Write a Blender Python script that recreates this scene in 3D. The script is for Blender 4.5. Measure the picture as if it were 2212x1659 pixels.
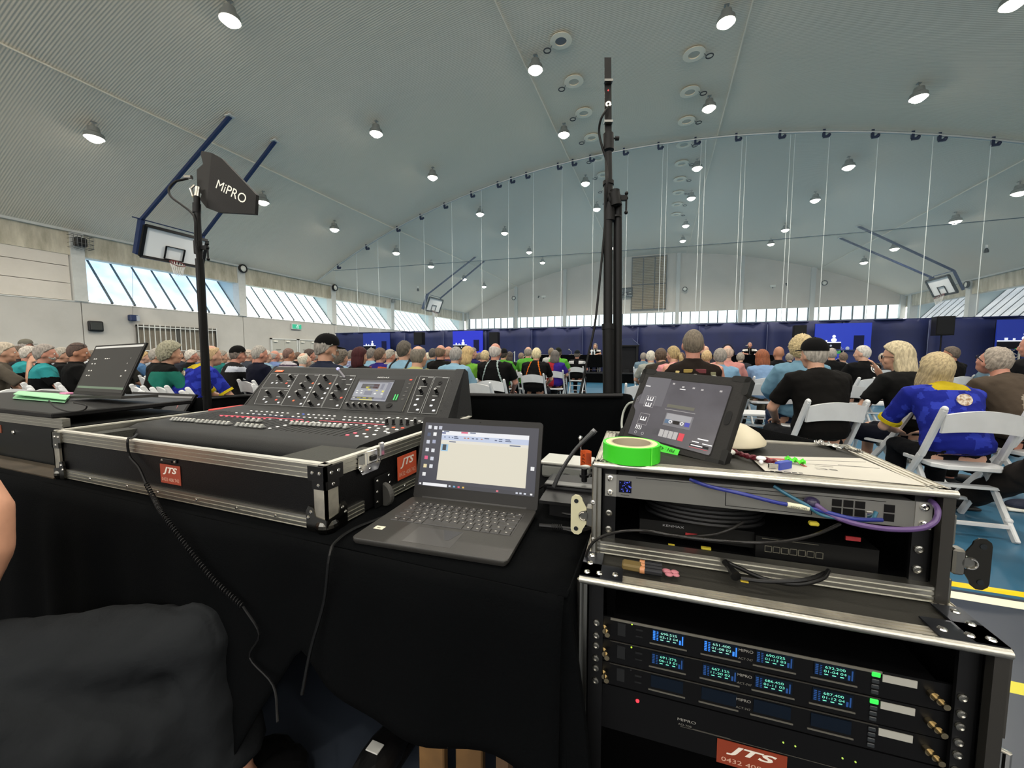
import bpy, bmesh, math, random
from mathutils import Vector, Matrix, noise
for _o in list(bpy.data.objects): bpy.data.objects.remove(_o)
C = bpy.context.scene.collection
SC = bpy.context.scene
R_ = math.radians
random.seed(7)

# ------------------------------------------------------------------ camera, world, lights, exposure
F, CX, CY = 850.0, 1106.0, 829.5
YAW, PITCH, EYE = R_(20.6), math.atan(65 / 850), 1.2
cam_d = bpy.data.cameras.new('camera'); cam = bpy.data.objects.new('camera', cam_d); C.objects.link(cam)
cam.location = (0, 0, EYE); cam.rotation_euler = (R_(90) - PITCH, 0, YAW)
cam_d.sensor_fit = 'HORIZONTAL'; cam_d.sensor_width = 36; cam_d.lens = 36 * F / 2212; cam_d.clip_start = 0.02
SC.camera = cam
SC.view_settings.view_transform = 'Standard'; SC.view_settings.look = 'None'
SC.view_settings.gamma = 1; SC.view_settings.use_curve_mapping = False
SC.view_settings.exposure = 0.0
try:
    SC.cycles.use_denoising = True
    SC.cycles.max_bounces = 6; SC.cycles.diffuse_bounces = 4; SC.cycles.sample_clamp_indirect = 4
except Exception: pass
W = bpy.data.worlds.new('world'); SC.world = W; W.use_nodes = True
W.node_tree.nodes['Background'].inputs[0].default_value = (1.0, 0.98, 0.94, 1)
W.node_tree.nodes['Background'].inputs[1].default_value = 4.2
LAMP_W = 760.0          # each high bay lamp
WIN_E = 4.2             # daylight coming through the translucent window sheets
K = 1.18
def h(x, y, z): return Vector((x * K, y * K, EYE + (z - EYE) * K))   # hall plan units to metres

# ------------------------------------------------------------------ where a seen point lies at a real depth
_cy, _sy, _cp, _sp = math.cos(YAW), math.sin(YAW), math.cos(PITCH), math.sin(PITCH)
FWD = Vector((-_sy * _cp, _cy * _cp, -_sp)); RGT = Vector((_cy, _sy, 0)); UPV = RGT.cross(FWD)
def ray(px, py): return FWD + RGT * ((px - CX) / F) + UPV * ((CY - py) / F)
def at_d(px, py, d): return Vector((0, 0, EYE)) + ray(px, py) * d
def at_y(px, py, y): r = ray(px, py); return Vector((0, 0, EYE)) + r * (y / r.y)
def at_z(px, py, z): r = ray(px, py); return Vector((0, 0, EYE)) + r * ((z - EYE) / r.z)

# ------------------------------------------------------------------ materials
def lin(c):
    if isinstance(c, str):
        c = c.lstrip('#'); c = [int(c[i:i + 2], 16) / 255 for i in (0, 2, 4)]
        return tuple(v / 12.92 if v <= .04045 else ((v + .055) / 1.055) ** 2.4 for v in c)
    return tuple(c)
_mats = {}
def mat(col, rough=.6, metal=0, emit=0, nz=0, nscale=8, bump=0, bscale=40, spec=.5, col2=None, trans=0, coat=0):
    key = (str(col), rough, metal, emit, nz, nscale, bump, bscale, spec, str(col2), trans, coat)
    if key in _mats: return _mats[key]
    if not metal and spec == .5 and sum(lin(col)) < .06: spec = .22
    m = bpy.data.materials.new('m%d' % len(_mats)); m.use_nodes = True
    nt = m.node_tree; b = nt.nodes['Principled BSDF']
    c = lin(col); b.inputs['Base Color'].default_value = (*c, 1)
    b.inputs['Roughness'].default_value = rough; b.inputs['Metallic'].default_value = metal
    b.inputs['Specular IOR Level'].default_value = spec
    if coat: b.inputs['Coat Weight'].default_value = coat
    if trans: b.inputs['Transmission Weight'].default_value = trans
    if emit:
        b.inputs['Emission Color'].default_value = (*c, 1); b.inputs['Emission Strength'].default_value = emit
        if emit >= 1: b.inputs['Base Color'].default_value = (0.02, 0.02, 0.02, 1)
    if nz or bump or col2:
        tc = nt.nodes.new('ShaderNodeTexCoord')
        n = nt.nodes.new('ShaderNodeTexNoise'); n.inputs['Scale'].default_value = nscale; n.inputs['Detail'].default_value = 5
        nt.links.new(tc.outputs['Object'], n.inputs['Vector'])
        if nz or col2:
            mx = nt.nodes.new('ShaderNodeMix'); mx.data_type = 'RGBA'
            c2 = lin(col2) if col2 else tuple(v * (1 - nz) for v in c)
            mx.inputs[6].default_value = (*c, 1); mx.inputs[7].default_value = (*c2, 1)
            rp = nt.nodes.new('ShaderNodeValToRGB'); rp.color_ramp.elements[0].position = .4; rp.color_ramp.elements[1].position = .62
            nt.links.new(n.outputs['Fac'], rp.inputs['Fac']); nt.links.new(rp.outputs['Color'], mx.inputs[0])
            nt.links.new(mx.outputs[2], b.inputs['Base Color'])
        if bump:
            n2 = nt.nodes.new('ShaderNodeTexNoise'); n2.inputs['Scale'].default_value = bscale; n2.inputs['Detail'].default_value = 4
            nt.links.new(tc.outputs['Object'], n2.inputs['Vector'])
            bp = nt.nodes.new('ShaderNodeBump'); bp.inputs['Strength'].default_value = bump; bp.inputs['Distance'].default_value = .01
            nt.links.new(n2.outputs['Fac'], bp.inputs['Height']); nt.links.new(bp.outputs['Normal'], b.inputs['Normal'])
    _mats[key] = m
    return m

ALU = mat('#b9b7ae', .36, 1, bump=.08, bscale=120)
ALUW = mat('#cfcabc', .42, .85, nz=.35, nscale=14)
CHROME = mat('#d8d6d0', .16, 1)
STEEL = mat('#8b8a84', .3, 1)
BLACKLAM = mat('#0b0b0c', .42, bump=.12, bscale=300)
BLACK = mat('#0a0a0b', .5)
RUBBER = mat('#101011', .7)
DARKM = mat('#101011', .4, .2)
CLOTH = mat('#050607', .95, bump=.25, bscale=260, spec=.05)
WHITEP = mat('#e9e7dc', .45)
RESIN = mat('#c6c8c9', .5, nz=.06)

# ------------------------------------------------------------------ mesh helper
def frame(z, up=Vector((0, 0, 1))):
    z = z.normalized()
    if abs(z.dot(up)) > .98: up = Vector((0, 1, 0))
    x = up.cross(z).normalized(); y = z.cross(x)
    return x, y, z
def smooth_pts(pts, n=6):
    pts = [Vector(p) for p in pts]
    if len(pts) < 3: return pts
    out = []
    P = [pts[0] * 2 - pts[1]] + pts + [pts[-1] * 2 - pts[-2]]
    for i in range(1, len(P) - 2):
        for k in range(n):
            t = k / n; a, b, c, d = P[i - 1], P[i], P[i + 1], P[i + 2]
            out.append(.5 * ((2 * b) + (c - a) * t + (2 * a - 5 * b + 4 * c - d) * t * t + (3 * b - a - 3 * c + d) * t ** 3))
    out.append(pts[-1]); return out
class G:
    def __init__(s): s.bm = bmesh.new(); s.mi = 0
    def _f(s, vs):
        try: f = s.bm.faces.new(vs); f.material_index = s.mi; return f
        except ValueError: return None
    def box(s, c, d, rot=None, bev=0, seg=1):
        r = bmesh.ops.create_cube(s.bm, size=1)
        vs = r['verts']; M = Matrix.Translation(Vector(c)) @ (rot.to_4x4() if rot else Matrix()) @ Matrix.Diagonal((*d, 1))
        bmesh.ops.transform(s.bm, matrix=M, verts=vs)
        fs = set(f for v in vs for f in v.link_faces)
        for f in fs: f.material_index = s.mi
        if bev:
            es = set(e for v in vs for e in v.link_edges)
            rr = bmesh.ops.bevel(s.bm, geom=list(es), offset=bev, segments=seg, affect='EDGES', profile=.5)
            for f in rr['faces']: f.material_index = s.mi
        return s
    def bb(s, a, b, bev=0, seg=1):
        a, b = Vector(a), Vector(b)
        return s.box((a + b) / 2, [abs(v) for v in (b - a)], None, bev, seg)
    def bar(s, p0, p1, w, hh, up=(0, 0, 1), bev=0):
        p0, p1 = Vector(p0), Vector(p1); x, y, z = frame(p1 - p0, Vector(up))
        return s.box((p0 + p1) / 2, (w, hh, (p1 - p0).length), Matrix((x, y, z)).transposed(), bev)
    def loft(s, rings, cap=True, close=False):
        vr = [[s.bm.verts.new(p) for p in r] for r in rings]; n = len(vr[0])
        for a, b in zip(vr, vr[1:] + ([vr[0]] if close else [])):
            for i in range(n): s._f((a[i], a[(i + 1) % n], b[(i + 1) % n], b[i]))
        if cap and not close: s._f(list(reversed(vr[0]))); s._f(vr[-1])
        return s
    def tube(s, pts, r, n=8, sm=0, close=False):
        pts = smooth_pts(pts, sm) if sm else [Vector(p) for p in pts]
        m = len(pts); rs = r if isinstance(r, (list, tuple)) else [r] * m
        if len(rs) != m:
            rs = [rs[min(len(rs) - 1, int(i / (m - 1) * (len(rs) - 1)))] * (1 - ((i / (m - 1) * (len(rs) - 1)) % 1)) + rs[min(len(rs) - 1, int(i / (m - 1) * (len(rs) - 1)) + 1)] * ((i / (m - 1) * (len(rs) - 1)) % 1) for i in range(m)]
        rings = []; up = Vector((0, 0, 1)); px = None
        for i, p in enumerate(pts):
            d = (pts[min(i + 1, m - 1)] - pts[max(i - 1, 0)])
            if close: d = pts[(i + 1) % m] - pts[i - 1]
            d.normalize()
            if px is None: x, y, _ = frame(d)
            else:
                x = (px - d * px.dot(d)); x = x.normalized() if x.length > 1e-6 else frame(d)[0]
                y = d.cross(x)
            px = x
            rings.append([p + (x * math.cos(a) + y * math.sin(a)) * rs[i] for a in [2 * math.pi * k / n for k in range(n)]])
        return s.loft(rings, True, close)
    def cyl(s, p0, p1, r, r1=None, n=16): return s.tube([p0, p1], [r, r if r1 is None else r1], n)
    def lathe(s, prof, c=(0, 0, 0), ax=(0, 0, 1), n=24, close=False):
        x, y, z = frame(Vector(ax)); c = Vector(c)
        rings = [[c + z * q + (x * math.cos(a) + y * math.sin(a)) * max(rr, 1e-4) for a in [2 * math.pi * k / n for k in range(n)]] for rr, q in prof]
        return s.loft(rings, not close, close)
    def ball(s, c, r, sc=(1, 1, 1), rot=None, u=14, v=10):
        k = bmesh.ops.create_uvsphere(s.bm, u_segments=u, v_segments=v, radius=1)
        M = Matrix.Translation(Vector(c)) @ (rot.to_4x4() if rot else Matrix()) @ Matrix.Diagonal((r * sc[0], r * sc[1], r * sc[2], 1))
        bmesh.ops.transform(s.bm, matrix=M, verts=k['verts'])
        for f in set(f for w in k['verts'] for f in w.link_faces): f.material_index = s.mi
        return s
    def prism(s, poly, o, ux, uy, dep):
        o, ux, uy = Vector(o), Vector(ux), Vector(uy); nn = ux.cross(uy).normalized()
        a = [o + ux * p[0] + uy * p[1] for p in poly]; b = [p + nn * dep for p in a]
        return s.loft([a, b])
    def quad(s, a, b, c, d): s._f([s.bm.verts.new(p) for p in (a, b, c, d)]); return s
    def grid(s, fn, nu, nv):
        V = [[s.bm.verts.new(fn(i / nu, j / nv)) for j in range(nv + 1)] for i in range(nu + 1)]
        for i in range(nu):
            for j in range(nv): s._f((V[i][j], V[i + 1][j], V[i + 1][j + 1], V[i][j + 1]))
        return s
    def mesh(s, name, mats, sm=False):
        me = bpy.data.meshes.new(name)
        bmesh.ops.recalc_face_normals(s.bm, faces=s.bm.faces[:])
        s.bm.to_mesh(me); s.bm.free()
        for m in (mats if isinstance(mats, (list, tuple)) else [mats]): me.materials.append(m)
        if sm:
            me.polygons.foreach_set('use_smooth', [True] * len(me.polygons))
            try: me.set_sharp_from_angle(angle=R_(40))
            except Exception: pass
        return me
    def done(s, name, mats, parent=None, sm=False, world=False):
        if world and parent is not None:
            bmesh.ops.transform(s.bm, matrix=wm(parent).inverted(), verts=s.bm.verts[:])
        return link(name, s.mesh(name, mats, sm), parent)
def wm(o):
    M = o.matrix_basis.copy()
    while o.parent is not None:
        o = o.parent; M = o.matrix_basis @ M
    return M
def link(name, me, parent=None, M=None):
    o = bpy.data.objects.new(name, me); C.objects.link(o)
    if parent is not None: o.parent = parent
    if M is not None: o.matrix_basis = M
    return o
def thing(name, label, cat, loc=(0, 0, 0), rz=0, group=None, kind=None):
    o = bpy.data.objects.new(name, None); C.objects.link(o); o.location = loc; o.rotation_euler = (0, 0, rz); o.empty_display_size = .1
    return tag(o, label, cat, group, kind)
def tag(o, label, cat=None, group=None, kind=None):
    if label: o['label'] = label
    if cat: o['category'] = cat
    if group: o['group'] = group
    if kind: o['kind'] = kind
    return o
def struct(name, label=None, loc=(0, 0, 0)):
    o = bpy.data.objects.new(name, None); C.objects.link(o); o.location = loc; o['kind'] = 'structure'
    if label: o['label'] = label
    return o
def base(*names_pts): pass
_tx = {}
def text(s, parent, o, ux, uy, size, m, name='lettering', width=None, ext=.0004, align='CENTER', shear=0, bold=0):
    """flat lettering; o = centre, ux/uy = reading and up directions (local), size = cap height"""
    key = (s, align, shear, bold)
    if key not in _tx:
        cu = bpy.data.curves.new('t', 'FONT'); cu.body = s; cu.align_x = 'LEFT'; cu.align_y = 'BOTTOM_BASELINE'; cu.size = 1; cu.shear = shear; cu.offset = bold; cu.resolution_u = 3
        ob = bpy.data.objects.new('t', cu); C.objects.link(ob); bpy.context.view_layer.update()
        me = bpy.data.meshes.new_from_object(ob.evaluated_get(bpy.context.evaluated_depsgraph_get()))
        bpy.data.objects.remove(ob)
        co = [v.co.copy() for v in me.vertices]
        if not co: co = [Vector((0, 0, 0))]
        x0, x1 = min(c.x for c in co), max(c.x for c in co)
        for v in me.vertices: v.co.x -= (x0 + x1) / 2; v.co.y -= .35; v.co.x /= .7; v.co.y /= .7
        _tx[key] = (me, (x1 - x0) / .7)
    me, w = _tx[key]
    me = me.copy(); me.materials.clear(); me.materials.append(m)
    sx = size if width is None else width / max(w, 1e-4)
    ux, uy = Vector(ux).normalized(), Vector(uy).normalized(); nn = ux.cross(uy)
    M = Matrix.Translation(Vector(o) + nn * ext) @ Matrix((ux, uy, nn)).transposed().to_4x4() @ Matrix.Diagonal((sx, size, 1, 1))
    return link(name, me, parent, M)

# ------------------------------------------------------------------ the hall
XL, XR, YE, YB = -16.4, 14.2, 32.0, -9.0
VR, VA, VX = 32.3, 8.65, -1.1
def vz(x): return VA - VR + math.sqrt(VR * VR - (x - VX) ** 2)
def hall_mat(c1, c2, sc, stretch=(1, 1, 1), rough=.8, bump=.2):
    m = bpy.data.materials.new('hall%s' % c1); m.use_nodes = True; nt = m.node_tree; b = nt.nodes['Principled BSDF']
    tc = nt.nodes.new('ShaderNodeTexCoord'); mp = nt.nodes.new('ShaderNodeMapping'); mp.inputs['Scale'].default_value = stretch
    n = nt.nodes.new('ShaderNodeTexNoise'); n.inputs['Scale'].default_value = sc; n.inputs['Detail'].default_value = 8; n.inputs['Roughness'].default_value = .65
    nt.links.new(tc.outputs['Object'], mp.inputs[0]); nt.links.new(mp.outputs[0], n.inputs['Vector'])
    r = nt.nodes.new('ShaderNodeValToRGB'); r.color_ramp.elements[0].position = .35; r.color_ramp.elements[1].position = .65
    r.color_ramp.elements[0].color = (*lin(c1), 1); r.color_ramp.elements[1].color = (*lin(c2), 1)
    nt.links.new(n.outputs['Fac'], r.inputs[0]); nt.links.new(r.outputs[0], b.inputs['Base Color']); b.inputs['Roughness'].default_value = rough
    if bump:
        bp = nt.nodes.new('ShaderNodeBump'); bp.inputs['Strength'].default_value = bump; bp.inputs['Distance'].default_value = .02
        nt.links.new(n.outputs['Fac'], bp.inputs['Height']); nt.links.new(bp.outputs[0], b.inputs['Normal'])
    return m
WALLM = hall_mat('#ccc5ba', '#d4cdc2', 1.2, bump=.03)
WALLG = hall_mat('#b3b0a9', '#bbb8b1', 1.0, bump=.03)
CONC = hall_mat('#a39c88', '#d0c8b4', 3.0, (1, 1, .25), bump=.5)
PAINTW = mat('#c9cac5', .6, nz=.05)
SOFF = mat('#c2cfcf', .7)
# floor
m = bpy.data.materials.new('floor_vinyl'); m.use_nodes = True; nt = m.node_tree; b = nt.nodes['Principled BSDF']
tc = nt.nodes.new('ShaderNodeTexCoord'); sp = nt.nodes.new('ShaderNodeSeparateXYZ'); nt.links.new(tc.outputs['Object'], sp.inputs[0])
n = nt.nodes.new('ShaderNodeTexNoise'); n.inputs['Scale'].default_value = 1.3; n.inputs['Detail'].default_value = 6; nt.links.new(tc.outputs['Object'], n.inputs['Vector'])
def band(ax, a, bb_):
    mm = nt.nodes.new('ShaderNodeMath'); mm.operation = 'COMPARE'; nt.links.new(sp.outputs[ax], mm.inputs[0]); mm.inputs[1].default_value = (a + bb_) / 2; mm.inputs[2].default_value = abs(bb_ - a) / 2; return mm.outputs[0]
def mixc(f, a, c):
    x = nt.nodes.new('ShaderNodeMix'); x.data_type = 'RGBA'
    nt.links.new(f, x.inputs[0]); nt.links.new(a, x.inputs[6]); x.inputs[7].default_value = (*lin(c), 1); return x.outputs[2]
rp = nt.nodes.new('ShaderNodeValToRGB'); rp.color_ramp.elements[0].position = .3; rp.color_ramp.elements[1].position = .7
rp.color_ramp.elements[0].color = (*lin('#235069'), 1); rp.color_ramp.elements[1].color = (*lin('#2b5c78'), 1); nt.links.new(n.outputs['Fac'], rp.inputs[0])
c = rp.outputs[0]
c = mixc(band(1, -12, 2.6), c, '#303640')
for ax, a, bb_, cc in ((1, 2.50, 2.575, '#e6dfc6'), (1, 2.63, 2.69, '#d8b90f'), (1, 1.85, 1.92, '#b9b22a'), (1, 7.9, 7.95, '#9fb3ae'), (1, 11.6, 11.66, '#9fb3ae'), (0, 3.15, 3.2, '#9fc0c8')):
    c = mixc(band(ax, a, bb_), c, cc)
nt.links.new(c, b.inputs['Base Color']); b.inputs['Roughness'].default_value = .34
g = G(); g.bb((XL * K - .5, YB * K, -.1), (XR * K + .5, YE * K + .2, 0)); tag(g.done('floor', m), 'blue sports hall floor with painted court lines', None, None, 'structure')
# ceiling: barrel vault of finely ribbed sheet
m = bpy.data.materials.new('vault_sheet'); m.use_nodes = True; nt = m.node_tree; b = nt.nodes['Principled BSDF']
b.inputs['Base Color'].default_value = (*lin('#ddd3c0'), 1); b.inputs['Roughness'].default_value = .62
tc = nt.nodes.new('ShaderNodeTexCoord'); wv = nt.nodes.new('ShaderNodeTexWave'); wv.bands_direction = 'Y'; wv.inputs['Scale'].default_value = 5.6
nt.links.new(tc.outputs['Object'], wv.inputs['Vector'])
bp = nt.nodes.new('ShaderNodeBump'); bp.inputs['Strength'].default_value = .5; bp.inputs['Distance'].default_value = .016
nt.links.new(wv.outputs['Fac'], bp.inputs['Height']); nt.links.new(bp.outputs[0], b.inputs['Normal'])
NV = 48
ceil = struct('ceiling', 'shallow barrel vault ceiling of grey ribbed sheet')
xs = [XL - .1 + (XR - XL + .2) * i / NV for i in range(NV + 1)]
g = G(); g.loft([[h(x, yy, vz(x)) for x in xs] + [h(x, yy, vz(x) + .12) for x in reversed(xs)] for yy in (YB, YE + .1)]); g.done('vault', m, ceil, sm=True)
seam = mat('#f0e6d2', .5)
for x0 in (-11.5, -3.42, 1.6, 9.65):
    g = G(); g.cyl(h(x0, YB, vz(x0) - .04), h(x0, YE, vz(x0) - .04), .022, n=6); g.done('roof_cable', seam, ceil)
# side walls
PIT = 4.93; P0 = 6.68
pil = [P0 + PIT * k for k in range(-3, 6)]
SILL, HEAD, EAVE = 2.78, 4.12, 4.92
GX, GZ = 1.25, 4.26
def side_wall(name, X, sgn, label):
    w = struct(name, label)
    X2 = X + sgn * .25
    def bx(nm, y0, y1, z0, z1, xa, xb, mt, bev=0):
        a, b_ = h(X + sgn * xa, y0, z0), h(X + sgn * xb, y1, z1)
        g = G(); g.bb(a, b_, bev); return g.done(nm, mt, w)
    Z0 = EYE - EYE / K
    # lower wall slabs with recessed joints, one per bay
    for k in range(-3, 6):
        y0, y1 = P0 + PIT * (k - 1) + .0, P0 + PIT * k
        y1 = min(y1, YE)
        for (z0, z1) in ((Z0, .95), (.965, SILL)):
            bx('wall_panel', y0 + .012, y1 - .012, z0, z1, 0, .25, WALLG)
        if k <= 0:   # blind bays: stacked panels up to the beam
            for j in range(3):
                zz0 = SILL + .012 + j * .5; bx('wall_panel', y0 + .012, y1 - .19, zz0, zz0 + .482, 0.02, .25, WALLM)
    for k in range(-3, 6):
        y = P0 + PIT * k
        bx('pillar', y - .15, y + .15, SILL, EAVE - .02, -.06, .3, PAINTW)
        y1 = y + PIT
        bx('concrete_beam', y + .15, min(y1 - .15, YE), HEAD, EAVE - .12, .0, .3, CONC)
    bx('eave_trim', YB, YE, EAVE - .14, EAVE, -.1, .05, PAINTW)
    bx('joint_strip', YB, YE, SILL - .03, SILL, -.015, .05, PAINTW)
    return w
wl = side_wall('wall_left', XL, -1, 'left hall wall with concrete beam, pillars and grey panels')
wr = side_wall('wall_right', XR, 1, 'right hall wall with pale beam and pillars')
def win_mat(e, tint='#dff0fa', lowt='#b8d2ee'):
    m = bpy.data.materials.new('sheet'); m.use_nodes = True; nt = m.node_tree; b = nt.nodes['Principled BSDF']
    tc = nt.nodes.new('ShaderNodeTexCoord'); n = nt.nodes.new('ShaderNodeTexNoise'); n.inputs['Scale'].default_value = 1.6; n.inputs['Detail'].default_value = 7
    nt.links.new(tc.outputs['Object'], n.inputs['Vector']); r = nt.nodes.new('ShaderNodeValToRGB')
    r.color_ramp.elements[0].position = .35; r.color_ramp.elements[1].position = .68
    r.color_ramp.elements[0].color = (*lin(lowt), 1); r.color_ramp.elements[1].color = (*lin(tint), 1)
    nt.links.new(n.outputs['Fac'], r.inputs[0]); nt.links.new(r.outputs[0], b.inputs['Emission Color']); b.inputs['Emission Strength'].default_value = e
    b.inputs['Base Color'].default_value = (.35, .38, .4, 1); b.inputs['Roughness'].default_value = .5
    return m
WM_L = win_mat(WIN_E * .34, '#d2e6f8', '#a6c6ea'); WM_L2 = win_mat(WIN_E * .42, '#f2fafa', '#dcebee'); WM_R = win_mat(WIN_E * .17, '#e6e8ea', '#c8cdd2'); WM_E = win_mat(WIN_E * .60, '#e4f6fa', '#d8eef6')
MUL = mat('#5c666b', .5)
wn = 0
for sgn, X, kk in ((-1, XL, range(0, 5)), (1, XR, range(0, 5))):
    for k in kk:
        y0, y1 = P0 + PIT * k + .15, P0 + PIT * (k + 1) - .15
        y1 = min(y1, YE - .15)
        wn += 1
        w = struct('window_%d' % wn, ('slanted translucent window band, bay %s on the %s wall' % (['one', 'two', 'three', 'four', 'five'][k], 'left' if sgn < 0 else 'right')))
        xo = X + sgn * GX; n_p = 8; dy = (y1 - y0) / n_p
        pm = WM_R if sgn > 0 else (WM_L if k == 0 else WM_L2)
        for j in range(n_p):
            a0, a1 = y0 + dy * j + .035, y0 + dy * (j + 1) - .035
            g = G(); p = [h(X + sgn * .02, a0, SILL + .03), h(X + sgn * .02, a1, SILL + .03), h(xo, a1, GZ), h(xo, a0, GZ)]
            nrm = (p[1] - p[0]).cross(p[2] - p[1]).normalized() * .02 * (1 if sgn < 0 else -1)
            g.loft([p, [q + nrm for q in p]]); g.done('pane', pm, w)
        for j in range(n_p + 1):
            a0 = y0 + dy * j
            g = G(); g.bar(h(X + sgn * .0, a0, SILL + .02), h(xo, a0, GZ), .055, .075, (0, 1, 0)); g.done('mullion', MUL, w)
        g = G(); g.bb(h(X, y0, HEAD), h(xo + sgn * .1, y1, HEAD + .0), 0); g.bm.clear(); g.loft([[h(X + sgn * .28, y0, HEAD + .0), h(X + sgn * .28, y1, HEAD), h(xo + sgn * .1, y1, GZ + .02), h(xo + sgn * .1, y0, GZ + .02)], [h(X + sgn * .28, y0, HEAD + .1), h(X + sgn * .28, y1, HEAD + .1), h(xo + sgn * .1, y1, GZ + .12), h(xo + sgn * .1, y0, GZ + .12)]]); g.done('soffit', SOFF, w)
        for ye, s2 in ((y0 - .1, 1), (y1 + .02, 1)):
            g = G(); g.prism([(0, 0), (GX + .1, GZ - SILL + .0), (GX + .1, GZ - SILL + .1), (0, GZ - SILL + .1)] if 0 else [(0, -.02), (GX * K + .05, (GZ - SILL) * K), (GX * K + .05, (GZ - SILL) * K + .15), (0, (GZ - SILL) * K + .02)], h(X, ye, SILL), (sgn, 0, 0), (0, 0, 1), -.08 * sgn); g.done('cheek', SOFF, w)
# end wall
we = struct('wall_back', 'far end wall of pale panels above the window strip')
g = G(); g.bb(h(XL, YE, EYE - EYE / K), h(XR, YE + .3, 3.42)); g.done('lower_wall', WALLG, we)
epil = [-16.3, -11.62, -7.4, -3.0, 1.08, 5.2, 9.37, 14.1]
for a, b_ in zip(epil, epil[1:]):
    n_ = 10; xs = [a + .02 + (b_ - a - .04) * i / n_ for i in range(n_ + 1)]
    lo = 4.3
    g = G(); g.loft([[h(x, yy, lo) for x in xs] + [h(x, yy, vz(x) + .05) for x in reversed(xs)] for yy in (YE, YE + .3)]); g.done('wall_panel', WALLM, we)
for x in epil:
    g = G(); g.bb(h(x - .13, YE - .18, 3.42), h(x + .13, YE + .1, vz(min(max(x, XL + .2), XR - .2)))); g.done('pilaster', PAINTW, we)
wn += 1
w = struct('window_%d' % wn, 'long bright window strip across the far end wall')
x = XL + .3
step = .603
while x < XR - .4:
    g = G(); g.bb(h(x + .04, YE + .1, 3.44), h(x + step - .04, YE + .14, 4.3)); g.done('pane', WM_E, w)
    g = G(); g.bb(h(x - .035, YE + .02, 3.42), h(x + .035, YE + .2, 4.32)); g.done('mullion', MUL, w)
    x += step
g = G(); g.bb(h(XL, YE - .02, 3.38), h(XR, YE + .2, 3.45)); g.done('sill', MUL, w)
# unseen wall behind the camera: blocks low world light, open above to admit it
wf = struct('wall_front', 'unseen wall behind the viewer, left open above to let world light in')
g = G(); g.bb(h(XL, YB - .2, EYE - EYE / K), h(XR, YB, 3.4)); g.done('lower_wall', WALLG, wf)
# louvre grille on the end wall: 6 panels of slats
g_t = thing('louvre_grille', 'tall brown louvred vent grille high on the far end wall', 'grille', h(-1.0, YE - .1, 4.57))
LM = mat('#7d6c4e', .7); LMs = mat('#a08d6c', .6)
gx = [-2.2, -1.37, -.55, .28]; gz = [4.57, 6.45, 8.5]
for i in range(3):
    for j in range(2):
        g = G(); g.bb(h(gx[i] + .03, YE - .06, gz[j] + .03), h(gx[i + 1] - .03, YE - .02, gz[j + 1] - .03)); p = g.done('vent_panel', LM, g_t, world=True)
        g = G(); zz = gz[j] + .08
        while zz < gz[j + 1] - .08: g.bb(h(gx[i] + .05, YE - .1, zz), h(gx[i + 1] - .05, YE - .05, zz + .05)); zz += .12
        tag(g.done('slats', LMs, p, world=True), None, None, None, 'stuff')
g = G()
for x in gx: g.bb(h(x - .03, YE - .12, 4.55), h(x + .03, YE - .02, 8.52))
for z in gz: g.bb(h(-2.23, YE - .12, z - .03), h(.31, YE - .02, z + .03))
g.done('vent_frame', mat('#4d4a42', .6), g_t, world=True)
ORD = ['nearest', 'second', 'third', 'fourth', 'fifth', 'sixth', 'seventh', 'eighth', 'ninth', 'tenth']
# ------------------------------------------------------------------ high bay lamps
LENS = mat((1.0, .93, .80), emit=26)
HOUSE = mat('#9a9c98', .4, .6)
rows = [(-12.5, [5.55, 9.73, 12.8, 16.8, 20.0, 24.1, 27.3], 'row above the left wall windows'), (-7.9, [5.64, 9.8, 12.84, 16.86, 19.9, 24.1, 27.1], 'row left of the left roof cable pair'),
        (-3.1, [9.9, 13.0, 16.9, 20.0, 24.3, 27.5], 'row just left of the ceiling crown'), (1.12, [9.96, 13.1, 17.0, 20.1, 24.2, 27.3], 'row just right of the ceiling crown'),
        (5.84, [10.38, 13.2, 17.1, 20.2, 24.4, 27.2], 'row halfway down the right of the vault'), (10.35, [17.46, 20.3, 24.47, 27.5], 'row nearest the right wall')]
def lamp_meshes():
    g = G(); g.lathe([(.03, .30), (.10, .29), (.12, .16), (.17, .12), (.19, 0.0), (.175, .0), (.16, .10), (.03, .12)], n=18); a = g.mesh('housing', HOUSE, True)
    g = G(); g.lathe([(.001, -.11), (.08, -.09), (.135, -.04), (.165, .03), (.15, .07), (.001, .07)], n=18); b_ = g.mesh('lens', LENS, True)
    g = G(); g.cyl((0, 0, .28), (0, 0, .42), .015, n=6); g.box((0, 0, .42), (.1, .1, .02)); c_ = g.mesh('hanger', HOUSE)
    return a, b_, c_
LMH = lamp_meshes()
for x, ys, rd in rows:
    for i, y in enumerate(ys):
        t = thing('ceiling_lamp', 'glowing round high bay lamp, %s in the %s' % (ORD[i], rd), 'lamp', h(x, y, vz(x)) - Vector((0, 0, .42)), 0, 'high bay lamps')
        for nm, me in zip(('housing', 'lens', 'hanger'), LMH): link(nm, me, t).scale = (1.2, 1.2, 1.0)
        ld = bpy.data.lights.new('lamp_light', 'SPOT'); ld.energy = LAMP_W; ld.spot_size = R_(158); ld.spot_blend = .8; ld.shadow_soft_size = .15; ld.color = (1, .93, .82)
        lo = bpy.data.objects.new('lamp_light', ld); C.objects.link(lo); lo.parent = t; lo.location = (0, 0, -.14)
for (x, y), (xx, yy) in []: pass
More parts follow.
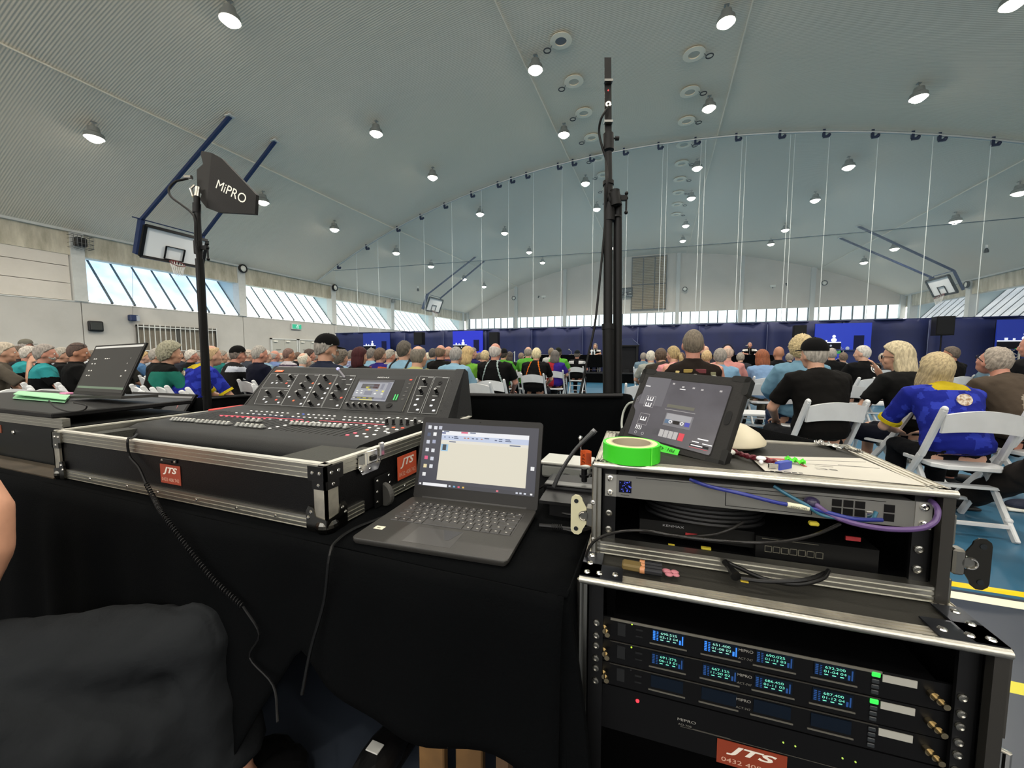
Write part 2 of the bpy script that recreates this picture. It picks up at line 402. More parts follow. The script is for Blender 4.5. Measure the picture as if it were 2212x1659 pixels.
# rows that stand over and behind the place the photograph was taken from: the same lamps go on there
for ri_, x in enumerate((-12.5, -7.9, -3.1, 1.12, 5.84, 10.35)):
    for y in ((1.5, -4) if x < -10 else (5.6, 1.5, -4) if x > -5 else (1.5, -4)):
        t = thing('ceiling_lamp', 'high bay lamp out of view overhead, row %s from the left wall, %s place back' % (['first', 'second', 'third', 'fourth', 'fifth', 'sixth'][ri_], {5.6: 'front', 1.5: 'middle', -4: 'rear'}[y]), 'lamp', h(x, y, vz(x)) - Vector((0, 0, .42)), 0, 'high bay lamps overhead out of view')
        for nm, me in zip(('housing', 'lens', 'hanger'), LMH): link(nm, me, t).scale = (1.2, 1.2, 1.0)
        ld = bpy.data.lights.new('lamp_light', 'SPOT'); ld.energy = LAMP_W; ld.spot_size = R_(158); ld.spot_blend = .8; ld.shadow_soft_size = .15; ld.color = (1, .93, .82)
        lo = bpy.data.objects.new('lamp_light', ld); C.objects.link(lo); lo.parent = t; lo.location = (0, 0, -.14)
for i, (x, y, z, lb) in enumerate(((-14.84, 22.13, 5.45, 'small unlit hanging lamp beside the far left hoop'), (12.46, 22.4, 5.55, 'small unlit hanging lamp above the right wall'))):
    t = thing('pendant_lamp', lb, 'lamp', h(x, y, z))
    g = G(); g.cyl((0, 0, 0), (0, 0, .28), .05); g.done('lamp_body', mat('#e6e6e2', .5), t)
    g = G(); g.lathe([(.03, 0), (.09, -.12), (.09, -.22), (.01, -.22)], n=12); g.done('shade', DARKM, t)
    g = G(); g.cyl((0, 0, .28), (0, 0, (vz(x) - z) * K), .012, n=6); g.done('hanger', HOUSE, t)
# round vents along the crown
RING = mat('#f4e8d0', .5); DK = mat('#77777a', .7)
for x0, n0, side, dx in ((-2.4, 8, 'left', -.42), (.58, 9, 'right', .42)):
    for i in range(n0):
        y = (9.67 if x0 < 0 else 11.21) + 1.49 * i
        t = thing('ceiling_vent', 'round ceiling vent with a small pull ring, %s of the row %s of the crown' % (ORD[i], side), 'vent', h(x0, y, vz(x0) - .03), 0, 'round vents along the crown')
        g = G(); g.lathe([(.16, 0), (.30, .0), (.31, -.025), (.16, -.04)], n=20, close=True); g.done('flange', RING, t)
        g = G(); g.lathe([(.001, .01), (.165, .01), (.165, -.01), (.001, -.01)], n=20); g.done('throat', DK if i < 1 and x0 < 0 else mat('#c8c0ae', .6), t)
        g = G(); g.tube([(dx + .10 * math.cos(a), .1 + .10 * math.sin(a), -.1) for a in [k * math.pi / 6 for k in range(12)]], .017, 6, close=True); g.done('pull_ring', mat('#33373a', .5), t)
        g = G(); g.cyl((dx * .6, .05, 0), (dx * .8, .08, -.1), .01, n=5); g.done('ring_cord', mat('#55595a', .5), t)
# ------------------------------------------------------------------ divider curtain: track on the vault, ropes, net and blue vinyl
CYY = 15.3
tr = thing('curtain_track', 'curved steel curtain track with dark clamps following the vault', 'track', h(0, CYY, vz(0)))
xs = [XL + .3 + (XR - XL - .6) * i / 40 for i in range(41)]
g = G(); g.tube([h(x, CYY, vz(x) - .1) for x in xs], .05, 8); g.done('rail', mat('#b2b6b4', .4, .5), tr, sm=True, world=True)
NAVY = mat('#24304a', .5, .2)
for x in (-14.8, -13.06, -11.3, -10.06, -8.85, -7.57, -6.37, -5.79, -5.15, -3.87, -3.3, -2.64, -1.43, -.26, .92, 2.15, 3.38, 4.55, 5.76, 6.7, 7.3, 8.44, 9.8, 11.2):
    g = G(); c0 = h(x, CYY, vz(x) - .14); g.box(c0, (.08, .08, .24)); g.box(c0 + Vector((.08, 0, -.14)), (.2, .07, .07)); g.ball(c0 + Vector((.16, 0, -.1)), .06, u=8, v=6); g.done('clamp', NAVY, tr, world=True)
dc = thing('divider_curtain', 'long blue vinyl divider curtain across the hall with ropes and netting above', 'curtain', h(-3, CYY, EYE - EYE / K))
VIN = mat('#152050', .62, nz=.22, nscale=1.2, bump=.1, bscale=6)
def cz(x): return 2.2
xs = [-15.05 + 2.04 * i for i in range(14)]
for a, b_ in zip(xs, xs[1:]):
    g = G()
    def fn(u, v, a=a, b_=b_):
        x = a + (b_ - a) * u; return h(x, CYY + .035 * math.sin(x * 5.1) + .02 * math.sin(x * 13 + v * 2), (EYE - EYE / K + .03) + (cz(x) - (EYE - EYE / K)) * v)
    g.grid(fn, 10, 6); o = g.done('vinyl_panel', VIN, dc, sm=True, world=True)
    o.modifiers.new('s', 'SOLIDIFY').thickness = .008
    g = G(); g.cyl(h(b_ - .02, CYY - .07, .95), h(b_ - .02, CYY - .07, 2.17), .008, n=5); g.done('seam_cord', mat('#6d7594', .6), dc, world=True)
g = G(); g.tube([h(-15.1, CYY, 2.21), h(11.5, CYY, 2.24)], .03, 6); g.done('top_hem', mat('#14204a', .5), dc, world=True)
cab = [(-15.1, 5.26), (-7.77, 5.11), (1.0, 4.95), (3.72, 4.91), (9.21, 4.92), (13.5, 4.95)]
g = G(); g.tube([h(x, CYY, z) for x, z in cab], .014, 6, sm=3); g.done('cable', mat('#4e5c66', .5), dc, world=True)
ROPE = mat('#d3d8d6', .7)
for x in (-13.66, -12.4, -11.2, -9.9, -8.5, -7.1, -5.9, -4.85, -3.7, -2.5, -1.28, -.1, .05, 1.11, 1.25, 2.33, 2.45, 3.68, 3.8, 4.7, 5.9, 7.17, 8.41, 9.8, 11.0):
    g = G(); g.cyl(h(x, CYY, 2.22), h(x, CYY, vz(x) - .15), .011, n=5); g.done('rope', ROPE, dc, world=True)
NET = bpy.data.materials.new('net'); NET.use_nodes = True; nt = NET.node_tree; nt.nodes.remove(nt.nodes['Principled BSDF'])
o_ = nt.nodes['Material Output']; df = nt.nodes.new('ShaderNodeBsdfDiffuse'); df.inputs[0].default_value = (.36, .46, .52, 1)
tp = nt.nodes.new('ShaderNodeBsdfTransparent'); ms = nt.nodes.new('ShaderNodeMixShader'); ms.inputs[0].default_value = .07
nt.links.new(tp.outputs[0], ms.inputs[1]); nt.links.new(df.outputs[0], ms.inputs[2]); nt.links.new(ms.outputs[0], o_.inputs[0])
g = G(); n_ = 30; xs = [-15.0 + 26.2 * i / n_ for i in range(n_ + 1)]
g.loft([[h(x, yy, 2.22) for x in xs] + [h(x, yy, vz(x) - .15) for x in reversed(xs)] for yy in (CYY + .015, CYY + .018)]); g.done('netting', NET, dc, world=True)
# ------------------------------------------------------------------ basketball hoops, folded up under the vault
NAVB = mat('#27365c', .5, .2)
def hoop(label, xt, xb, y0, y1, zt, zb, xa, za, s):
    t = thing('basketball_hoop', label, 'hoop', h((xt + xb) / 2, (y0 + y1) / 2, zb))
    a, b_, c_, d = h(xt, y0, zt), h(xt, y1, zt), h(xb, y1, zb), h(xb, y0, zb)
    n = (b_ - a).cross(d - a).normalized() * s
    g = G(); g.loft([[a, b_, c_, d], [p + n * .04 for p in (a, b_, c_, d)]]); g.done('backboard', mat('#d0d2d2', .5), t, world=True)
    g = G()
    for p, q in ((a, b_), (b_, c_), (c_, d), (d, a)): g.bar(p, q, .1, .09)
    g.done('board_frame', BLACK, t, world=True)
    f = -n * .03
    def uv(u, v): return a + (b_ - a) * u + (d - a) * v + f
    g = G(); q = [uv(.35, .5), uv(.65, .5), uv(.65, .92), uv(.35, .92)]
    for i in range(4): g.bar(q[i], q[(i + 1) % 4], .05, .02)
    g.done('target_square', BLACK, t, world=True)
    rc = uv(.5, .97) + f * 8
    g = G(); ux = (b_ - a).normalized(); uz = n.cross(ux).normalized(); fr = -n.normalized()
    ring = [rc + fr * .0 + ux * (.225 * math.cos(k * math.pi / 8)) + (fr * .9 + Vector((0, 0, -.2))) * (.225 * math.sin(k * math.pi / 8) + .0) for k in range(16)]
    g.tube(ring, .014, 6, close=True); g.bar(rc - fr * .24, rc - fr * .2, .12, .12); g.done('rim', mat('#5a1c18', .5), t, world=True)
    g = G()
    cc = rc
    for k in range(16):
        p = ring[k]; q2 = cc + (ring[(k + 1) % 16] - cc) * .6 + Vector((0, 0, -.38)); g.tube([p, q2], .006, 4)
        p = ring[(k + 1) % 16]; q2 = cc + (ring[k] - cc) * .6 + Vector((0, 0, -.38)); g.tube([p, q2], .006, 4)
    g.tube([cc + (p - cc) * .6 + Vector((0, 0, -.38)) for p in ring], .006, 4, close=True)
    g.done('net', mat('#c9c9c6', .8), t, world=True)
    up0, up1 = h(xa, y0 + .1, za), h(xa, y1 - .3, za)
    e0, e1 = a + n * 1.6 * .14 / .1 * .1 + Vector((0, 0, .12)), b_ + n * .22 + Vector((0, 0, .12))
    for p, q in ((up0, e0), (up1, e1)):
        g = G(); g.bar(p, q, .09, .09); g.done('support_arm', NAVB, t, world=True)
        g = G(); g.cyl(p, Vector((p.x, p.y, h(0, 0, vz(xa)).z)), .05); g.box(p, (.2, .2, .03)); g.done('ceiling_mount', PAINTW, t, world=True)
    g = G(); g.bar(e0, d + n * .25, .12, .2); g.done('side_frame', NAVB, t, world=True)
    g = G(); g.bar(e1, c_ + n * .25, .08, .1); g.done('side_frame', NAVB, t, world=True)
    g = G(); g.cyl(e0 + Vector((0, -.25, .02)), e1, .02); g.done('cross_tube', NAVB, t, world=True)
hoop('white basketball backboard folded up near the left wall, nearest the camera', -14.0, -14.35, 7.2, 8.85, 4.9, 4.06, -10.4, 7.22, 1)
hoop('small basketball backboard folded up far away beside the left wall windows', -14.0, -14.35, 22.2, 23.85, 4.85, 4.02, -10.75, 7.15, 1)
hoop('basketball backboard folded up by the right wall', 12.0, 12.35, 25.3, 23.7, 4.72, 3.95, 8.5, 7.15, 1)
# ------------------------------------------------------------------ fittings on the walls
GREYD = mat('#6b6b66', .6)
def wall_round(label, p, nrm, r=.16):
    t = thing('bulkhead_light', label, 'wall light', p)
    g = G(); g.lathe([(r * .72, 0), (r, 0), (r * 1.02, .09), (r * .8, .12), (r * .72, .08)], ax=nrm, n=20, close=True); g.done('bezel', DARKM, t)
    g = G(); g.lathe([(.001, 0), (r * .78, 0), (r * .7, .08), (.3 * r, .12), (.001, .125)], ax=nrm, n=18); g.done('diffuser', WHITEP, t)
wall_round('round black rimmed bulkhead light on the second left pillar', h(XL + .1, 11.62, 4.72), (1, 0, 0), .2)
wall_round('round black rimmed bulkhead light on the third left pillar', h(XL + .1, 16.55, 4.70), (1, 0, 0), .2)
wall_round('round bulkhead light on the right pillar behind the hoop', h(XR - .14, 26.3, 4.6), (-1, 0, 0), .2)
for x, z, lb in ((-12.03, 5.93, 'leftmost round light on the far end wall'), (1.3, 5.92, 'round light on the end wall right of the louvre grille'), (9.7, 5.84, 'rightmost round light on the far end wall')):
    wall_round(lb, h(x + .25, YE - .2, z), (0, -1, 0), .2)
for x, z, lb in ((-9.19, 5.94, 'small white box light on the end wall left of the centre'), (7.09, 5.84, 'small white box light on the end wall right side')):
    t = thing('emergency_light', lb, 'light', h(x, YE - .08, z))
    g = G(); g.box((0, 0, 0), (.42, .1, .2), bev=.02); g.done('case', WHITEP, t)
    g = G(); g.tube([(0, 0, -.1), (0, 0, -.18)], .03, 8); g.done('sensor', DARKM, t)
for x, z, lb in ((-9.6, 5.95, 'tiny dark camera on the end wall left of the centre'), (7.85, 5.9, 'tiny dark camera on the end wall right side')):
    t = thing('wall_camera', lb, 'camera', h(x, YE - .1, z)); g = G(); g.box((0, 0, .05), (.1, .14, .1), bev=.02); g.cyl((0, -.05, .02), (0, -.2, -.1), .05); g.done('camera_body', DARKM, t)
t = thing('scoreboard', 'dark scoreboard hung on the far end wall beside the louvre grille', 'scoreboard', h(-2.62, YE - .25, 5.9))
g = G(); g.box((0, 0, 0), (1.2, .12, .84), bev=.02); g.done('panel', mat('#1d2023', .5), t)
for i in range(3):
    g = G(); g.box((-.35 + .35 * i, -.07, .18), (.26, .02, .22)); g.done('digit_window', mat('#3d4244', .4), t)
g = G()
for i in range(3): g.box((-.38 + .38 * i, -.075, -.05 - .1 * (i % 2)), (.2, .015, .04))
g.done('score_marks', WHITEP, t)
g = G(); g.box((0, -.07, -.32), (1.1, .02, .05)); g.done('lower_strip', mat('#8d9192', .5), t)
# left wall: speaker in a cage, dark panel, blue floodlight, barred window, doors, exit sign
def lw(y, z, off=.02): return h(XL, y, z) + Vector((off, 0, 0))
t = thing('caged_light', 'dark caged floodlight on the first left pillar', 'wall light', lw(6.68, 4.5, .12))
g = G(); g.box((.14, 0, 0), (.24, .3, .3), bev=.03); g.done('lamp_box', DARKM, t)
g = G()
for k in range(6): g.tube([(0, -.25 + k * .1, -.22), (.36, -.25 + k * .1, -.22), (.36, -.25 + k * .1, .2), (0, -.25 + k * .1, .2)], .008, 4)
for z in (-.2, -.06, .08, .2): g.tube([(0, -.27, z), (.36, -.27, z), (.36, .27, z), (0, .27, z)], .008, 4)
g.done('wire_cage', mat('#5b5d5c', .4, .5), t)
t = thing('caged_light', 'small caged light on the fourth left pillar', 'wall light', lw(21.4, 4.6, .1)); g = G(); g.box((.1, 0, 0), (.2, .3, .26), bev=.03); g.done('lamp_box', GREYD, t)
t = thing('wall_panel_box', 'black rounded box with dark screen on the left wall under the window', 'box', lw(6.94, 2.05))
g = G(); g.box((.06, 0, 0), (.12, .42, .38), bev=.05, seg=3); g.done('case', DARKM, t); g = G(); g.box((.125, 0, 0), (.01, .32, .26), bev=.004); g.done('screen', mat('#3c3d3a', .25), t)
t = thing('flood_light', 'small dark blue floodlight on the left wall with a cord above', 'wall light', lw(7.86, 2.38))
g = G(); g.box((.12, 0, 0), (.22, .26, .24), bev=.03); g.done('case', NAVB, t); g = G(); g.box((.2, .1, -.01), (.08, .1, .2)); g.done('glass', mat('#aeb4bc', .2), t)
g = G(); g.tube([(.1, 0, .12), (.12, .05, 1.1), (.1, .1, 2.0)], .006, 4); g.done('cord', GREYD, t)
t = thing('barred_window', 'brown window behind white vertical security bars on the left wall', 'window', lw(9.2, 1.6))
y0, y1 = (7.97 - 9.2) * K, (10.45 - 9.2) * K
g = G(); g.bb((0.0, y0, -1.2), (.03, y1, .66)); g.done('roller_screen', mat('#7b7365', .7, nz=.1), t)
g = G()
g.bb((.02, y0 - .03, .62), (.09, y1 + .03, .68)); g.bb((.02, y0 - .03, -1.2), (.09, y0 + .03, .66)); g.bb((.02, y1 - .03, -1.2), (.09, y1 + .03, .66)); g.bb((.02, -.1, -1.2), (.07, 0.02, .62))
g.done('window_frame', mat('#4f4d47', .6), t)
for k in range(17):
    yy = y0 + (y1 - y0) * k / 16; g = G(); g.cyl((.12, yy, -1.2), (.12, yy, .72), .018, n=6); g.done('bar', PAINTW, t)
g = G(); g.bb((.1, y0, -.36), (.14, y1, -.32)); g.bb((.1, y0, .58), (.14, y1, .62)); g.done('rail', PAINTW, t)
DOORM = mat('#b0afa6', .6)
for i, (ya, yb, lb) in enumerate(((12.77, 14.16, 'left double exit doors'), (14.21, 15.6, 'right double exit doors'))):
    d = struct('door_%d' % (i + 1), 'grey %s under the green sign' % lb, lw(ya, EYE - EYE / K))
    hh, ww = 2.04, (yb - ya) * K
    g = G()
    g.bb((0, 0, 0), (.09, .07, hh)); g.bb((0, ww - .07, 0), (.09, ww, hh)); g.bb((0, 0, hh - .07), (.09, ww, hh)); g.done('door_frame', PAINTW, d)
    for k in range(2):
        a = .08 + k * (ww / 2 - .075); g = G(); g.bb((.02, a, 0), (.06, a + ww / 2 - .085, hh - .08)); lf = g.done('door_leaf', DOORM, d)
        g = G(); g.bb((.06, a + .08, 1.0), (.1, a + ww / 2 - .17, 1.05)); g.done('push_bar', STEEL, lf)
        g = G(); g.bb((.06, a + .08, hh - .2), (.12, a + .3, hh - .13)); g.done('door_closer', WHITEP, lf)
        g = G(); g.bb((.061, a + .2, 1.42), (.064, a + .5, 1.44)); g.bb((.061, a + .24, 1.39), (.064, a + .46, 1.4)); g.done('door_lettering', BLACK, lf)
t = thing('exit_sign', 'green running man exit sign above the doors on the left wall', 'sign', lw(14.15, 2.5, .05))
g = G(); g.bb((-.03, -.32, -.16), (.05, .32, .16), .01); g.done('sign_box', mat('#c9cbc6', .5), t)
g = G(); g.bb((.05, -.29, -.125), (.056, .29, .125)); g.done('green_face', mat((.02, .50, .27), emit=1.0), t)
g = G()
g.ball((.06, .03, .085), .022, (.3, 1, 1)); g.bar((.06, .02, .06), (.06, -.01, 0), .03, .01); g.bar((.06, -.01, 0), (.06, .05, -.04), .02, .01); g.bar((.06, .05, -.04), (.06, .03, -.1), .018, .01); g.bar((.06, -.01, 0), (.06, -.06, -.07), .02, .01); g.bar((.06, .02, .05), (.06, .07, .02), .014, .01); g.bar((.06, .01, .05), (.06, -.04, .02), .014, .01)
g.bb((.058, .1, -.1), (.06, .115, .1)); g.bb((.058, .1, .085), (.06, .18, .1))
g.done('running_figure', mat((.9, 1, .95), emit=1.0), t)
t = thing('exit_sign', 'small white sign plate on the left wall above the seated heads', 'sign', lw(7.15, 1.4, .02)); g = G(); g.bb((0, -.08, -.04), (.015, .08, .04)); g.done('plate', WHITEP, t)
# ------------------------------------------------------------------ stage end: riser, steps rail, screens, speakers
FZ = 0.0
STG = .43
t = thing('stage', 'low black stage riser in front of the blue curtain', 'stage', (0, 17.2, 0))
for k in range(6):
    a = -6.2 + 2.05 * k; g = G(); g.bb((a, -.6, STG - .06), (a + 2.03, .65, STG), .01); g.done('deck', mat('#1a1c1f', .5, nz=.3), t)
g = G(); g.bb((-6.2, -.58, 0), (6.1, .6, STG - .06)); g.done('skirt', CLOTH, t)
t = thing('stair_rail', 'white sloping stair rail at the left end of the stage', 'handrail', (-6.0, 16.3, 0))
g = G()
for dx in (0, .75):
    g.tube([(dx - .8, 0, .75), (dx, 0, 1.3), (dx, 0, 0.0)], .025, 6); g.tube([(dx - .8, 0, .75), (dx - .8, 0, 0)], .025, 6)
g.done('rail', PAINTW, t)
def folding_table(label, x, y, w, z0, d=.6):
    t = thing('folding_table', label, 'table', (x, y, z0))
    g = G(); g.box((0, 0, .71), (w, d, .03), bev=.005); g.done('table_top', mat('#e0e0dc', .5), t)
    for sx in (-1, 1):
        for sy in (-1, 1): g = G(); g.cyl((sx * (w / 2 - .1), sy * (d / 2 - .08), 0), (sx * (w / 2 - .1), sy * (d / 2 - .08), .7), .018, n=6); g.done('leg', STEEL, t)
    c = thing('tablecloth', 'black cloth draped over ' + label, 'tablecloth', (x, y, z0))
    g = G()
    def fn(u, v):
        a = u * 2 * math.pi; k = 1 + .03 * v * math.sin(a * 14); cx_, cy_ = math.cos(a), math.sin(a)
        s = 1 / max(abs(cx_), abs(cy_)); r = 1 + .0 * v
        return Vector((cx_ * s * (w / 2 + .02 + .03 * v * abs(math.sin(a * 16))), cy_ * s * (d / 2 + .02 + .03 * v * abs(math.sin(a * 16 + 1))), .728 - .52 * v))
    g.grid(fn, 96, 4); g.box((0, 0, .73), (w + .04, d + .04, .006)); g.done('cloth', CLOTH, c)
    return t
folding_table('the left table on the stage', -4.05, 16.95, 3.4, STG)
folding_table('the right table on the stage', 2.6, 16.95, 2.6, STG)
for i, (x, y, lb) in enumerate(((-2.72, 16.8, 'clear water bottle on the stage table, left of the pair'), (-2.6, 16.8, 'clear water bottle on the stage table, right of the pair'), (-5.2, 17, 'water bottle alone on the far left of the stage table'))):
    t = thing('water_bottle', lb, 'bottle', (x, y, STG + .735)); g = G(); g.lathe([(.03, 0), (.032, .01), (.032, .14), (.012, .18), (.012, .2)], n=12); g.done('bottle_body', mat('#c9d3d8', .15), t); g = G(); g.cyl((0, 0, .2), (0, 0, .22), .014, n=8); g.done('cap', WHITEP, t)
for i, (x, w_, lb) in enumerate(((-4.8, .8, 'white papers spread on the left stage table'), (-3.4, .5, 'small stack of white papers near the left stage microphone'))):
    t = thing('papers', lb, 'papers', (x, 16.85, STG + .735)); g = G()
    for k in range(3): g.box((-w_ / 3 + k * w_ / 3, .02 * k, .004 + .003 * k), (.22, .3, .004), Matrix.Rotation(.1 * k, 3, 'Z'))
    g.done('sheets', WHITEP, t)
for x, lb, hh in ((-3.6, 'desk microphone on the left stage table', .2), (1.62, 'silver gooseneck microphone left of the bent stage man', .32), (3.1, 'gooseneck microphone right of the bent stage man', .32)):
    t = thing('desk_microphone', lb, 'microphone', (x, 16.85, STG + .735)); g = G(); g.lathe([(.06, 0), (.06, .02), (.02, .03)], n=12); g.done('mic_base', DARKM, t)
    g = G(); g.tube([(0, 0, .02), (0, 0, hh * .7), (-.08, -.02, hh)], .008, 6, sm=4); g.done('gooseneck', STEEL, t); g = G(); g.ball((-.1, -.025, hh + .02), .03, (1.5, 1, 1)); g.done('mic_head', STEEL, t)
# black peaked lectern booth
t = thing('lectern', 'tall black lectern booth with a peaked top on the stage', 'lectern', (-1.28, 17.35, STG))
g = G(); g.bb((-.42, -.2, 0), (-.34, .2, 1.12)); g.bb((.34, -.2, 0), (.42, .2, 1.12)); g.bb((-.42, .1, 0), (.42, .2, 1.12)); g.bb((-.44, -.22, 1.08), (.44, .22, 1.14)); g.done('body', BLACK, t)
g = G(); g.bb((-.33, -.1, .02), (.33, -.06, 1.06)); g.done('front_panel', mat('#101114', .7), t)
g = G(); g.prism([(-.46, 0), (.46, 0), (.16, .28), (-.16, .28)], (0, .22, 1.14), (1, 0, 0), (0, 0, 1), .44); g.done('peaked_top', mat('#15224a', .6), t)
g = G(); g.tube([(-.46, -.24, 1.14), (-.2, -.24, 1.36)], .012, 5); g.tube([(.46, -.24, 1.14), (.2, -.24, 1.36)], .012, 5); g.done('edge_trim', mat('#4a5270', .5), t)
t = thing('foot_pedal', 'small black stage monitor box at the lectern foot', 'speaker', (-1.28, 16.75, STG)); g = G(); g.prism([(-.15, 0), (.15, 0), (.1, .16), (-.12, .12)], (0, .1, 0), (1, 0, 0), (0, 0, 1), .2); g.done('case', BLACK, t)
# live picture screens
SB = mat('#16309a', emit=.55, rough=.4, nz=.0); 
def screen(label, x0, x1, z0, z1, shade):
    y = 17.55
    t = thing('video_screen', label, 'screen', (x0 * K * 1.01, y, 0))
    w, H_ = (x1 - x0) * K, 1.3
    zb = z0
    g = G(); g.bb((0, 0, zb), (w, .05, zb + H_), .0); g.done('display', mat(shade, .5, emit=.36), t)
    g = G()
    for a in (.06, w - .06): g.cyl((a, .08, 0), (a, .08, zb), .03, n=6)
    g.bb((0, .05, zb), (w, .09, zb + H_)); g.done('stand', BLACK, t)
    wht = mat('#c8ccd8', .5, emit=.8); dk = mat('#0a0c16', .6)
    g = G(); g.bb((.02, -.006, zb + .36), (w * .48, 0, zb + .62)); g.done('pictured_table', dk, t)
    g = G(); g.bb((.02, -.009, zb + .6), (w * .48, 0, zb + .635)); g.ball((w * .35, 0, zb + .83), .055, (1, .1, 1)); g.ball((w * .35, 0, zb + .7), .09, (1, .1, .8)); g.bb((w * .1, -.01, zb + .64), (w * .14, 0, zb + .72)); g.bb((w * .2, -.01, zb + .64), (w * .23, 0, zb + .7)); g.done('pictured_speaker', wht, t)
    g = G(); g.bb((w * .7, -.007, zb + .3), (w * .88, 0, zb + .86)); g.done('pictured_lectern', mat('#0c1138', .6), t)
    g = G()
    for k, (a, b_, r) in enumerate(((.15, .47, .06), (.3, .5, .07), (.46, .42, .06), (.6, .4, .06))): g.ball((w * a, 0, zb + b_), r, (1, .1, 1.1))
    g.done('pictured_heads', mat('#8b93a0', emit=.5), t)
    g = G()
    for a, b_, r in ((.28, .33, .12), (.44, .28, .12)): g.ball((w * a, 0, zb + b_), r, (1.2, .1, .6))
    g.done('pictured_shirts', mat('#2f9a3a', emit=.5), t)
screen('leftmost blue video screen at the curtain showing the stage table', -12.9, -11.4, 1.03, 0, '#12287c')
screen('bright blue video screen left of the bald man in black, showing the stage', -8.2, -6.8, 1.03, 0, '#1a28b4')
screen('bright blue video screen behind the man in the black cap, right side', 4.45, 5.85, 1.0, 0, '#1530a6')
screen('rightmost blue video screen at the right edge of the hall', 8.55, 10.2, 1.0, 0, '#142a88')
def speaker(label, x, y, z, w=.4, hh=.62, rz=0):
    t = thing('loudspeaker', label, 'loudspeaker', (x, y, z), rz)
    g = G(); g.prism([(-w / 2, -.15), (w / 2, -.15), (w / 2 * .8, .18), (-w / 2 * .8, .18)], (0, 0, 0), (1, 0, 0), (0, 1, 0), hh); g.done('cabinet', BLACK, t)
    g = G(); g.bb((-w / 2 + .02, -.165, .03), (w / 2 - .02, -.15, hh - .03), .003); g.done('grille', mat('#17181a', .7), t)
    s = thing('speaker_stand', 'thin pole stand under the ' + label, 'stand', (x, y, 0), rz)
    g = G(); g.cyl((0, 0, .3), (0, 0, z), .02, n=8); g.done('pole', BLACK, s)
    for k in range(3):
        a = k * 2.094; g = G(); g.bar((0, 0, .75), (.45 * math.cos(a), .45 * math.sin(a), .015), .02, .02); g.done('leg', BLACK, s)
speaker('black speaker at the left of the curtain', -11.35, 17.0, 1.66, .5, .62)
speaker('black speaker right of the second video screen', -7.25, 17.0, 1.6, .45, .6)
speaker('black speaker above the blonde curly woman', 4.65, 17.0, 1.62, .38, .6)
speaker('large black speaker high on a pole at the right', 7.85, 15.6, 1.75, .42, .56)
for x, y, lb in ((5.0, 15.0, 'silver triangular truss tower with blue skirt at the right'), (8.3, 14.0, 'silver truss tower at the right edge behind heads')):
    t = thing('truss_tower', lb, 'truss', (x, y, 0)); g = G()
    for dx, dy in ((0, 0), (.28, 0), (.14, .24)): g.cyl((dx, dy, 0), (dx, dy, 1.3), .024, n=6)
    g.done('chord', CHROME, t); g = G()
    z = .05
    while z < 1.2: g.bar((0, 0, z), (.28, 0, z + .22), .012, .012); g.bar((.28, 0, z), (.14, .24, z + .22), .012, .012); g.bar((.14, .24, z), (0, 0, z + .22), .012, .012); z += .22
    g.done('lacing', CHROME, t); g = G(); g.bb((-.05, -.03, 1.3), (.9, .4, 1.33)); g.done('shelf', NAVB, t); g = G(); g.bb((.34, 0.02, 0), (.88, .36, 1.3)); g.done('skirt', mat('#18295c', .8), t)
# ------------------------------------------------------------------ white folding chairs
def chair_meshes():
    D = []
    for s in (-1, 1):
        g = G(); g.tube([(s * .225, .25, .0), (s * .222, .1, .26), (s * .218, -.03, .48), (s * .212, -.17, .68), (s * .205, -.235, .83)], .0, 6) if 0 else None
        g.bar((s * .225, .26, .0), (s * .212, -.06, .5), .028, .045, (0, 1, 0), .006); g.bar((s * .212, -.06, .49), (s * .205, -.235, .84), .028, .045, (0, 1, 0), .006); g.ball((s * .205, -.235, .84), .02, (.8, 1.2, 1)); D.append(('leg', g.mesh('leg', RESIN)))
        g = G(); g.bar((s * .185, -.27, .0), (s * .185, .03, .43), .026, .042, (0, 1, 0), .006); g.ball((s * .185, -.20, .12), .02); D.append(('rear_leg', g.mesh('rear_leg', RESIN)))
        g = G(); g.cyl((s * .17, .02, .42), (s * .24, .02, .42), .014, n=8); D.append(('pivot_bolt', g.mesh('pivot', STEEL)))
    g = G()
    rings = []
    for i in range(13):
        u = -1 + i / 6; x = u * .2; y = -.205 - .022 * (1 - u * u); top = .80 + .035 * (1 - u * u); bot = .675 + .02 * (1 - u * u)
        rings.append([Vector((x, y - .012, bot)), Vector((x, y + .012, bot)), Vector((x, y - .018, top)), Vector((x, y - .042, top))])
    g.loft(rings); D.append(('backrest', g.mesh('backrest', RESIN)))
    g = G(); rr = []
    for z, q in ((.425, .0), (.43, .008), (.452, .008), (.458, 0)):
        rr.append([Vector((a * (.185 + q) , b_ * (.19 + q) + .01, z)) for a, b_ in ((-1, -.7), (-.7, -1), (.7, -1), (1, -.7), (1, .8), (.8, 1), (-.8, 1), (-1, .8))])
    g.loft(rr); D.append(('seat', g.mesh('seat', RESIN)))
    g = G(); g.bar((-.185, -.215, .085), (.185, -.215, .085), .03, .02); D.append(('stretcher', g.mesh('stretcher', RESIN)))
    g = G(); g.bar((-.185, -.09, .3), (.185, -.09, .3), .05, .02); D.append(('stretcher', g.mesh('stretcher', RESIN)))
    g = G(); g.bar((-.22, .18, .14), (.22, .18, .14), .03, .02); D.append(('stretcher', g.mesh('stretcher', RESIN)))
    return D
CHM = chair_meshes()
def chair(x, y, rz, label, far=False):
    t = thing('folding_chair', label, 'chair', (x, y, 0), rz, 'white resin folding chairs')
    for nm, me in CHM:
        if far and nm == 'pivot_bolt': continue
        link(nm, me, t)
    return t

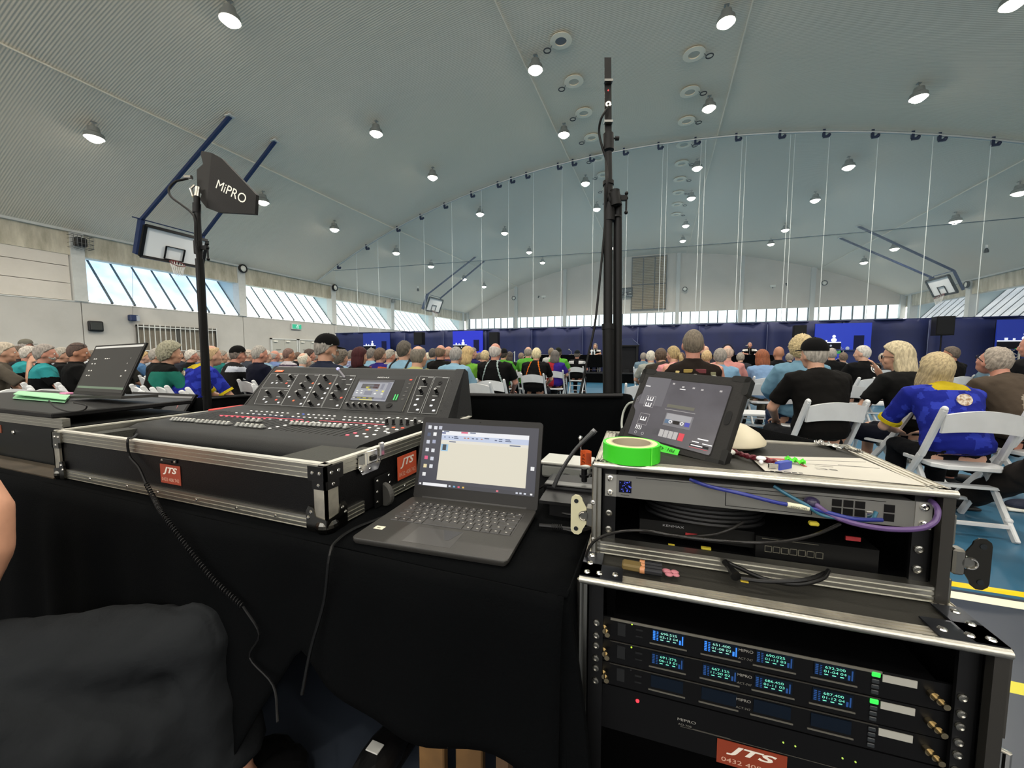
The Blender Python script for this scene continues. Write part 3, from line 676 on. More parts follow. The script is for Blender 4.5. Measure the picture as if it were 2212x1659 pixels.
# ------------------------------------------------------------------ people
def ell(c, a, wx, wy, X=Vector((1, 0, 0)), n=20):
    Y = a.cross(X).normalized()
    return [c + X * (wx * math.cos(t)) + Y * (wy * math.sin(t)) for t in [2 * math.pi * k / n for k in range(n)]]
TS = [(-.06, .10, .08), (0, .165, .125), (.1, .18, .14), (.3, .16, .125), (.5, .165, .12), (.7, .185, .122), (.84, .2, .112), (.93, .165, .09), (.98, .1, .07), (1.0, .062, .06)]
POSES = {   # lean at hip, lean at shoulders, elbows (R,L), hands (R,L)
    'up': (-.14, .06, [(.27, .05, .80), (-.27, .05, .80)], [(.13, .33, .64), (-.13, .33, .64)]),
    'slump': (-.10, .36, [(.27, .16, .76), (-.27, .16, .76)], [(.12, .38, .62), (-.12, .38, .62)]),
    'fwd': (.42, .85, [(.24, .46, .66), (-.24, .46, .66)], [(.08, .62, .70), (-.08, .62, .70)]),
    'low': (.30, .62, [(.27, .34, .68), (-.27, .34, .68)], [(.10, .50, .62), (-.10, .50, .62)]),
    'chin': (.02, .34, [(.24, .26, .78), (-.27, .16, .76)], [(.05, .30, 1.10), (-.12, .36, .62)]),
    'table': (.1, .3, [(.28, .30, .86), (-.28, .30, .86)], [(.14, .55, .84), (-.14, .55, .84)]),
}
def torso(l0, l1, fat):
    p = Vector((0, -.05, .54)); out = []; H_ = .53; last = TS[0][0]
    for (t, w, d) in TS:
        tt = max(t, 0); l = l0 + (l1 - l0) * tt; a = Vector((0, math.sin(l), math.cos(l))); p = p + a * (t - last) * H_; last = t
        belly = 1 + (fat - 1) * math.exp(-((t - .25) / .35) ** 2) * 1.4
        out.append((p.copy(), a, w * (1 + (fat - 1) * .9), d * belly))
    return out
def joints(pose, fat=1.0):
    l0, l1, el, hd = POSES[pose]; T = torso(l0, l1, fat)
    sh = T[6][0] + (T[7][0] - T[6][0]) * .35; nk = T[-1][0]; a = T[-1][1]
    hl = min(l1 * .5, .45); up = Vector((0, math.sin(hl), math.cos(hl)))
    hc = nk + a * .02 + up * .118 + Vector((0, .015, 0))
    return T, sh, nk, hc, [Vector(v) for v in el], [Vector(v) for v in hd]
RX, RY, RZ = .078, .098, .122
def head_parts(g, M):
    def b_(c, s): g.ball(M @ Vector(c), 1, s, M.to_3x3(), 20, 14)
    b_((0, 0, .012), (RX, RY, RZ * .93)); b_((0, .026, -.062), (.057, .066, .062)); b_((0, .066, -.098), (.026, .022, .02))
    b_((0, .098, -.018), (.013, .022, .03)); b_((0, .108, -.036), (.017, .015, .012)); b_((0, .084, .02), (.05, .016, .011)); b_((0, .09, -.066), (.026, .012, .009))
    for s in (-1, 1):
        b_((s * .08, -.004, -.016), (.012, .022, .034)); b_((s * .04, .06, -.035), (.026, .026, .026))
def hand(g, p, d, side):
    d = d.normalized(); x, y, z = frame(d, Vector((0, 0, 1)))
    R = Matrix((x, y, z)).transposed()
    g.ball(p + d * .035, 1, (.042, .016, .048), R, 12, 8)
    for k, (o, L) in enumerate(((-.030, .062), (-.010, .074), (.011, .070), (.031, .052))):
        q = p + x * o + d * .07; q1 = q + d * L * .5 - y * .006; q2 = q + d * L * .85 - y * .028; g.tube([q, q1, q2], [.0095, .009, .007], 8)
    q = p + x * (-.038 * side) + d * .015; g.tube([q, q + x * (-.022 * side) + d * .03 - y * .012, q + x * (-.02 * side) + d * .055 - y * .022], [.012, .011, .008], 8)
def remesh(g, name, vox, disp=0, dsc=.12, smooth=2):
    me = bpy.data.meshes.new(name); bmesh.ops.recalc_face_normals(g.bm, faces=g.bm.faces[:]); g.bm.to_mesh(me); g.bm.free()
    ob = bpy.data.objects.new(name, me); C.objects.link(ob)
    r = ob.modifiers.new('r', 'REMESH'); r.mode = 'VOXEL'; r.voxel_size = vox; r.use_smooth_shade = True
    s = ob.modifiers.new('s', 'SMOOTH'); s.factor = .6; s.iterations = smooth
    if disp:
        tx = bpy.data.textures.new('c', 'CLOUDS'); tx.noise_scale = dsc; tx.noise_depth = 2
        d = ob.modifiers.new('d', 'DISPLACE'); d.texture = tx; d.strength = disp; d.mid_level = .5
    me2 = bpy.data.meshes.new_from_object(ob.evaluated_get(bpy.context.evaluated_depsgraph_get()))
    bpy.data.objects.remove(ob); me2.name = name
    me2.polygons.foreach_set('use_smooth', [True] * len(me2.polygons))
    return me2
def headM(pose, hy, hp, fat=1.0):
    return Matrix.Translation(joints(pose, fat)[3]) @ Matrix.Rotation(hy, 4, 'Z') @ Matrix.Rotation(-hp, 4, 'X')
_bd = {}
LEGS = [[(.10, -.03, .50), (.135, .40, .51), (.14, .42, .10)], [(-.10, -.03, .50), (-.135, .40, .51), (-.14, .42, .10)]]
def body_mesh(pose, hy, hp, fat):
    k = ('b', pose, round(hy, 2), round(hp, 2), fat)
    if k in _bd: return _bd[k]
    T, sh, nk, hc, el, hd = joints(pose, fat); g = G()
    g.loft([ell(p, a, w * .95, d * .95) for p, a, w, d in T])
    g.tube([nk - Vector((0, 0, .05)), nk + (hc - nk) * .45 - Vector((0, .01, 0)), hc - Vector((0, .012, .03))], [.062, .056, .058], 14)
    head_parts(g, headM(pose, hy, hp, fat))
    sw = .165 * (1 + (fat - 1) * .9)
    for i, s in ((0, 1), (1, -1)):
        S = sh + Vector((s * sw, 0, .0)); g.tube([S + Vector((-s * .05, 0, .01)), S, el[i], hd[i]], [.05, .055, .042, .028], 12); g.ball(el[i], .043)
        hand(g, hd[i] - (hd[i] - el[i]).normalized() * .01, (hd[i] - el[i]) if pose != 'chin' or i else Vector((-.2, .2, .6)), s)
        L = [Vector(p) for p in LEGS[i]]; g.tube(L, [.085, .06, .038], 14); g.ball(L[1], .062); g.ball(L[2] + Vector((0, .05, -.055)), 1, (.042, .11, .04))
        g.tube([L[2], L[2] + Vector((0, 0, -.06))], .04, 10)
    _bd[k] = remesh(g, 'body', .0105, 0); return _bd[k]
def shirt_mesh(pose, fat, sleeve):
    k = ('s', pose, fat, sleeve)
    if k in _bd: return _bd[k]
    T, sh, nk, hc, el, hd = joints(pose, fat); g = G()
    g.loft([ell(p, a, w + .014, d + .014) for p, a, w, d in T[:-1]] + [ell(T[-1][0] + T[-1][1] * .005, T[-1][1], .066, .062)])
    sw = .17 * (1 + (fat - 1) * .9)
    for i, s in ((0, 1), (1, -1)):
        S = sh + Vector((s * sw, 0, .0)); E = el[i]; Hn = hd[i]
        if sleeve == 'vest': continue
        e = S + (E - S) * (.78 if sleeve == 'short' else 1)
        pts = [S + Vector((-s * .07, 0, .01)), S, e]; rs = [.068, .074, .068]
        if sleeve == 'long': pts.append(E + (Hn - E) * .9); rs += [.042]
        g.tube(pts, rs, 14)
    g.tube([nk - T[-1][1] * .03, nk + T[-1][1] * .022 + Vector((0, -.004, 0))], [.078, .066], 16)
    _bd[k] = remesh(g, 'shirt', .013, .02, .09, 1); return _bd[k]
def trousers_mesh(pose, short):
    k = ('t', pose, short)
    if k in _bd: return _bd[k]
    l0, l1 = POSES[pose][:2]; T = torso(l0, l1, 1); g = G()
    g.loft([ell(p, a, w + .012, d + .012) for p, a, w, d in T[:3]])
    for i in (0, 1):
        L = [Vector(p) for p in LEGS[i]]
        if short: L = L[:2]; g.tube([L[0], L[0] + (L[1] - L[0]) * .9], [.102, .086], 14)
        else: g.tube([L[0], L[1], L[2] + Vector((0, 0, .02))], [.10, .078, .06], 14); g.ball(L[1], .078)
    _bd[k] = remesh(g, 'trousers', .015, .02, .1, 1); return _bd[k]
def shoe_mesh(i):
    k = ('shoe', i)
    if k in _bd: return _bd[k]
    L = Vector(LEGS[i][2]); g = G(); g.ball(L + Vector((0, .06, -.05)), 1, (.05, .135, .045)); g.tube([L + Vector((0, 0, -.05)), L + Vector((0, 0, .0))], [.05, .046], 12); g.box(L + Vector((0, .06, -.088)), (.085, .25, .022), None, .01)
    _bd[k] = g.mesh('shoe', DARKM, True); return _bd[k]
def hl_(y):   # hairline height for a direction's front-back share
    T = [(-1, -.90), (-.6, -.86), (-.25, -.66), (.0, -.22), (.1, .02), (.35, .18), (.6, .42), (1, .66)]
    for (a, b_), (c_, d) in zip(T, T[1:]):
        if y <= c_: return b_ + (d - b_) * (y - a) / (c_ - a)
    return .66
def hair_mesh(st):
    k = ('h', st)
    if k in _bd: return _bd[k]
    bm = bmesh.new(); bmesh.ops.create_icosphere(bm, subdivisions=5, radius=1)
    th = {'buzz': .006, 'short': .013, 'thin': .008, 'fringe': .012, 'curly': .036, 'bob': .028, 'long': .026, 'bun': .012, 'fluffy': .026, 'beard': .014}[st]
    for v in bm.verts:
        d = v.co.normalized(); r = 1 / math.sqrt((d.x / RX) ** 2 + (d.y / RY) ** 2 + (d.z / (RZ * .93)) ** 2)
        if st == 'beard': m_ = max(0, min(1, (d.y - .35) * 4)) * max(0, min(1, (-.42 - d.z) * 6)); r *= 1.05
        else:
            m_ = max(0, min(1, (d.z - hl_(d.y)) * 7))
            if st == 'fringe': m_ *= max(0, min(1, (.52 - d.z - .3 * d.y) * 6))
            if st == 'thin': m_ *= .35 + .65 * max(0, min(1, (.9 - d.z) * 5))
            if st in ('bob', 'long'): m_ = max(m_, max(0, min(1, (.25 - d.y) * 5)) * (1 if d.z < .3 else 0))
        amp = {'curly': .020, 'fluffy': .014, 'bob': .008, 'long': .006, 'short': .008, 'beard': .010}.get(st, .003)
        fr = 55 if st == 'curly' else 38
        nz = noise.noise(d * fr * .2) * .6 + noise.noise(d * fr * .5) * .5
        if st in ('short', 'thin', 'fringe', 'bun'): nz = noise.noise(Vector((math.atan2(d.x, -d.y) * 6, d.z * 2.2, 0))) + .5 * nz
        if st in ('bob', 'long'): nz = noise.noise(Vector((math.atan2(d.x, d.y) * 7, d.z * 1.2, 0)))
        rr = r + (-.012) * (1 - m_) + m_ * (th + amp * nz)
        p = d * rr + Vector((0, 0, .012))
        if st in ('bob', 'long') and d.y < .3 and p.z < .0:
            L = 1.9 if st == 'long' else .75
            w = max(0, min(1, (.3 - d.y) * 4)); sp = math.sqrt(d.x ** 2 + d.y ** 2)
            p.z -= (-p.z) * L * w * .9
            if w > 0: p.x = p.x + math.copysign(min(abs(d.x), .5) * .05, d.x) * w * min(1, -p.z * 8); p.y -= .03 * w * min(1, -p.z * 8)
        v.co = p
    me = bpy.data.meshes.new('hair'); bm.to_mesh(me); bm.free()
    if st == 'bun':
        b2 = bmesh.new(); b2.from_mesh(me); g = G(); g.bm.free(); g.bm = b2; g.ball((0, -.115, .0), .035); g.tube([(0, -.13, 0), (0, -.16, -.08), (0, -.14, -.17)], [.026, .034, .012], 10); b2.to_mesh(me); b2.free()
    me.polygons.foreach_set('use_smooth', [True] * len(me.polygons)); _bd[k] = me; return me
def withmat(me, mats):
    key = (me.name, str([m.name for m in mats]))
    if key in _bd: return _bd[key]
    m2 = me.copy(); m2.materials.clear()
    for m in mats: m2.materials.append(m)
    _bd[key] = m2; return m2
def hairmat(c):
    k = ('hair', c)
    if k in _mats: return _mats[k]
    m = mat(c, .7, nz=.4, nscale=9, bump=.9, bscale=11).copy(); nt = m.node_tree
    tc = [n for n in nt.nodes if n.type == 'TEX_COORD'][0]
    mp = nt.nodes.new('ShaderNodeMapping'); mp.inputs['Scale'].default_value = (9, 9, 1.6); nt.links.new(tc.outputs['Object'], mp.inputs[0])
    for n in nt.nodes:
        if n.type == 'TEX_NOISE': nt.links.new(mp.outputs[0], n.inputs['Vector'])
    _mats[k] = m; return m
def cloth(c, c2=None, nscale=9):
    c = tuple(v * (.45 if sum(lin(c)) < .06 else .8) for v in lin(c)); c2 = tuple(v * .8 for v in lin(c2)) if c2 else None
    return mat(c, .88, nz=0 if c2 else .12, nscale=nscale, col2=c2, bump=.15, bscale=60, spec=.12)
def paint(me, mats, fn):
    m2 = me.copy(); m2.materials.clear()
    for m in mats: m2.materials.append(m)
    for p in m2.polygons: p.material_index = fn(p.center)
    return m2
def sk(c): return mat(c, .55, nz=.1, nscale=18, bump=.06, bscale=80)
SKP, SKF, SKT, SKB = sk('#b58a72'), sk('#be957f'), sk('#9c6c52'), sk('#6f4634')
SKR = sk('#b27c68')
# shirt paint rules (x side, y back negative, z height)
def f_teal(c): return 1 if (c.z > .93 and abs(c.x) > .06 and c.y < .12 and c.z - .93 > (abs(c.x) - .2) * .2) else 0
def f_tealside(c): return 1 if (c.x > .05 and c.z > .84 + (.15 - c.x) * .8 and c.z < 1.02) else 0
def f_pipe(c):
    q = abs(abs(c.x) - (.085 + (1.04 - c.z) * .30)); return 1 if q < .009 and c.z > .80 and c.y < -.03 and abs(c.x) < .19 else 0
def f_white_sh(c): return 1 if c.z > .97 and c.z < 1.07 - abs(c.x) * .1 and abs(c.x) > .07 else 0
def f_stripes(c): return 1 if int(c.z * 32) % 3 == 0 else 0
def f_jersey(c):
    if c.z > 1.02 and abs(c.x) < .105: return 2
    return 1 if noise.noise(c * 16) > .16 else 0
def f_half(c): return 1 if c.x > .0 else 0
def f_front(c): return 1 if c.y > .02 and abs(c.x) < .1 else 0
SHIRT = {
    'teal': (f_teal, ['#0c0e10', '#2f8f93']), 'tealside': (f_tealside, ['#0b0e0e', '#1f6a5c']), 'pipe': (f_pipe, ['#0f0f0f', '#9fb0ae']), 'brownpipe': (f_pipe, ['#4a4036', '#8f8678']),
    'whitesh': (f_white_sh, ['#101011', '#c9c9c9']), 'stripes': (f_stripes, ['#b9b4b8', '#463a4c']), 'jersey': (f_jersey, ['#1a2482', '#2b39a4', '#b39f1c']), 'redpurple': (f_half, ['#a02832', '#33237c']),
    'limepipe': (f_pipe, ['#101210', '#6fb52c']), 'orange': (f_pipe, ['#0f0f0f', '#cf6a22']), 'greenback': (f_half, ['#101210', '#6aa53a']), 'orangeback': (f_white_sh, ['#2c2470', '#b05a3a']),
}
_plab = set()
def person(px, ytop, dep, pose, look, label, hair=('short', '#8a8580'), skin=SKP, shirt=('plain', '#202124'), trou='#1b1d22', fat=1.05, hy=0, hp=0, cap=None, extra=None, seat=True, rz=None, sleeve='short', base_z=None, short=False, clab=None, size=None):
    """px/ytop/dep give the place of the head top (sight line and distance), look = body heading in degrees left of straight up the hall"""
    if px < 1020 and base_z is None: look *= .35; hy *= .5
    rz = R_(look); hy, hp = R_(hy), R_(hp)
    T, sh, nk, hc, el, hd = joints(pose, fat)
    bz = base_z or 0.0
    if base_z is None:   # neighbours keep an arm's width apart along the sight line
        for k_ in (0, .05, -.05, .1, -.1, .15, -.15, .2, .26, .33, .4, .5, -.2, .6, .7):
            d_ = dep * (1 + k_); q_ = at_d(px, ytop, d_)
            if (k_ == 0 or dep > 5.3) and q_.y < 15.6 and all((q_.x - a_) ** 2 + (q_.y - b_) ** 2 > (.50 if dep > 5.3 else .1) ** 2 for a_, b_ in _plab): dep = d_; break
        q_ = at_d(px, ytop, dep); _plab.add((q_.x, q_.y))
    top = at_d(px, ytop, dep)
    s = size or max(.9, min(1.13, (top.z - bz) / (hc.z + .128)))
    off = Matrix.Rotation(rz, 3, 'Z') @ Vector((hc.x, hc.y, 0)) * s
    x, y = top.x - off.x, top.y - off.y
    t = thing('person', label, 'person', (x, y, bz), rz, 'seated audience' if base_z is None else 'people on the stage'); t.scale = (s, s, s)
    link('body', withmat(body_mesh(pose, hy, hp, fat), [skin]), t)
    HM = headM(pose, hy, hp, fat)
    sme = shirt_mesh(pose, fat, sleeve)
    if shirt[0] == 'plain': so = link('shirt', withmat(sme, [cloth(shirt[1])]), t)
    elif shirt[0] == 'print': so = link('shirt', withmat(sme, [cloth(shirt[1], shirt[2], 22)]), t)
    else:
        fn, cs = SHIRT[shirt[0]]; cs = list(cs)
        for i_, c_ in enumerate(shirt[1:]): cs[i_] = c_
        key = ('sp', sme.name, shirt)
        if key not in _bd: _bd[key] = paint(sme, [cloth(c_) for c_ in cs], fn)
        so = link('shirt', _bd[key], t)
    if shirt[0] == 'jersey':
        g = G()
        for i, sg in ((0, 1), (1, -1)):
            S = sh + Vector((sg * .17, 0, 0)); a = S + (el[i] - S) * .76; b_ = S + (el[i] - S) * .84; g.tube([a, b_], .082, 16)
        g.done('cuff', cloth('#c9b31c'), so)
        g = G(); bk = T[5][0] + Vector((.02, -.145, .05)); g.lathe([(.001, -.004), (.045, -.004), (.045, .006), (.001, .006)], bk, (0, -1, .25), 20); g.done('round_crest', mat('#c9bfae', .8, col2='#8a6a4a', nscale=60), so)
    link('trousers', withmat(trousers_mesh(pose, short), [cloth(trou)]), t)
    for i in (0, 1): link('shoe', withmat(shoe_mesh(i), [mat('#17181a', .6)]), t)
    if hair:
        link('hair', withmat(hair_mesh(hair[0]), [hairmat(hair[1])]), t, HM)
    if dep < 9 or base_z is not None:
        k = 'eyes'
        if k not in _bd:
            g = G()
            for s_ in (-1, 1): g.ball((s_ * .031, .083, .003), .0115, u=8, v=6)
            g.mi = 1
            for s_ in (-1, 1): g.ball((s_ * .031, .0925, .003), .0045, u=6, v=4)
            _bd[k] = g.mesh('eyes', [mat('#cfcac2', .3), mat('#241c18', .3)], True)
        link('eyes', _bd[k], t, HM)
    if cap:
        k = ('cap', cap)
        if k not in _bd:
            g = G(); rings = []
            for q in range(9):
                a = q / 8 * math.pi / 2; rings.append([Vector(((RX + .013) * math.cos(a) * math.cos(u), (RY + .013) * math.cos(a) * math.sin(u) - .004, .035 + (RZ - .0) * .93 * math.sin(a) + .02 * max(0, math.sin(u)) * math.cos(a))) for u in [2 * math.pi * kk / 24 for kk in range(24)]])
            g.loft(rings)
            g.ball((0, -.004, .147), .006)
            pts = [(-.07, .0), (-.066, .05), (-.045, .08), (0, .092), (.045, .08), (.066, .05), (.07, .0)]
            g.mi = 1 if isinstance(cap, tuple) else 0
            g.loft([[Vector((x_, .075 + y_, .048 - 1.6 * x_ * x_ * 2 - y_ * .12 + dz)) for x_, y_ in pts] for dz in (0, .007)])
            cc = cap if isinstance(cap, tuple) else (cap,)
            _bd[k] = g.mesh('cap', [cloth(c_) for c_ in cc], True)
        link('cap', _bd[k], t, HM)
    if extra == 'beard': link('beard', withmat(hair_mesh('beard'), [hairmat('#b9b4ac')]), t, HM)
    if extra in ('headtop_glasses', 'glasses', 'redglasses'):
        k = (extra,)
        if k not in _bd:
            g = G(); zz, yy = (.0, .1) if extra != 'headtop_glasses' else (.095, .06)
            for s_ in (-1, 1): g.tube([(s_ * .033 + .022 * math.cos(a), yy, zz + .016 * math.sin(a)) for a in [kk * math.pi / 6 for kk in range(12)]], .003, 5, close=True); g.tube([(s_ * .056, yy, zz + .004), (s_ * .085, yy - .07, zz), (s_ * .086, yy - .12, zz - .01)], .003, 5)
            g.bar((-.012, yy + .002, zz + .004), (.012, yy + .002, zz + .004), .004, .004)
            _bd[k] = g.mesh('glasses', mat('#8a2320' if extra == 'redglasses' else '#17181a', .3), True)
        link('glasses', _bd[k], t, HM)
    if extra == 'headset':
        g = G(); g.tube([(.088 * math.cos(a), -.0, .012 + .132 * math.sin(a)) for a in [math.pi * kk / 12 for kk in range(13)]], .006, 6)
        for s_ in (-1, 1): g.cyl((s_ * .08, 0, 0), (s_ * .1, 0, 0), .035)
        o = g.done('headset', BLACK, t); o.matrix_basis = HM
    if extra == 'straps':
        g = G()
        for a, b_ in ((-.13, -.02), (.13, .02)):
            g.tube([T[7][0] + Vector((a * .9, .0, .075)), T[6][0] + Vector((a, -.13, -.02)), T[3][0] + Vector((b_ * 3, -.165, 0))], .013, 6, sm=3)
        g.done('strap', BLACK, t)
    if extra == 'logo':
        g = G(); bk = T[6][0] + Vector((.06, -.135, -.01)); g.lathe([(.055, 0), (.066, 0), (.066, .006), (.055, .006)], bk, (0, -1, .2), 24, close=True); g.lathe([(.001, 0), (.038, 0), (.034, .006), (.001, .006)], bk, (0, -1, .2), 9); g.done('round_logo', mat('#d8d8d4', .7), so)
    if extra == 'bike':
        g = G(); bk = T[5][0] + Vector((-.06, -.152, .03))
        for dx in (-.045, .045): g.tube([bk + Vector((dx + .025 * math.cos(a), 0, .025 * math.sin(a) - .03)) for a in [kk * math.pi / 6 for kk in range(12)]], .004, 5, close=True)
        g.mi = 1; g.tube([bk + Vector((-.045, -.003, -.03)), bk + Vector((-.01, -.003, .0)), bk + Vector((.045, -.003, -.03))], .007, 6); g.tube([bk + Vector((-.02, -.003, .015)), bk + Vector((.03, -.003, .01)), bk + Vector((.03, -.003, .04))], .008, 6)
        g.done('motorcycle_print', [mat('#1b1c22', .8), mat('#b23a3a', .8)], so)
    if extra == 'patches':
        bk = T[6][0]; spec_ = [(-.12, .05, .05, .03, '#b9a56c'), (-.05, .065, .07, .03, '#8a7436'), (.045, .065, .08, .035, '#5a1f24'), (-.15, .0, .05, .03, '#a59f90'), (.13, .04, .06, .035, '#6b6a50'), (.16, .0, .05, .03, '#8f8a70')]
        for x_, z_, w_, h_, c_ in spec_:
            g = G(); g.box(bk + Vector((x_, -.132 + abs(x_) * .2, z_ - .06)), (w_, .012, h_), Matrix.Rotation(-x_ * 1.6, 3, 'Z') , .003); g.done('patch', mat(c_, .8), so)
        for x_, z_, c_ in ((0, -.05, '#c4c0b4'), (.07, -.06, '#3f4238'), (.145, -.06, '#c9c8ba')):
            g = G(); g.lathe([(.001, 0), (.032, 0), (.032, .008), (.001, .008)], bk + Vector((x_, -.145 + abs(x_) * .2, z_)), (0, -1, 0), 20); p_ = g.done('patch', mat(c_, .8), so)
            g = G(); g.lathe([(.015, 0), (.024, 0), (.024, .010), (.015, .010)], bk + Vector((x_, -.146 + abs(x_) * .2, z_)), (0, -1, 0), 20, close=True); g.done('patch_emblem', BLACK, so)
        g = G(); g.box(bk + Vector((-.085, -.134, -.062)), (.10, .012, .036), None, .003); p_ = g.done('patch', mat('#3a1f1c', .8), so)
        text('BACA', p_, bk + Vector((-.085, -.1405, -.062)), (1, 0, 0), (0, 0, 1), .018, mat('#d8cdb4', .8))
    if seat:
        chair(x - 0, y - 0, rz, (clab or ' '.join(('white chair under the ' + label).split()[:16])), dep > 7)
    return t
LB = '#7fa3b8'   # light blue shirts
G1, G2, G3 = '#8f8a84', '#b5aea2', '#6b6660'
# px, y of head top, distance, pose, heading, label
P = person
# --- right side, near
P(1498, 712, 3.45, 'up', 4, 'big man with cropped hair in a patch covered leather vest', ('buzz', '#6d6253'), SKR, ('plain', '#2a211c'), fat=1.12, sleeve='vest', extra='patches')
P(1760, 734, 3.25, 'slump', 14, 'man in black cap and black polo, back to camera on right', ('fringe', '#a09a90'), SKP, ('plain', '#141210'), cap='#0f0f10', fat=1.12, hy=10)
P(1940, 741, 3.45, 'chin', 30, 'woman with long blonde hair in black top, hand at mouth', ('long', '#c4b694'), SKP, ('plain', '#191a1a'), trou='#14182a', short=True, hy=30, extra='glasses')
P(2022, 765, 2.95, 'low', 3, 'person with short blond hair in bright blue jersey with yellow collar', ('bob', '#b7a57e'), SKF, ('jersey',), trou='#15171c', fat=1.12, hp=-30)
P(2150, 750, 3.3, 'low', 22, 'curly grey haired man in brown shirt leaning forward', ('short', '#9b9184'), SKR, ('brownpipe',), trou='#171411', fat=1.34, hp=-28, extra='glasses')
P(2236, 722, 4.4, 'slump', 10, 'pink faced man cut off by the right edge', ('fringe', '#a09080'), SKR, ('plain', '#1b1b1d'), hy=30)
P(1733, 728, 4.1, 'up', -2, 'woman with blonde curly hair in light denim shirt', ('curly', '#bba87c'), SKP, ('plain', '#6d93a8'), trou='#26324a', sleeve='long')
P(1797, 752, 7.6, 'up', 0, 'small grey haired man in black beside the truss tower', ('buzz', '#9a948c'), SKP, ('plain', '#121314'))
P(1865, 746, 6.0, 'up', 22, 'white haired man in black shirt with round white logo', ('buzz', '#c4bfb6'), SKF, ('plain', '#101112'), extra='logo', fat=1.15, hy=30)
P(2056, 749, 6.6, 'up', 25, 'dark haired man in black beside the blond jersey wearer', ('short', '#5b4f44'), SKT, ('plain', '#121214'), hy=35, extra='glasses')
P(1683, 748, 6.9, 'up', -12, 'bald tanned man in black and beige near the stage', None, SKT, ('plain', '#14151a'), hy=25)
P(1647, 757, 6.3, 'slump', 8, 'red haired person in pale blue shirt', ('bob', '#8a4c2a'), SKP, ('plain', '#7d9cc0'), trou='#5d5648')
P(1572, 746, 6.2, 'up', -4, 'pink bald man wearing a black headset and pink shirt', ('fringe', '#c2aa98'), SKF, ('plain', '#c98a84'), extra='headset')
P(1556, 753, 5.6, 'up', 0, 'grey haired person in light blue shirt with motorcycle print', ('short', '#8c857c'), SKP, ('plain', '#7ba0bc'), extra='bike', fat=1.15)
P(1527, 757, 6.9, 'up', -4, 'blonde person with red collar behind the leather vest man', ('short', '#c0a578'), SKP, ('plain', '#a8323a'))
P(1524, 747, 8.4, 'up', -4, 'bald pink headed man mostly hidden behind the leather vest man', None, SKF, ('plain', '#2a2c34'))
P(1455, 748, 5.7, 'slump', 20, 'woman with blonde ponytail and pink top', ('bun', '#a08a5e'), SKP, ('plain', '#d08a8c'), hy=25)
P(1428, 753, 6.0, 'fwd', 18, 'brown haired person in dark brown leaning forward', ('short', '#4d3a2a'), SKP, ('plain', '#2f2a24'), fat=1.15)
P(1406, 758, 7.4, 'slump', 12, 'white haired person in pale grey shirt by the poles', ('short', '#c7c2b4'), SKP, ('plain', '#9a9c94'))
# --- centre
P(1070, 741, 5.6, 'up', 0, 'large bald man in black shirt with grey piping', ('fringe', '#b9b2aa'), SKR, ('pipe',), fat=1.2)
P(1159, 752, 7.3, 'slump', 3, 'white blonde person in black and orange shirt', ('short', '#d0c49c'), SKP, ('orange',), trou='#181c2a', fat=1.2)
P(1141, 749, 8.6, 'up', 3, 'balding man in bright green shirt, left of the white blonde person', ('fringe', '#8d857a'), SKP, ('plain', '#56a03a'))
P(1199, 758, 8.6, 'up', 4, 'grey haired woman in red and purple top', ('bob', '#5d5854'), SKP, ('redpurple',), trou='#17181c')
P(1206, 752, 10.0, 'up', 6, 'person in green topped cap and green shirt', ('short', '#4a4038'), SKP, ('plain', '#5aa838'), cap=('#22281c', '#7fc04a'))
P(1191, 752, 11.2, 'up', 4, 'brown haired person in white behind the green capped person', ('short', '#7a6a54'), SKP, ('plain', '#b9b9b4'))
P(1247, 757, 11.2, 'up', 0, 'man in dark cap, black shirt with white shoulders', ('short', '#5b554e'), SKR, ('whitesh',), cap='#1c242c', trou='#15161a')
P(1048, 757, 7.6, 'slump', -8, 'blond person in black and white left of the large bald man', ('short', '#c0ae84'), SKP, ('whitesh',), hp=-15)
P(1088, 754, 8.6, 'up', -4, 'dark haired person in green right of the large bald man', ('short', '#3a302a'), SKP, ('plain', '#4e9a34'), cap='#16181a')
P(1101, 761, 10.2, 'up', -4, 'small dark haired woman beyond the person in green', ('bob', '#3d3430'), SKP, ('plain', '#1c1e22'))
P(1010, 750, 6.2, 'up', -16, 'blonde woman in black and lime top', ('bob', '#b89e6c'), SKP, ('greenback',), hy=-20, hp=8)
P(1020, 751, 8.0, 'up', -20, 'person in dark violet behind the blonde woman', ('short', '#8a8078'), SKP, ('plain', '#1f1c50'), hy=-30)
P(985, 750, 5.5, 'slump', -8, 'grey haired man in light denim shirt', ('short', '#8f8b86'), SKP, ('plain', LB), fat=1.15)
P(952, 745, 5.6, 'up', -8, 'balding tanned man in black collar shirt', ('fringe', '#6d5b48'), SKR, ('plain', '#14110f'), fat=1.1)
P(969, 748, 7.2, 'up', -12, 'pink headed man behind the balding tanned man', ('fringe', '#a08672'), SKR, ('plain', '#2c2648'), hy=-25)
P(935, 753, 8.6, 'up', -8, 'dark haired head between the green shirt man and the tanned man', ('short', '#4a443e'), SKP, ('plain', '#54707e'))
P(904, 747, 4.2, 'slump', -10, 'thinning grey haired man in pale yellow green polo', ('thin', '#6e675c'), SKP, ('plain', '#a9a76c'), fat=1.25, hp=-8)
P(873, 737, 5.1, 'up', -16, 'dark haired man in light blue shirt with black straps', ('short', '#4d463c'), SKP, ('plain', LB), extra='straps', fat=1.15, hy=-8)
P(842, 755, 7.0, 'up', -20, 'grey haired person in cream with glasses pushed up', ('short', '#9a9488'), SKR, ('plain', '#b0a392'), extra='headtop_glasses', hy=-45, hp=12)
P(821, 752, 6.6, 'up', -22, 'brown haired person in orange and violet top', ('short', '#5a4838'), SKP, ('orangeback',), hy=-20)
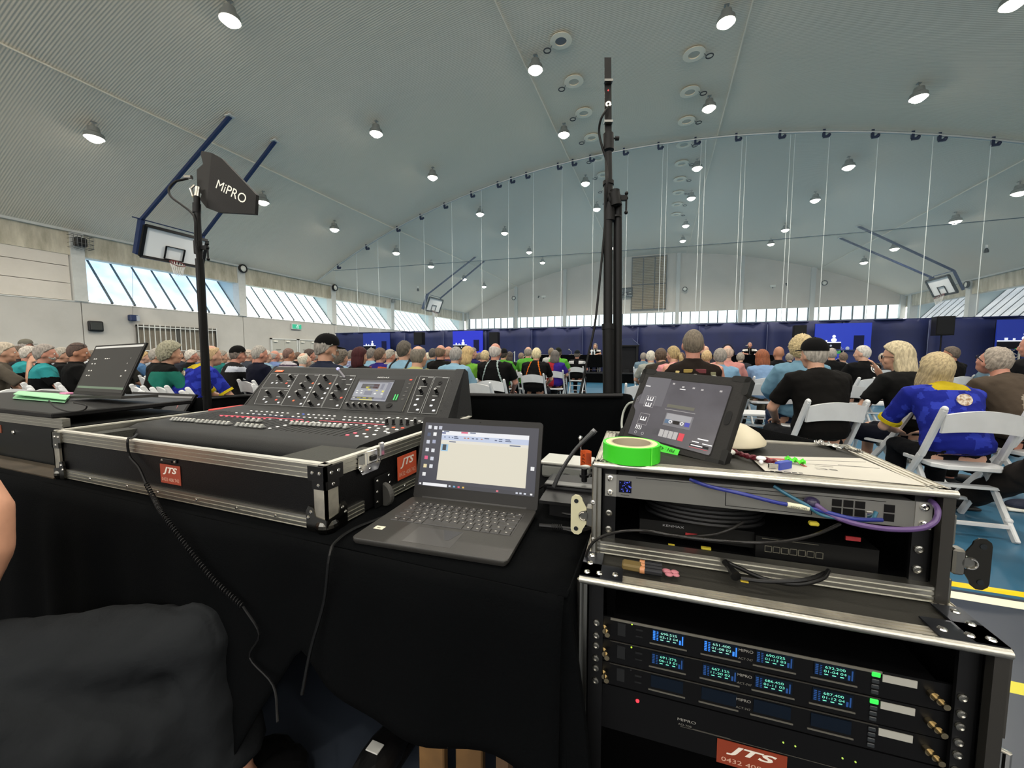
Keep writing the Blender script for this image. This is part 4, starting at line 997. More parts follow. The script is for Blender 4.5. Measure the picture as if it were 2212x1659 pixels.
P(802, 753, 7.6, 'up', -22, 'grey haired person in light blue shirt under the video screen', ('short', '#6a645e'), SKP, ('plain', LB), hy=-20)
P(777, 752, 6.5, 'up', -24, 'woman with dark red hair in black', ('bob', '#3a1216'), SKP, ('plain', '#141214'), hy=-15)
P(759, 757, 8.6, 'up', -24, 'short haired person in patterned pale top', ('short', '#6d655c'), SKP, ('print', '#a8adc0', '#5c6488'), hy=-30)
P(737, 757, 5.4, 'slump', -24, 'woman with wavy grey brown hair behind the capped bearded man', ('curly', '#5d554a'), SKP, ('plain', LB), hy=-15)
P(704, 724, 3.75, 'up', -34, 'bearded man in black cap and navy jacket, seen from the side', ('short', '#8d8880'), SKP, ('plain', '#1d2334'), cap='#101010', hy=-40, hp=12, extra='beard', sleeve='long')
P(668, 754, 7.6, 'up', -34, 'dark haired man with ruddy face in grey', ('short', '#3d2c24'), SKR, ('plain', '#77766e'), hy=-30)
P(657, 764, 6.1, 'slump', -28, 'white haired person bowed in light blue printed shirt', ('thin', '#c9c3b2'), SKF, ('plain', LB), extra='bike', hp=-25, fat=1.15)
P(623, 752, 7.0, 'up', -34, 'bald brown headed man in striped shirt', ('buzz', '#6d5248'), SKT, ('stripes',), hy=-20)
P(593, 757, 8.0, 'up', -34, 'grey haired man in lavender blue shirt', ('fringe', '#a09a94'), SKR, ('plain', '#6f84b0'), hy=-15)
P(573, 757, 7.2, 'up', -36, 'white haired head tucked behind the navy shirt man', ('short', '#c2bdb2'), SKF, ('plain', '#7f9db0'), hy=-20)
P(560, 746, 5.4, 'up', -34, 'grey crew cut man in plain navy shirt', ('buzz', '#9a968e'), SKR, ('plain', '#171b30'), fat=1.12, hy=-15)
P(536, 756, 7.4, 'up', -38, 'pale haired head between the black cap man and the navy shirt man', ('short', '#b9a89a'), SKF, ('plain', '#3b3f48'), hy=-30)
# --- left
P(513, 749, 5.6, 'chin', -40, 'man in black cap resting chin on hand', ('short', '#6a6058'), SKR, ('whitesh', '#232323', '#b8bec8'), cap='#131313', hy=-20, trou='#20242c')
P(478, 757, 7.2, 'up', -42, 'grey haired person in teal behind the blue jersey man', ('short', '#8d877c'), SKP, ('plain', '#1f6a66'), hy=-20)
P(456, 746, 4.8, 'low', -36, 'balding man in royal blue jersey with yellow collar, left of centre', ('thin', '#b89c74'), SKP, ('jersey',), fat=1.2, hp=-5)
P(413, 756, 7.2, 'up', -46, 'pink faced man with red glasses in black and teal', ('short', '#c4beb4'), SKR, ('tealside',), hy=-30, extra='redglasses')
P(367, 741, 4.6, 'slump', -38, 'woman with curly grey hair in black and dark green', ('curly', '#8f8c76'), SKP, ('tealside',), fat=1.1, hy=-10)
P(338, 753, 6.4, 'up', -46, 'grey haired man in dark jacket left of the curly haired woman', ('short', '#9a958c'), SKP, ('plain', '#1d1f22'), hy=-30)
P(308, 759, 7.6, 'slump', -46, 'fair haired person in blue denim behind the open laptop', ('short', '#b89a68'), SKF, ('plain', '#4c6f96'), hy=-10)
P(284, 756, 6.2, 'slump', -46, 'head in dark clothes hidden behind the left laptop', ('short', '#8a8278'), SKP, ('plain', '#2a2a26'))
P(166, 740, 5.0, 'up', -56, 'shaven brown headed man in black, glasses pushed up', ('buzz', '#4a362c'), SKT, ('plain', '#131313'), hy=-25, hp=6, extra='headtop_glasses')
P(133, 751, 6.2, 'up', -54, 'pale grey haired person between the teal man and the shaven man', ('short', '#a39d90'), SKP, ('plain', '#1a1a1b'), hy=-20)
P(96, 744, 5.0, 'up', -56, 'grey haired bearded man in black and teal, nearer of the pair', ('short', '#948c84'), SKR, ('teal',), hy=-25, extra='beard', fat=1.1)
P(62, 748, 5.9, 'slump', -52, 'white haired man in black and teal, farther of the pair', ('short', '#bdb6ac'), SKR, ('teal',), hy=-10)
P(38, 748, 7.4, 'up', -54, 'dark haired head behind the white haired teal man', ('short', '#57493c'), SKT, ('plain', '#26262a'), hy=-20)
P(55, 733, 9.6, 'up', -60, 'man in grey flat cap far left against the wall', ('short', '#a79f98'), SKR, ('plain', '#b9b4b0'), cap='#6d6a60', size=1.13)
P(8, 740, 5.0, 'chin', -60, 'fair haired person at the left edge with hand at face', ('short', '#b7ab98'), SKP, ('plain', '#5d564c'), hy=-10, trou='#2a2622')
# --- farther rows, heads showing between the nearer ones
for q in [(20, 752, 8.0, 'short', '#a8a298', 'far head low at the left edge above the pale haired one'),
          (118, 757, 8.2, 'short', '#c0b9ac', 'white haired far head right of the nearer teal man'), (200, 757, 8.6, 'short', '#6d6256', 'dark haired far head right of the shaven man'),
          (232, 756, 9.2, 'fringe', '#b0a89c', 'balding far head above the left laptop screen edge'), (266, 758, 9.4, 'short', '#8a8278', 'far head above the laptop, right part'),
          (324, 762, 9.6, 'short', '#c6c0b6', 'far white head between the barred window and the curly woman'), (396, 759, 9.0, 'short', '#4c4038', 'dark far head left of the pole'),
          (428, 764, 8.8, 'short', '#8d857a', 'far head just behind the antenna pole'), (495, 762, 9.0, 'short', '#a59c90', 'far head left of the black cap man'), (526, 763, 9.6, 'buzz', '#8f7a6a', 'far head right of the black cap man'),
          (548, 761, 10.0, 'short', '#b9b0a4', 'far head behind the crew cut man'), (607, 762, 9.8, 'fringe', '#c4b8a8', 'pale far head in front of the grey doors'), (643, 761, 9.6, 'short', '#5d4a3c', 'dark far head in front of the right doors'),
          (683, 762, 9.2, 'short', '#8c857c', 'far head left of the capped bearded man'), (745, 763, 9.6, 'short', '#a8a094', 'far head right of the capped bearded man'), (789, 762, 10.4, 'short', '#4b4038', 'far dark head right of the red haired woman'),
          (856, 760, 9.6, 'short', '#b7ada0', 'far head left of the man with straps'), (924, 762, 10.0, 'short', '#c9bfa8', 'far head behind the pale green polo man'), (962, 764, 10.6, 'fringe', '#b89a86', 'far head between tanned and grey haired men'),
          (1036, 763, 9.8, 'short', '#6d6257', 'far head left of the large bald man'), (1126, 764, 11.5, 'short', '#7c6a58', 'far head below the stair rail'), (1472, 764, 8.6, 'short', '#5a4436', 'far head right of the ponytail woman'),
          (1497, 770, 9.0, 'short', '#a39482', 'far head hidden behind the leather vest man'), (1600, 762, 9.0, 'short', '#978e80', 'far head right of the headset man'), (1706, 764, 9.4, 'short', '#8f8578', 'far head left of the blonde curly woman'),
          (1822, 764, 9.0, 'short', '#6b5b4c', 'far head right of the black capped man'), (1908, 765, 9.2, 'short', '#a79c8c', 'far head behind the long haired woman'), (2168, 757, 6.2, 'short', '#7b6a5a', 'far head behind the brown shirt man'),
          (1390, 766, 10.5, 'short', '#8a8278', 'far head behind the speaker poles')]:
    x_, yt, dp, hs, hc_, lb = q
    random.seed(int(x_)); shc = random.choice(['#2a2d34', '#6f8796', '#8a8f96', '#3b3f48', '#4f5f78', '#a9a6a0', '#1c1d20', '#54707e'])
    P(x_, yt, dp, random.choice(['up', 'slump']), -8 - 45 * max(0, (1100 - x_) / 1100), lb, (hs, hc_), random.choice([SKP, SKR, SKF]), ('plain', shc), hy=random.choice([-15, 0, 10]))
# --- people on the stage facing the hall
def stage_person(px, yt, label, cl, **kw):
    dep = 17.42 / ray(px, yt).y
    t = P(px, yt, dep, 'table', 180, label, base_z=STG, seat=False, **kw)
    c_ = chair(t.location.x, t.location.y, math.pi, cl, True); c_.location.z = STG
stage_person(1286, 743, 'woman with grey hair and black top seated at the stage table', 'white chair behind the woman on the stage', hair=('bob', '#8a7f74'), skin=SKP, shirt=('whitesh',), sleeve='short', hp=-12)
stage_person(1620, 739, 'man in black and white shirt bent over the right stage table', 'white chair behind the bent man on the stage', hair=('buzz', '#8d8880'), skin=SKR, shirt=('whitesh', '#101011', '#d8d6d2'), sleeve='short', hp=-30)
# --- empty chairs
for px, ytop, dep, look, lb in ((1392, 818, 4.6, 6, 'empty white folding chair between the speaker poles and the tablet'), (1838, 803, 4.55, -3, 'empty white folding chair between the black capped man and the blonde woman'),
                                (2052, 797, 5.0, 0, 'empty white folding chair behind the blue jersey wearer'), (1925, 802, 5.8, 5, 'empty white folding chair farther along the same row'),
                                (28, 826, 4.1, -50, 'empty white folding chair at the left edge, left of two'), (100, 826, 4.1, -50, 'empty white folding chair at the left edge, right of two'),
                                (318, 832, 3.9, -38, 'empty white folding chair low behind the left laptop'), (400, 834, 3.9, -36, 'empty white folding chair just left of the antenna pole'),
                                (560, 806, 4.4, -20, 'empty white folding chair left of the mixing console'), (1028, 812, 4.9, -6, 'empty white folding chair left of the large bald man'), (760, 797, 5.0, -15, 'empty white folding chair behind the console top edge'),
                                (1640, 812, 4.8, 2, 'empty white folding chair right of the tablet case')):
    p_ = at_d(px, ytop, dep); o_ = Matrix.Rotation(R_(look), 3, 'Z') @ Vector((0, -.23, 0)); chair(p_.x - o_.x, p_.y - o_.y, R_(look), lb)
# chair and crossed leg of the person beyond the right edge
chair(2.40, 1.50, R_(-12), 'white folding chair cut off by the right edge, nearest the camera')
# ================================================================== control desk in the foreground
def at_x(px, py, x): r = ray(px, py); return Vector((0, 0, EYE)) + r * (x / r.x)
def on_plane(px, py, p0, n):
    r = ray(px, py); return Vector((0, 0, EYE)) + r * ((Vector(p0) - Vector((0, 0, EYE))).dot(n) / r.dot(n))
ORG = mat('#b4492a', .6); ORGB = mat('#d9602a', .6); LTX = mat('#d8cfc4', .6); PINKT = mat('#c9a08c', .6)
def rivet(g, p, n, r=.005): g.lathe([(.0005, .0), (r, 0), (r * .8, r * .35), (r * .3, r * .5), (.0005, r * .5)], p, n, 10)
def extrusion(g, p0, p1, out, up, hh, w=.022):
    """ribbed aluminium case edge: p0-p1 along its lower outer line, out = outward, up = upward"""
    out, up = Vector(out), Vector(up); pr = [(0, 0), (0, hh)]
    k = 4; pts = [(-w, 0), (-w, hh), (0, hh)]
    n = 6
    for i in range(n):
        a = hh * (1 - (i + .15) / n); b_ = hh * (1 - (i + .85) / n); pts += [(0, a), (-.0022 if i % 2 else 0, a), (-.0022 if i % 2 else 0, b_), (0, b_)]
    pts += [(0, 0)]
    q = []
    for p in pts:
        if not q or (abs(q[-1][0] - p[0]) + abs(q[-1][1] - p[1])) > 1e-5: q.append(p)
    g.loft([[Vector(p) + out * a + up * b_ for a, b_ in q] for p in (p0, p1)])
def sticker(parent, o, ux, uy, w, hh, m=ORG, big='JTS', num='0432 408 742'):
    ux, uy = Vector(ux).normalized(), Vector(uy).normalized(); n = ux.cross(uy); R = Matrix((ux, uy, n)).transposed()
    g = G(); g.box(Vector(o), (w, hh, .001), R); s_ = g.done('sticker', m, parent)
    text(big, s_, Vector(o) + uy * hh * .22 + n * .0006, ux, uy, hh * .3, LTX, width=w * .72, shear=.3, bold=.03)
    text(num, s_, Vector(o) - uy * hh * .28 + n * .0006, ux, uy, hh * .18, PINKT, width=w * .86)
    return s_
ZT = .78
# ---- desk and its black cloth
t = thing('desk_table', 'long folding table hidden under the black cloth of the control desk', 'table', (-1.6, 1.05, 0))
g = G(); g.bb((-1.6, -.38, .74), (1.4, .42, .768)); g.done('table_top', mat('#6b4f33', .6), t)
for dx in (1.04, 1.155):
    g = G(); g.box((dx, -.18, .37), (.075, .03, .74), Matrix.Rotation(.12, 3, 'Z'), .004); tag(g.done('wooden_leg', mat('#7a5a34', .6, nz=.3), t), 'tan wooden leg board')
for dx in (-1.5, -.6, .3, 1.3):
    for dy in (-.3, .36): g = G(); g.cyl((dx, dy, 0), (dx, dy, .74), .02, n=8); g.done('leg', mat('#5a4430', .5), t)
t = thing('tablecloth', 'plain black cloth draped over the control desk, hanging to the floor side', 'tablecloth', (-1.6, .64, 0))
g = G()
def hem(x):
    return .18 + .34 * max(0, min(1, (x + .98) / .22)) if x < -.76 else .52 - (x + .75) * .16 - .02 * math.sin(x * 9)
def frontd(u, v):
    x = -3.9 + u * 3.755; top = ZT; z = top - v * (top - hem(x)); k = v ** .6
    return Vector((x, .64 - .025 * k * (1 + math.sin(x * 11 + .8) * .6 + .3 * math.sin(x * 27)) - .012 * min(1, v * 6), z))
g.grid(frontd, 150, 14)
def corner(u, v):   # rounded right corner then the side drop
    if u < .4:
        a = u / .4 * math.pi / 2; x, y = -.175 + .035 * math.sin(a), .675 - .035 * math.cos(a)
    else: x, y = -.14, .675 + (u - .4) / .6 * .78
    k = v ** .7; fl = .05 * math.sin(u * 26) + .03
    z = ZT - v * (ZT - .25)
    return Vector((x + (.015 + .03 * (math.sin(u * 30 + 1) * .5 + .5) + (.035 if u < .4 else 0) * math.sin(u * 8)) * k, y - (.03 * k if u < .25 else 0), z))
g.grid(corner, 60, 14)
g.grid(lambda u, v: Vector((-3.9 + 3.76 * u, .645 + .83 * v, ZT + .0008 * math.sin(u * 60 + 9 * v))), 40, 12)
g.grid(lambda u, v: Vector((-3.9 + 3.76 * u, 1.475 + .02 * v * math.sin(u * 70), ZT - (ZT - .03) * v)), 90, 4)  # unseen back drop, added to keep the space under the desk dark
bmesh.ops.translate(g.bm, verts=g.bm.verts[:], vec=(1.6, -.64, 0))
o = g.done('cloth', CLOTH, t, sm=True); o.modifiers.new('s', 'SOLIDIFY').thickness = .004

# ---- flight case of the mixing console
cx0, cx1, cy0, cy1, cz0, cz1 = -1.90, -.715, .68, 1.44, ZT + .006, .942
fc = thing('flight_case', 'black aluminium edged flight case tray holding the mixing console', 'case', (-1.3, 1.05, ZT))
CO = Vector((-1.3, 1.05, ZT))
def L(p): return Vector(p) - CO
g = G(); g.bb(L((cx0 + .01, cy0 + .006, cz0)), L((cx1 - .01, cy0 + .016, cz1 - .01))); g.done('side_panel', BLACKLAM, fc)
g = G(); g.bb(L((cx1 - .016, cy0 + .01, cz0)), L((cx1 - .006, cy1, cz1 - .01))); g.done('side_panel', BLACKLAM, fc)
g = G(); g.bb(L((cx0 + .006, cy0 + .01, cz0)), L((cx0 + .016, cy1, cz1 - .01))); g.done('side_panel', BLACKLAM, fc)
g = G(); g.bb(L((cx0 + .01, cy1 - .016, cz0)), L((cx1 - .01, cy1 - .006, cz1 - .01))); g.done('side_panel', BLACKLAM, fc)
g = G(); g.bb(L((cx0 + .01, cy0 + .01, cz0)), L((cx1 - .01, cy1 - .01, cz0 + .01))); g.done('base_panel', BLACKLAM, fc)
hr = .034
yl = .795    # the latch sits here
for nm, a, b_, out, z, hh in (('front', (cx0, cy0), (cx1, cy0), (0, -1, 0), cz1 - hr, hr), ('front', (cx0 + .03, cy0), (cx1 - .05, cy0), (0, -1, 0), cz0, .03),
                              ('side', (cx1, cy0), (cx1, yl - .012), (1, 0, 0), cz1 - hr, hr), ('side', (cx1, yl + .075), (cx1, cy1), (1, 0, 0), cz1 - hr, hr), ('side', (cx1, cy0 + .045), (cx1, yl + .01), (1, 0, 0), cz0, .03), ('side', (cx1, yl + .11), (cx1, cy1), (1, 0, 0), cz0, .03),
                              ('side', (cx0, cy0), (cx0, cy1), (-1, 0, 0), cz1 - hr, hr), ('back', (cx0, cy1), (cx1, cy1), (0, 1, 0), cz1 - hr, hr), ('side', (cx0, cy0 + .04), (cx0, cy1), (-1, 0, 0), cz0, .03)):
    g = G(); extrusion(g, L((*a, z)), L((*b_, z)), out, (0, 0, 1), hh); g.done('edge_profile', ALU, fc)
g = G(); g.bb(L((cx0, cy0 + .002, cz1)), L((cx1, cy0 + .016, cz1 + .004))); g.bb(L((cx1 - .018, cy0, cz1)), L((cx1 - .002, cy1, cz1 + .004))); g.bb(L((cx0 + .002, cy0, cz1)), L((cx0 + .018, cy1, cz1 + .004))); g.done('rim_tongue', mat('#d9d7cd', .4, .6), fc)
for x, s in ((cx1, 1), (cx0, -1)):
    g = G(); g.bb(L((x - s * .034, cy0 - .003, cz0 + .02)), L((x + s * .003, cy0 + .003, cz1 - .035))); g.bb(L((x - s * .003, cy0 - .003, cz0 + .02)), L((x + s * .003, cy0 + .034, cz1 - .035))); g.done('corner_angle', ALUW, fc)
    g = G(); g.bb(L((x - s * .05, cy0 - .0045, cz1 - hr - .003)), L((x + s * .0045, cy0 + .002, cz1 - .002))); g.bb(L((x - s * .002, cy0 - .0045, cz1 - hr - .003)), L((x + s * .0045, cy0 + .05, cz1 - .002)))
    g.bb(L((x - s * .036, cy0 - .005, cz1 - hr - .022)), L((x + s * .005, cy0 + .002, cz1 - hr - .002))); g.bb(L((x - s * .002, cy0 - .005, cz1 - hr - .022)), L((x + s * .005, cy0 + .036, cz1 - hr - .002))); br = g.done('corner_bracket', DARKM if s > 0 else STEEL, fc)
    g = G()
    for dx, dz in ((.014, -.018), (.036, -.018), (.018, -.046)): rivet(g, L((x - s * dx, cy0 - .0045, cz1 + dz)), (0, -1, 0)); rivet(g, L((x + s * .0045, cy0 + dx, cz1 + dz)), (s, 0, 0))
    g.done('rivets', CHROME, br)
    # steel ball corner with three ears
    g = G(); g.ball(L((x - s * .014, cy0 + .014, cz0 + .008)), .027, (1, 1, .9)); g.loft([[L((x - s * a, cy0 - .006, cz0 - .002)), L((x - s * a, cy0 + .0, cz0 - .002)), L((x - s * a, cy0 + .0, cz0 + q)), L((x - s * a, cy0 - .006, cz0 + q))] for a, q in ((-.004, .03), (.03, .035), (.036, .055), (.05, .058), (.058, .045), (.058, .0))])
    g.loft([[L((x + s * .006, cy0 + a, cz0 - .002)), L((x, cy0 + a, cz0 - .002)), L((x, cy0 + a, cz0 + q)), L((x + s * .006, cy0 + a, cz0 + q))] for a, q in ((-.004, .03), (.03, .035), (.036, .055), (.05, .058), (.058, .045), (.058, .0))])
    bc = g.done('ball_corner', mat('#5d5c58', .22, 1), fc, sm=False)
    g = G()
    for a, z in ((.043, .044), (.052, .03)): rivet(g, L((x - s * a, cy0 - .006, cz0 + z)), (0, -1, 0)); rivet(g, L((x + s * .006, cy0 + a, cz0 + z)), (s, 0, 0))
    g.done('rivets', CHROME, bc)
g = G()
for x in (-1.7, -1.5, -1.35, -1.18, -1.02, -.88): rivet(g, L((x, cy0 - .001, cz0 + .016)), (0, -1, 0), .0045)
for y in (.98, 1.1, 1.22): rivet(g, L((cx1, y, cz0 + .016)), (1, 0, 0), .0045)
g.done('rivets', CHROME, fc)
# latch on the right side
g = G(); yy = yl + .03
g.prism([(-.04, .0), (.04, .0), (.043, -.03), (.03, -.05), (-.03, -.05), (-.043, -.03)], L((cx1 + .001, yy, cz1 - .004)), (0, 1, 0), (0, 0, 1), .003)
g.bb(L((cx1 + .003, yy - .022, cz1 - .03)), L((cx1 + .012, yy + .022, cz1 + .006)), .003); g.bb(L((cx1 + .004, yy - .03, cz1 - .028)), L((cx1 + .014, yy - .024, cz1 + .002))); g.bb(L((cx1 + .004, yy + .03, cz1 - .02)), L((cx1 + .014, yy + .048, cz1 + .018)), .003)
lt = g.done('latch', CHROME, fc)
g = G(); g.bb(L((cx1 + .012, yy - .01, cz1 - .022)), L((cx1 + .016, yy + .014, cz1 - .008)), .002); g.done('latch_slot', DARKM, lt)
g = G()
for a, z in ((-.036, -.032), (.036, -.03), (-.03, -.044), (.0, -.044), (.04, 0.012)): rivet(g, L((cx1 + .004, yy + a, cz1 + z)), (1, 0, 0), .0048)
g.done('rivets', CHROME, lt)
# recessed transport wheel
g = G(); wy = .875; g.prism([(-.03, .08), (.028, .08), (.034, .074), (.034, -.004), (-.034, -.004), (-.034, .074)], L((cx1 + .001, wy, cz0)), (0, 1, 0), (0, 0, 1), .004); wd = g.done('wheel_dish', BLACK, fc)
g = G()
for a, z in ((-.024, .07), (.024, .072), (-.026, .04), (.028, .05), (-.026, .012)): rivet(g, L((cx1 + .005, wy + a, cz0 + z)), (1, 0, 0), .0042)
g.done('rivets', CHROME, wd)
g = G(); g.lathe([(.01, -.008), (.03, -.008), (.033, -.004), (.033, .004), (.03, .008), (.01, .008)], L((cx1 + .006, wy + .004, cz0 + .024)), (.25, 1, 0), 24); g.done('wheel', mat('#3b3a37', .7), fc)
# spring handle dish
hy_ = 1.12
g = G(); g.bb(L((cx1, hy_ - .07, cz1 - .13)), L((cx1 + .004, hy_ + .09, cz1 - .032)), .003); hd_ = g.done('handle_dish', BLACK, fc)
g = G(); g.tube([L((cx1 + .006, hy_ - .045, cz1 - .055)), L((cx1 + .03, hy_ - .045, cz1 - .06)), L((cx1 + .03, hy_ + .07, cz1 - .06)), L((cx1 + .006, hy_ + .07, cz1 - .055))], .006, 8); g.done('handle', CHROME, hd_)
g = G()
for a in (-.06, -.03, 0, .03, .06): rivet(g, L((cx1 + .005, hy_ + a, cz1 - .038)), (1, 0, 0), .005); rivet(g, L((cx1 + .005, hy_ + a, cz1 - .12)), (1, 0, 0), .005)
g.done('rivets', CHROME, hd_)
sticker(fc, L((cx1 + .0015, .99, .862)), (0, 1, 0), (0, 0, 1), .095, .07)
sticker(fc, L((-1.295, cy0 + .0045, .858)), (1, 0, 0), (0, 0, 1), .09, .055, mat('#8f3a26', .6))
g = G(); g.bb(L((-1.33, cy0 + .001, .892)), L((-1.262, cy0 + .006, .903)), .002); g.bb(L((-1.315, cy0 - .002, .894)), L((-1.277, cy0 + .006, .901))); g.done('name_plate_holder', DARKM, fc)
g = G(); rivet(g, L((-1.325, cy0 + .001, .8975)), (0, -1, 0), .004); rivet(g, L((-1.267, cy0 + .001, .8975)), (0, -1, 0), .004); g.done('rivets', CHROME, fc)
FOAM = mat('#33342f', .9, bump=.3, bscale=200)
g = G(); g.bb(L((-.925, .70, cz0 + .01)), L((-.735, .90, .932))); g.done('foam_block', FOAM, fc)
g = G(); g.bb(L((-1.865, .72, cz0 + .01)), L((-1.80, 1.4, .925))); g.done('foam_block', FOAM, fc)
t = thing('red_marker', 'flat red plastic strip lying on the back left rim of the console case', 'marker', tuple(Vector((at_x(482, 886, -1.87)))))
g = G(); g.box((0, .02, .006), (.03, .16, .012), Matrix.Rotation(.1, 3, 'Z'), .003); g.done('strip', mat('#c02a20', .5), t)

# ---- mixing console
CON = Vector((-1.3, 1.2, ZT + .02))
mc = thing('mixing_console', 'large black digital mixing console with lit buttons and upright screen panel', 'mixing console', CON)
def Lc(p): return Vector(p) - CON
kx0, kx1 = -1.855, -.80
CONM = mat('#1d1e1e', .5, bump=.15, bscale=400, nz=.08); CONP = mat('#141516', .5)
prof = [(.875, .83), (.855, .86), (.842, .885), (.845, .910), (.860, .928), (.885, .938), (1.30, .957), (1.305, .957), (1.30, .80), (.9, .80)]
g = G(); g.loft([[Lc((x, y, z)) for y, z in prof] for x in [kx0 + (kx1 - kx0) * i / 8 for i in range(9)]]); g.done('fader_deck', CONM, mc, sm=True)
PA, PB = Vector((0, 1.298, .957)), Vector((0, 1.53, 1.127)); PV = (PB - PA).normalized(); PN = Vector((1, 0, 0)).cross(PV).normalized()
prof = [(1.298, .957), (1.53, 1.127), (1.545, 1.131), (1.56, 1.12), (1.50, .93), (1.42, .85), (1.33, .85)]
g = G(); FLR = lambda x, z: x - (.09 * max(0, z - .957) / .17 if x < -1.5 else 0) + (.055 * min(1, (1.13 - z) / .17) if x > -1 else 0)
g.loft([[Lc((FLR(x, z), y, z)) for y, z in prof] for x in (kx0 + .01, kx1 - .04)]); g.done('screen_hood', CONM, mc)
g = G(); prof2 = [(1.29, .952), (1.535, 1.132), (1.545, 1.134), (1.565, 1.12), (1.50, .93), (1.42, .84), (1.32, .84)]
g.loft([[Lc((FLR(x, z), y, z)) for y, z in prof2] for x in (kx1 - .04, kx1 - .012, kx1)]); g.done('side_cheek', mat('#1b1c1d', .55, bump=.2, bscale=300), mc)
g = G(); g.loft([[Lc((FLR(x, z), y, z)) for y, z in prof2] for x in (kx0, kx0 + .01)]); g.done('side_cheek', CONM, mc)
def pp(px, py, off=0):   # point on the upright panel
    return Lc(on_plane(px, py, PA, PN) + PN * off)
FN = Vector((0, -.045, 1)).normalized(); FA = Vector((0, .885, .938))
def fp(px, py, off=0): return Lc(on_plane(px, py, FA, FN) + FN * off)
def z2(x, y): return (540 + x / 9.217, 780 + y / 9.217)
def z3(x, y): return (760 + x / 9.217, 790 + y / 9.217)
def z6(x, y): return (350 + x / 5.395, 860 + y / 5.395)
SILK = mat('#9a9c9c', .6)
def pane(poly, m, nm, off=.001, par=None, n=PN, f=pp, th=.0012):
    g = G(); a = [f(*q, off) for q in poly]; b_ = [p + n * th for p in a]; g.loft([a, b_]); return g.done(nm, m, par or mc)
sec = [[z2(430, 250), z2(965, 262), z2(800, 545), z2(240, 530)], [z2(970, 262), z2(1395, 268), z2(1040, 915), z2(620, 885)], [z2(1400, 268), z2(1750, 275), z2(1410, 930), z2(1050, 915)], [z2(1760, 285), z2(2110, 292), z2(1790, 958), z2(1425, 932)],
       [z2(225, 548), z2(795, 560), z2(615, 880), z2(90, 860)], [z3(1365, 215), z3(1645, 228), z3(1345, 955), z3(1110, 935)], [z3(1665, 228), z3(1945, 240), z3(1680, 970), z3(1385, 955)]]
for q in sec: pane(q, CONP, 'panel_section', .0003)
for q in sec:
    g = G(); a = [pp(*p, .0018) for p in q]
    for i in range(4): g.bar(a[i], a[(i + 1) % 4], .0011, .0008, PN)
    g.done('printed_outline', SILK, mc)
KN = G(); KN.lathe([(.0085, 0), (.0085, .004), (.0065, .006), (.0062, .024), (.0055, .026), (.0003, .026)], n=14); KNm = KN.mesh('knob', mat('#0d0d0e', .35), True)
KT = G(); KT.lathe([(.0036, .0262), (.0056, .0262), (.0056, .0268), (.0036, .0268)], n=14, close=True); KTm = KT.mesh('knob_ring', mat('#c9cac8', .5))
def basis(n, up=PV):
    x = up.cross(n).normalized(); return Matrix((x, n.cross(x), n)).transposed().to_4x4()
def knob(p, n=PN, s=1.0, nm='knob'):
    k = link(nm, KNm, mc, Matrix.Translation(p) @ basis(n) @ Matrix.Scale(s, 4)); link('knob_ring', KTm, k)
for q in ((525, 270), (765, 270), (1100, 285), (1445, 290), (990, 445), (1350, 455), (1700, 465), (310, 585), (565, 595), (900, 605), (1250, 620), (1610, 640), (1150, 800)):
    a = z2(*q); knob(pp(a[0] + 8.5, a[1] + 9))
for q in ((1415, 280), (1340, 465), (1645, 470)): a = z3(*q); knob(pp(a[0] + 6, a[1] + 9))
for q in ((-90, 745), (30, 750), (150, 755), (265, 765), (385, 770), (505, 775)): a = z3(*q); knob(pp(a[0] + 3, a[1] + 6), s=.75)
# gooseneck lamp socket stick
a = pp(*z2(1890, 330)); g = G(); g.cyl(a, a + (pp(*z2(1760, 200)) - a) * .6 + PN * .03, .0045, .0045, 10); st = g.done('lamp_stick', mat('#77757c', .4, .3), mc)
g = G(); g.ball(a + (pp(*z2(1760, 200)) - a) * .6 + PN * .03, .008); g.done('stick_tip', mat('#a9a8dc', emit=.7), st)
LW = mat('#c9ccd2', .5, emit=.25); LR = mat('#ff5a3c', emit=1.1); LO = mat('#ff7a48', emit=1.0); LW2 = mat('#e6e4dd', .5, emit=.35); LP = mat('#e85a6a', emit=.9); LB_ = mat('#5a7ae8', emit=1)
g = G(); g.box((0, 0, .0015), (.0115, .0095, .003), None, .002, 2); BTN = g.mesh('button', LW)
_b = {}
def button(p, m=LW, n=PN, sx=1.0, sy=1.0, up=PV, nm='button'):
    if m.name not in _b: q = BTN.copy(); q.materials.clear(); q.materials.append(m); _b[m.name] = q
    link(nm, _b[m.name], mc, Matrix.Translation(p) @ basis(n, up) @ Matrix.Diagonal((sx, sy, 1, 1)))
for q in ((445, 440), (535, 440), (730, 445, LR), (775, 500), (1255, 445, LO), (1600, 450, LO), (1200, 535), (1550, 550), (1910, 565), (2015, 370), (1145, 635), (1495, 645), (280, 760), (325, 820), (525, 775, LR), (570, 830), (785, 715), (870, 790, LO), (1090, 730), (1440, 745), (1015, 855), (1370, 870), (1740, 890), (1820, 735, LR)):
    button(pp(*z2(q[0], q[1])), q[2] if len(q) > 2 else LW)
for q in ((1310, 675), (1265, 785), (1310, 880), (1625, 690), (1580, 800), (1630, 900)): button(pp(*z3(*q)), LW, sx=1.1)
g = G()
for q in ((610, 435, 40), (1290, 285, 90), (1640, 290, 90), (1995, 300, 95), (1920, 468, 85), (1675, 598, 70), (965, 572, 80), (740, 395, 80), (520, 392, 30), (280, 710, 80), (530, 715, 75), (1080, 405, 45), (1590, 768, 60), (680, 592, 80), (885, 285, 55), (1830, 370, 80), (1790, 315, 60)):
    a, b_ = pp(*z2(q[0], q[1]), .0015), pp(*z2(q[0] + q[2], q[1] + 3), .0015); g.bar(a, b_, .0026, .0006, PN)
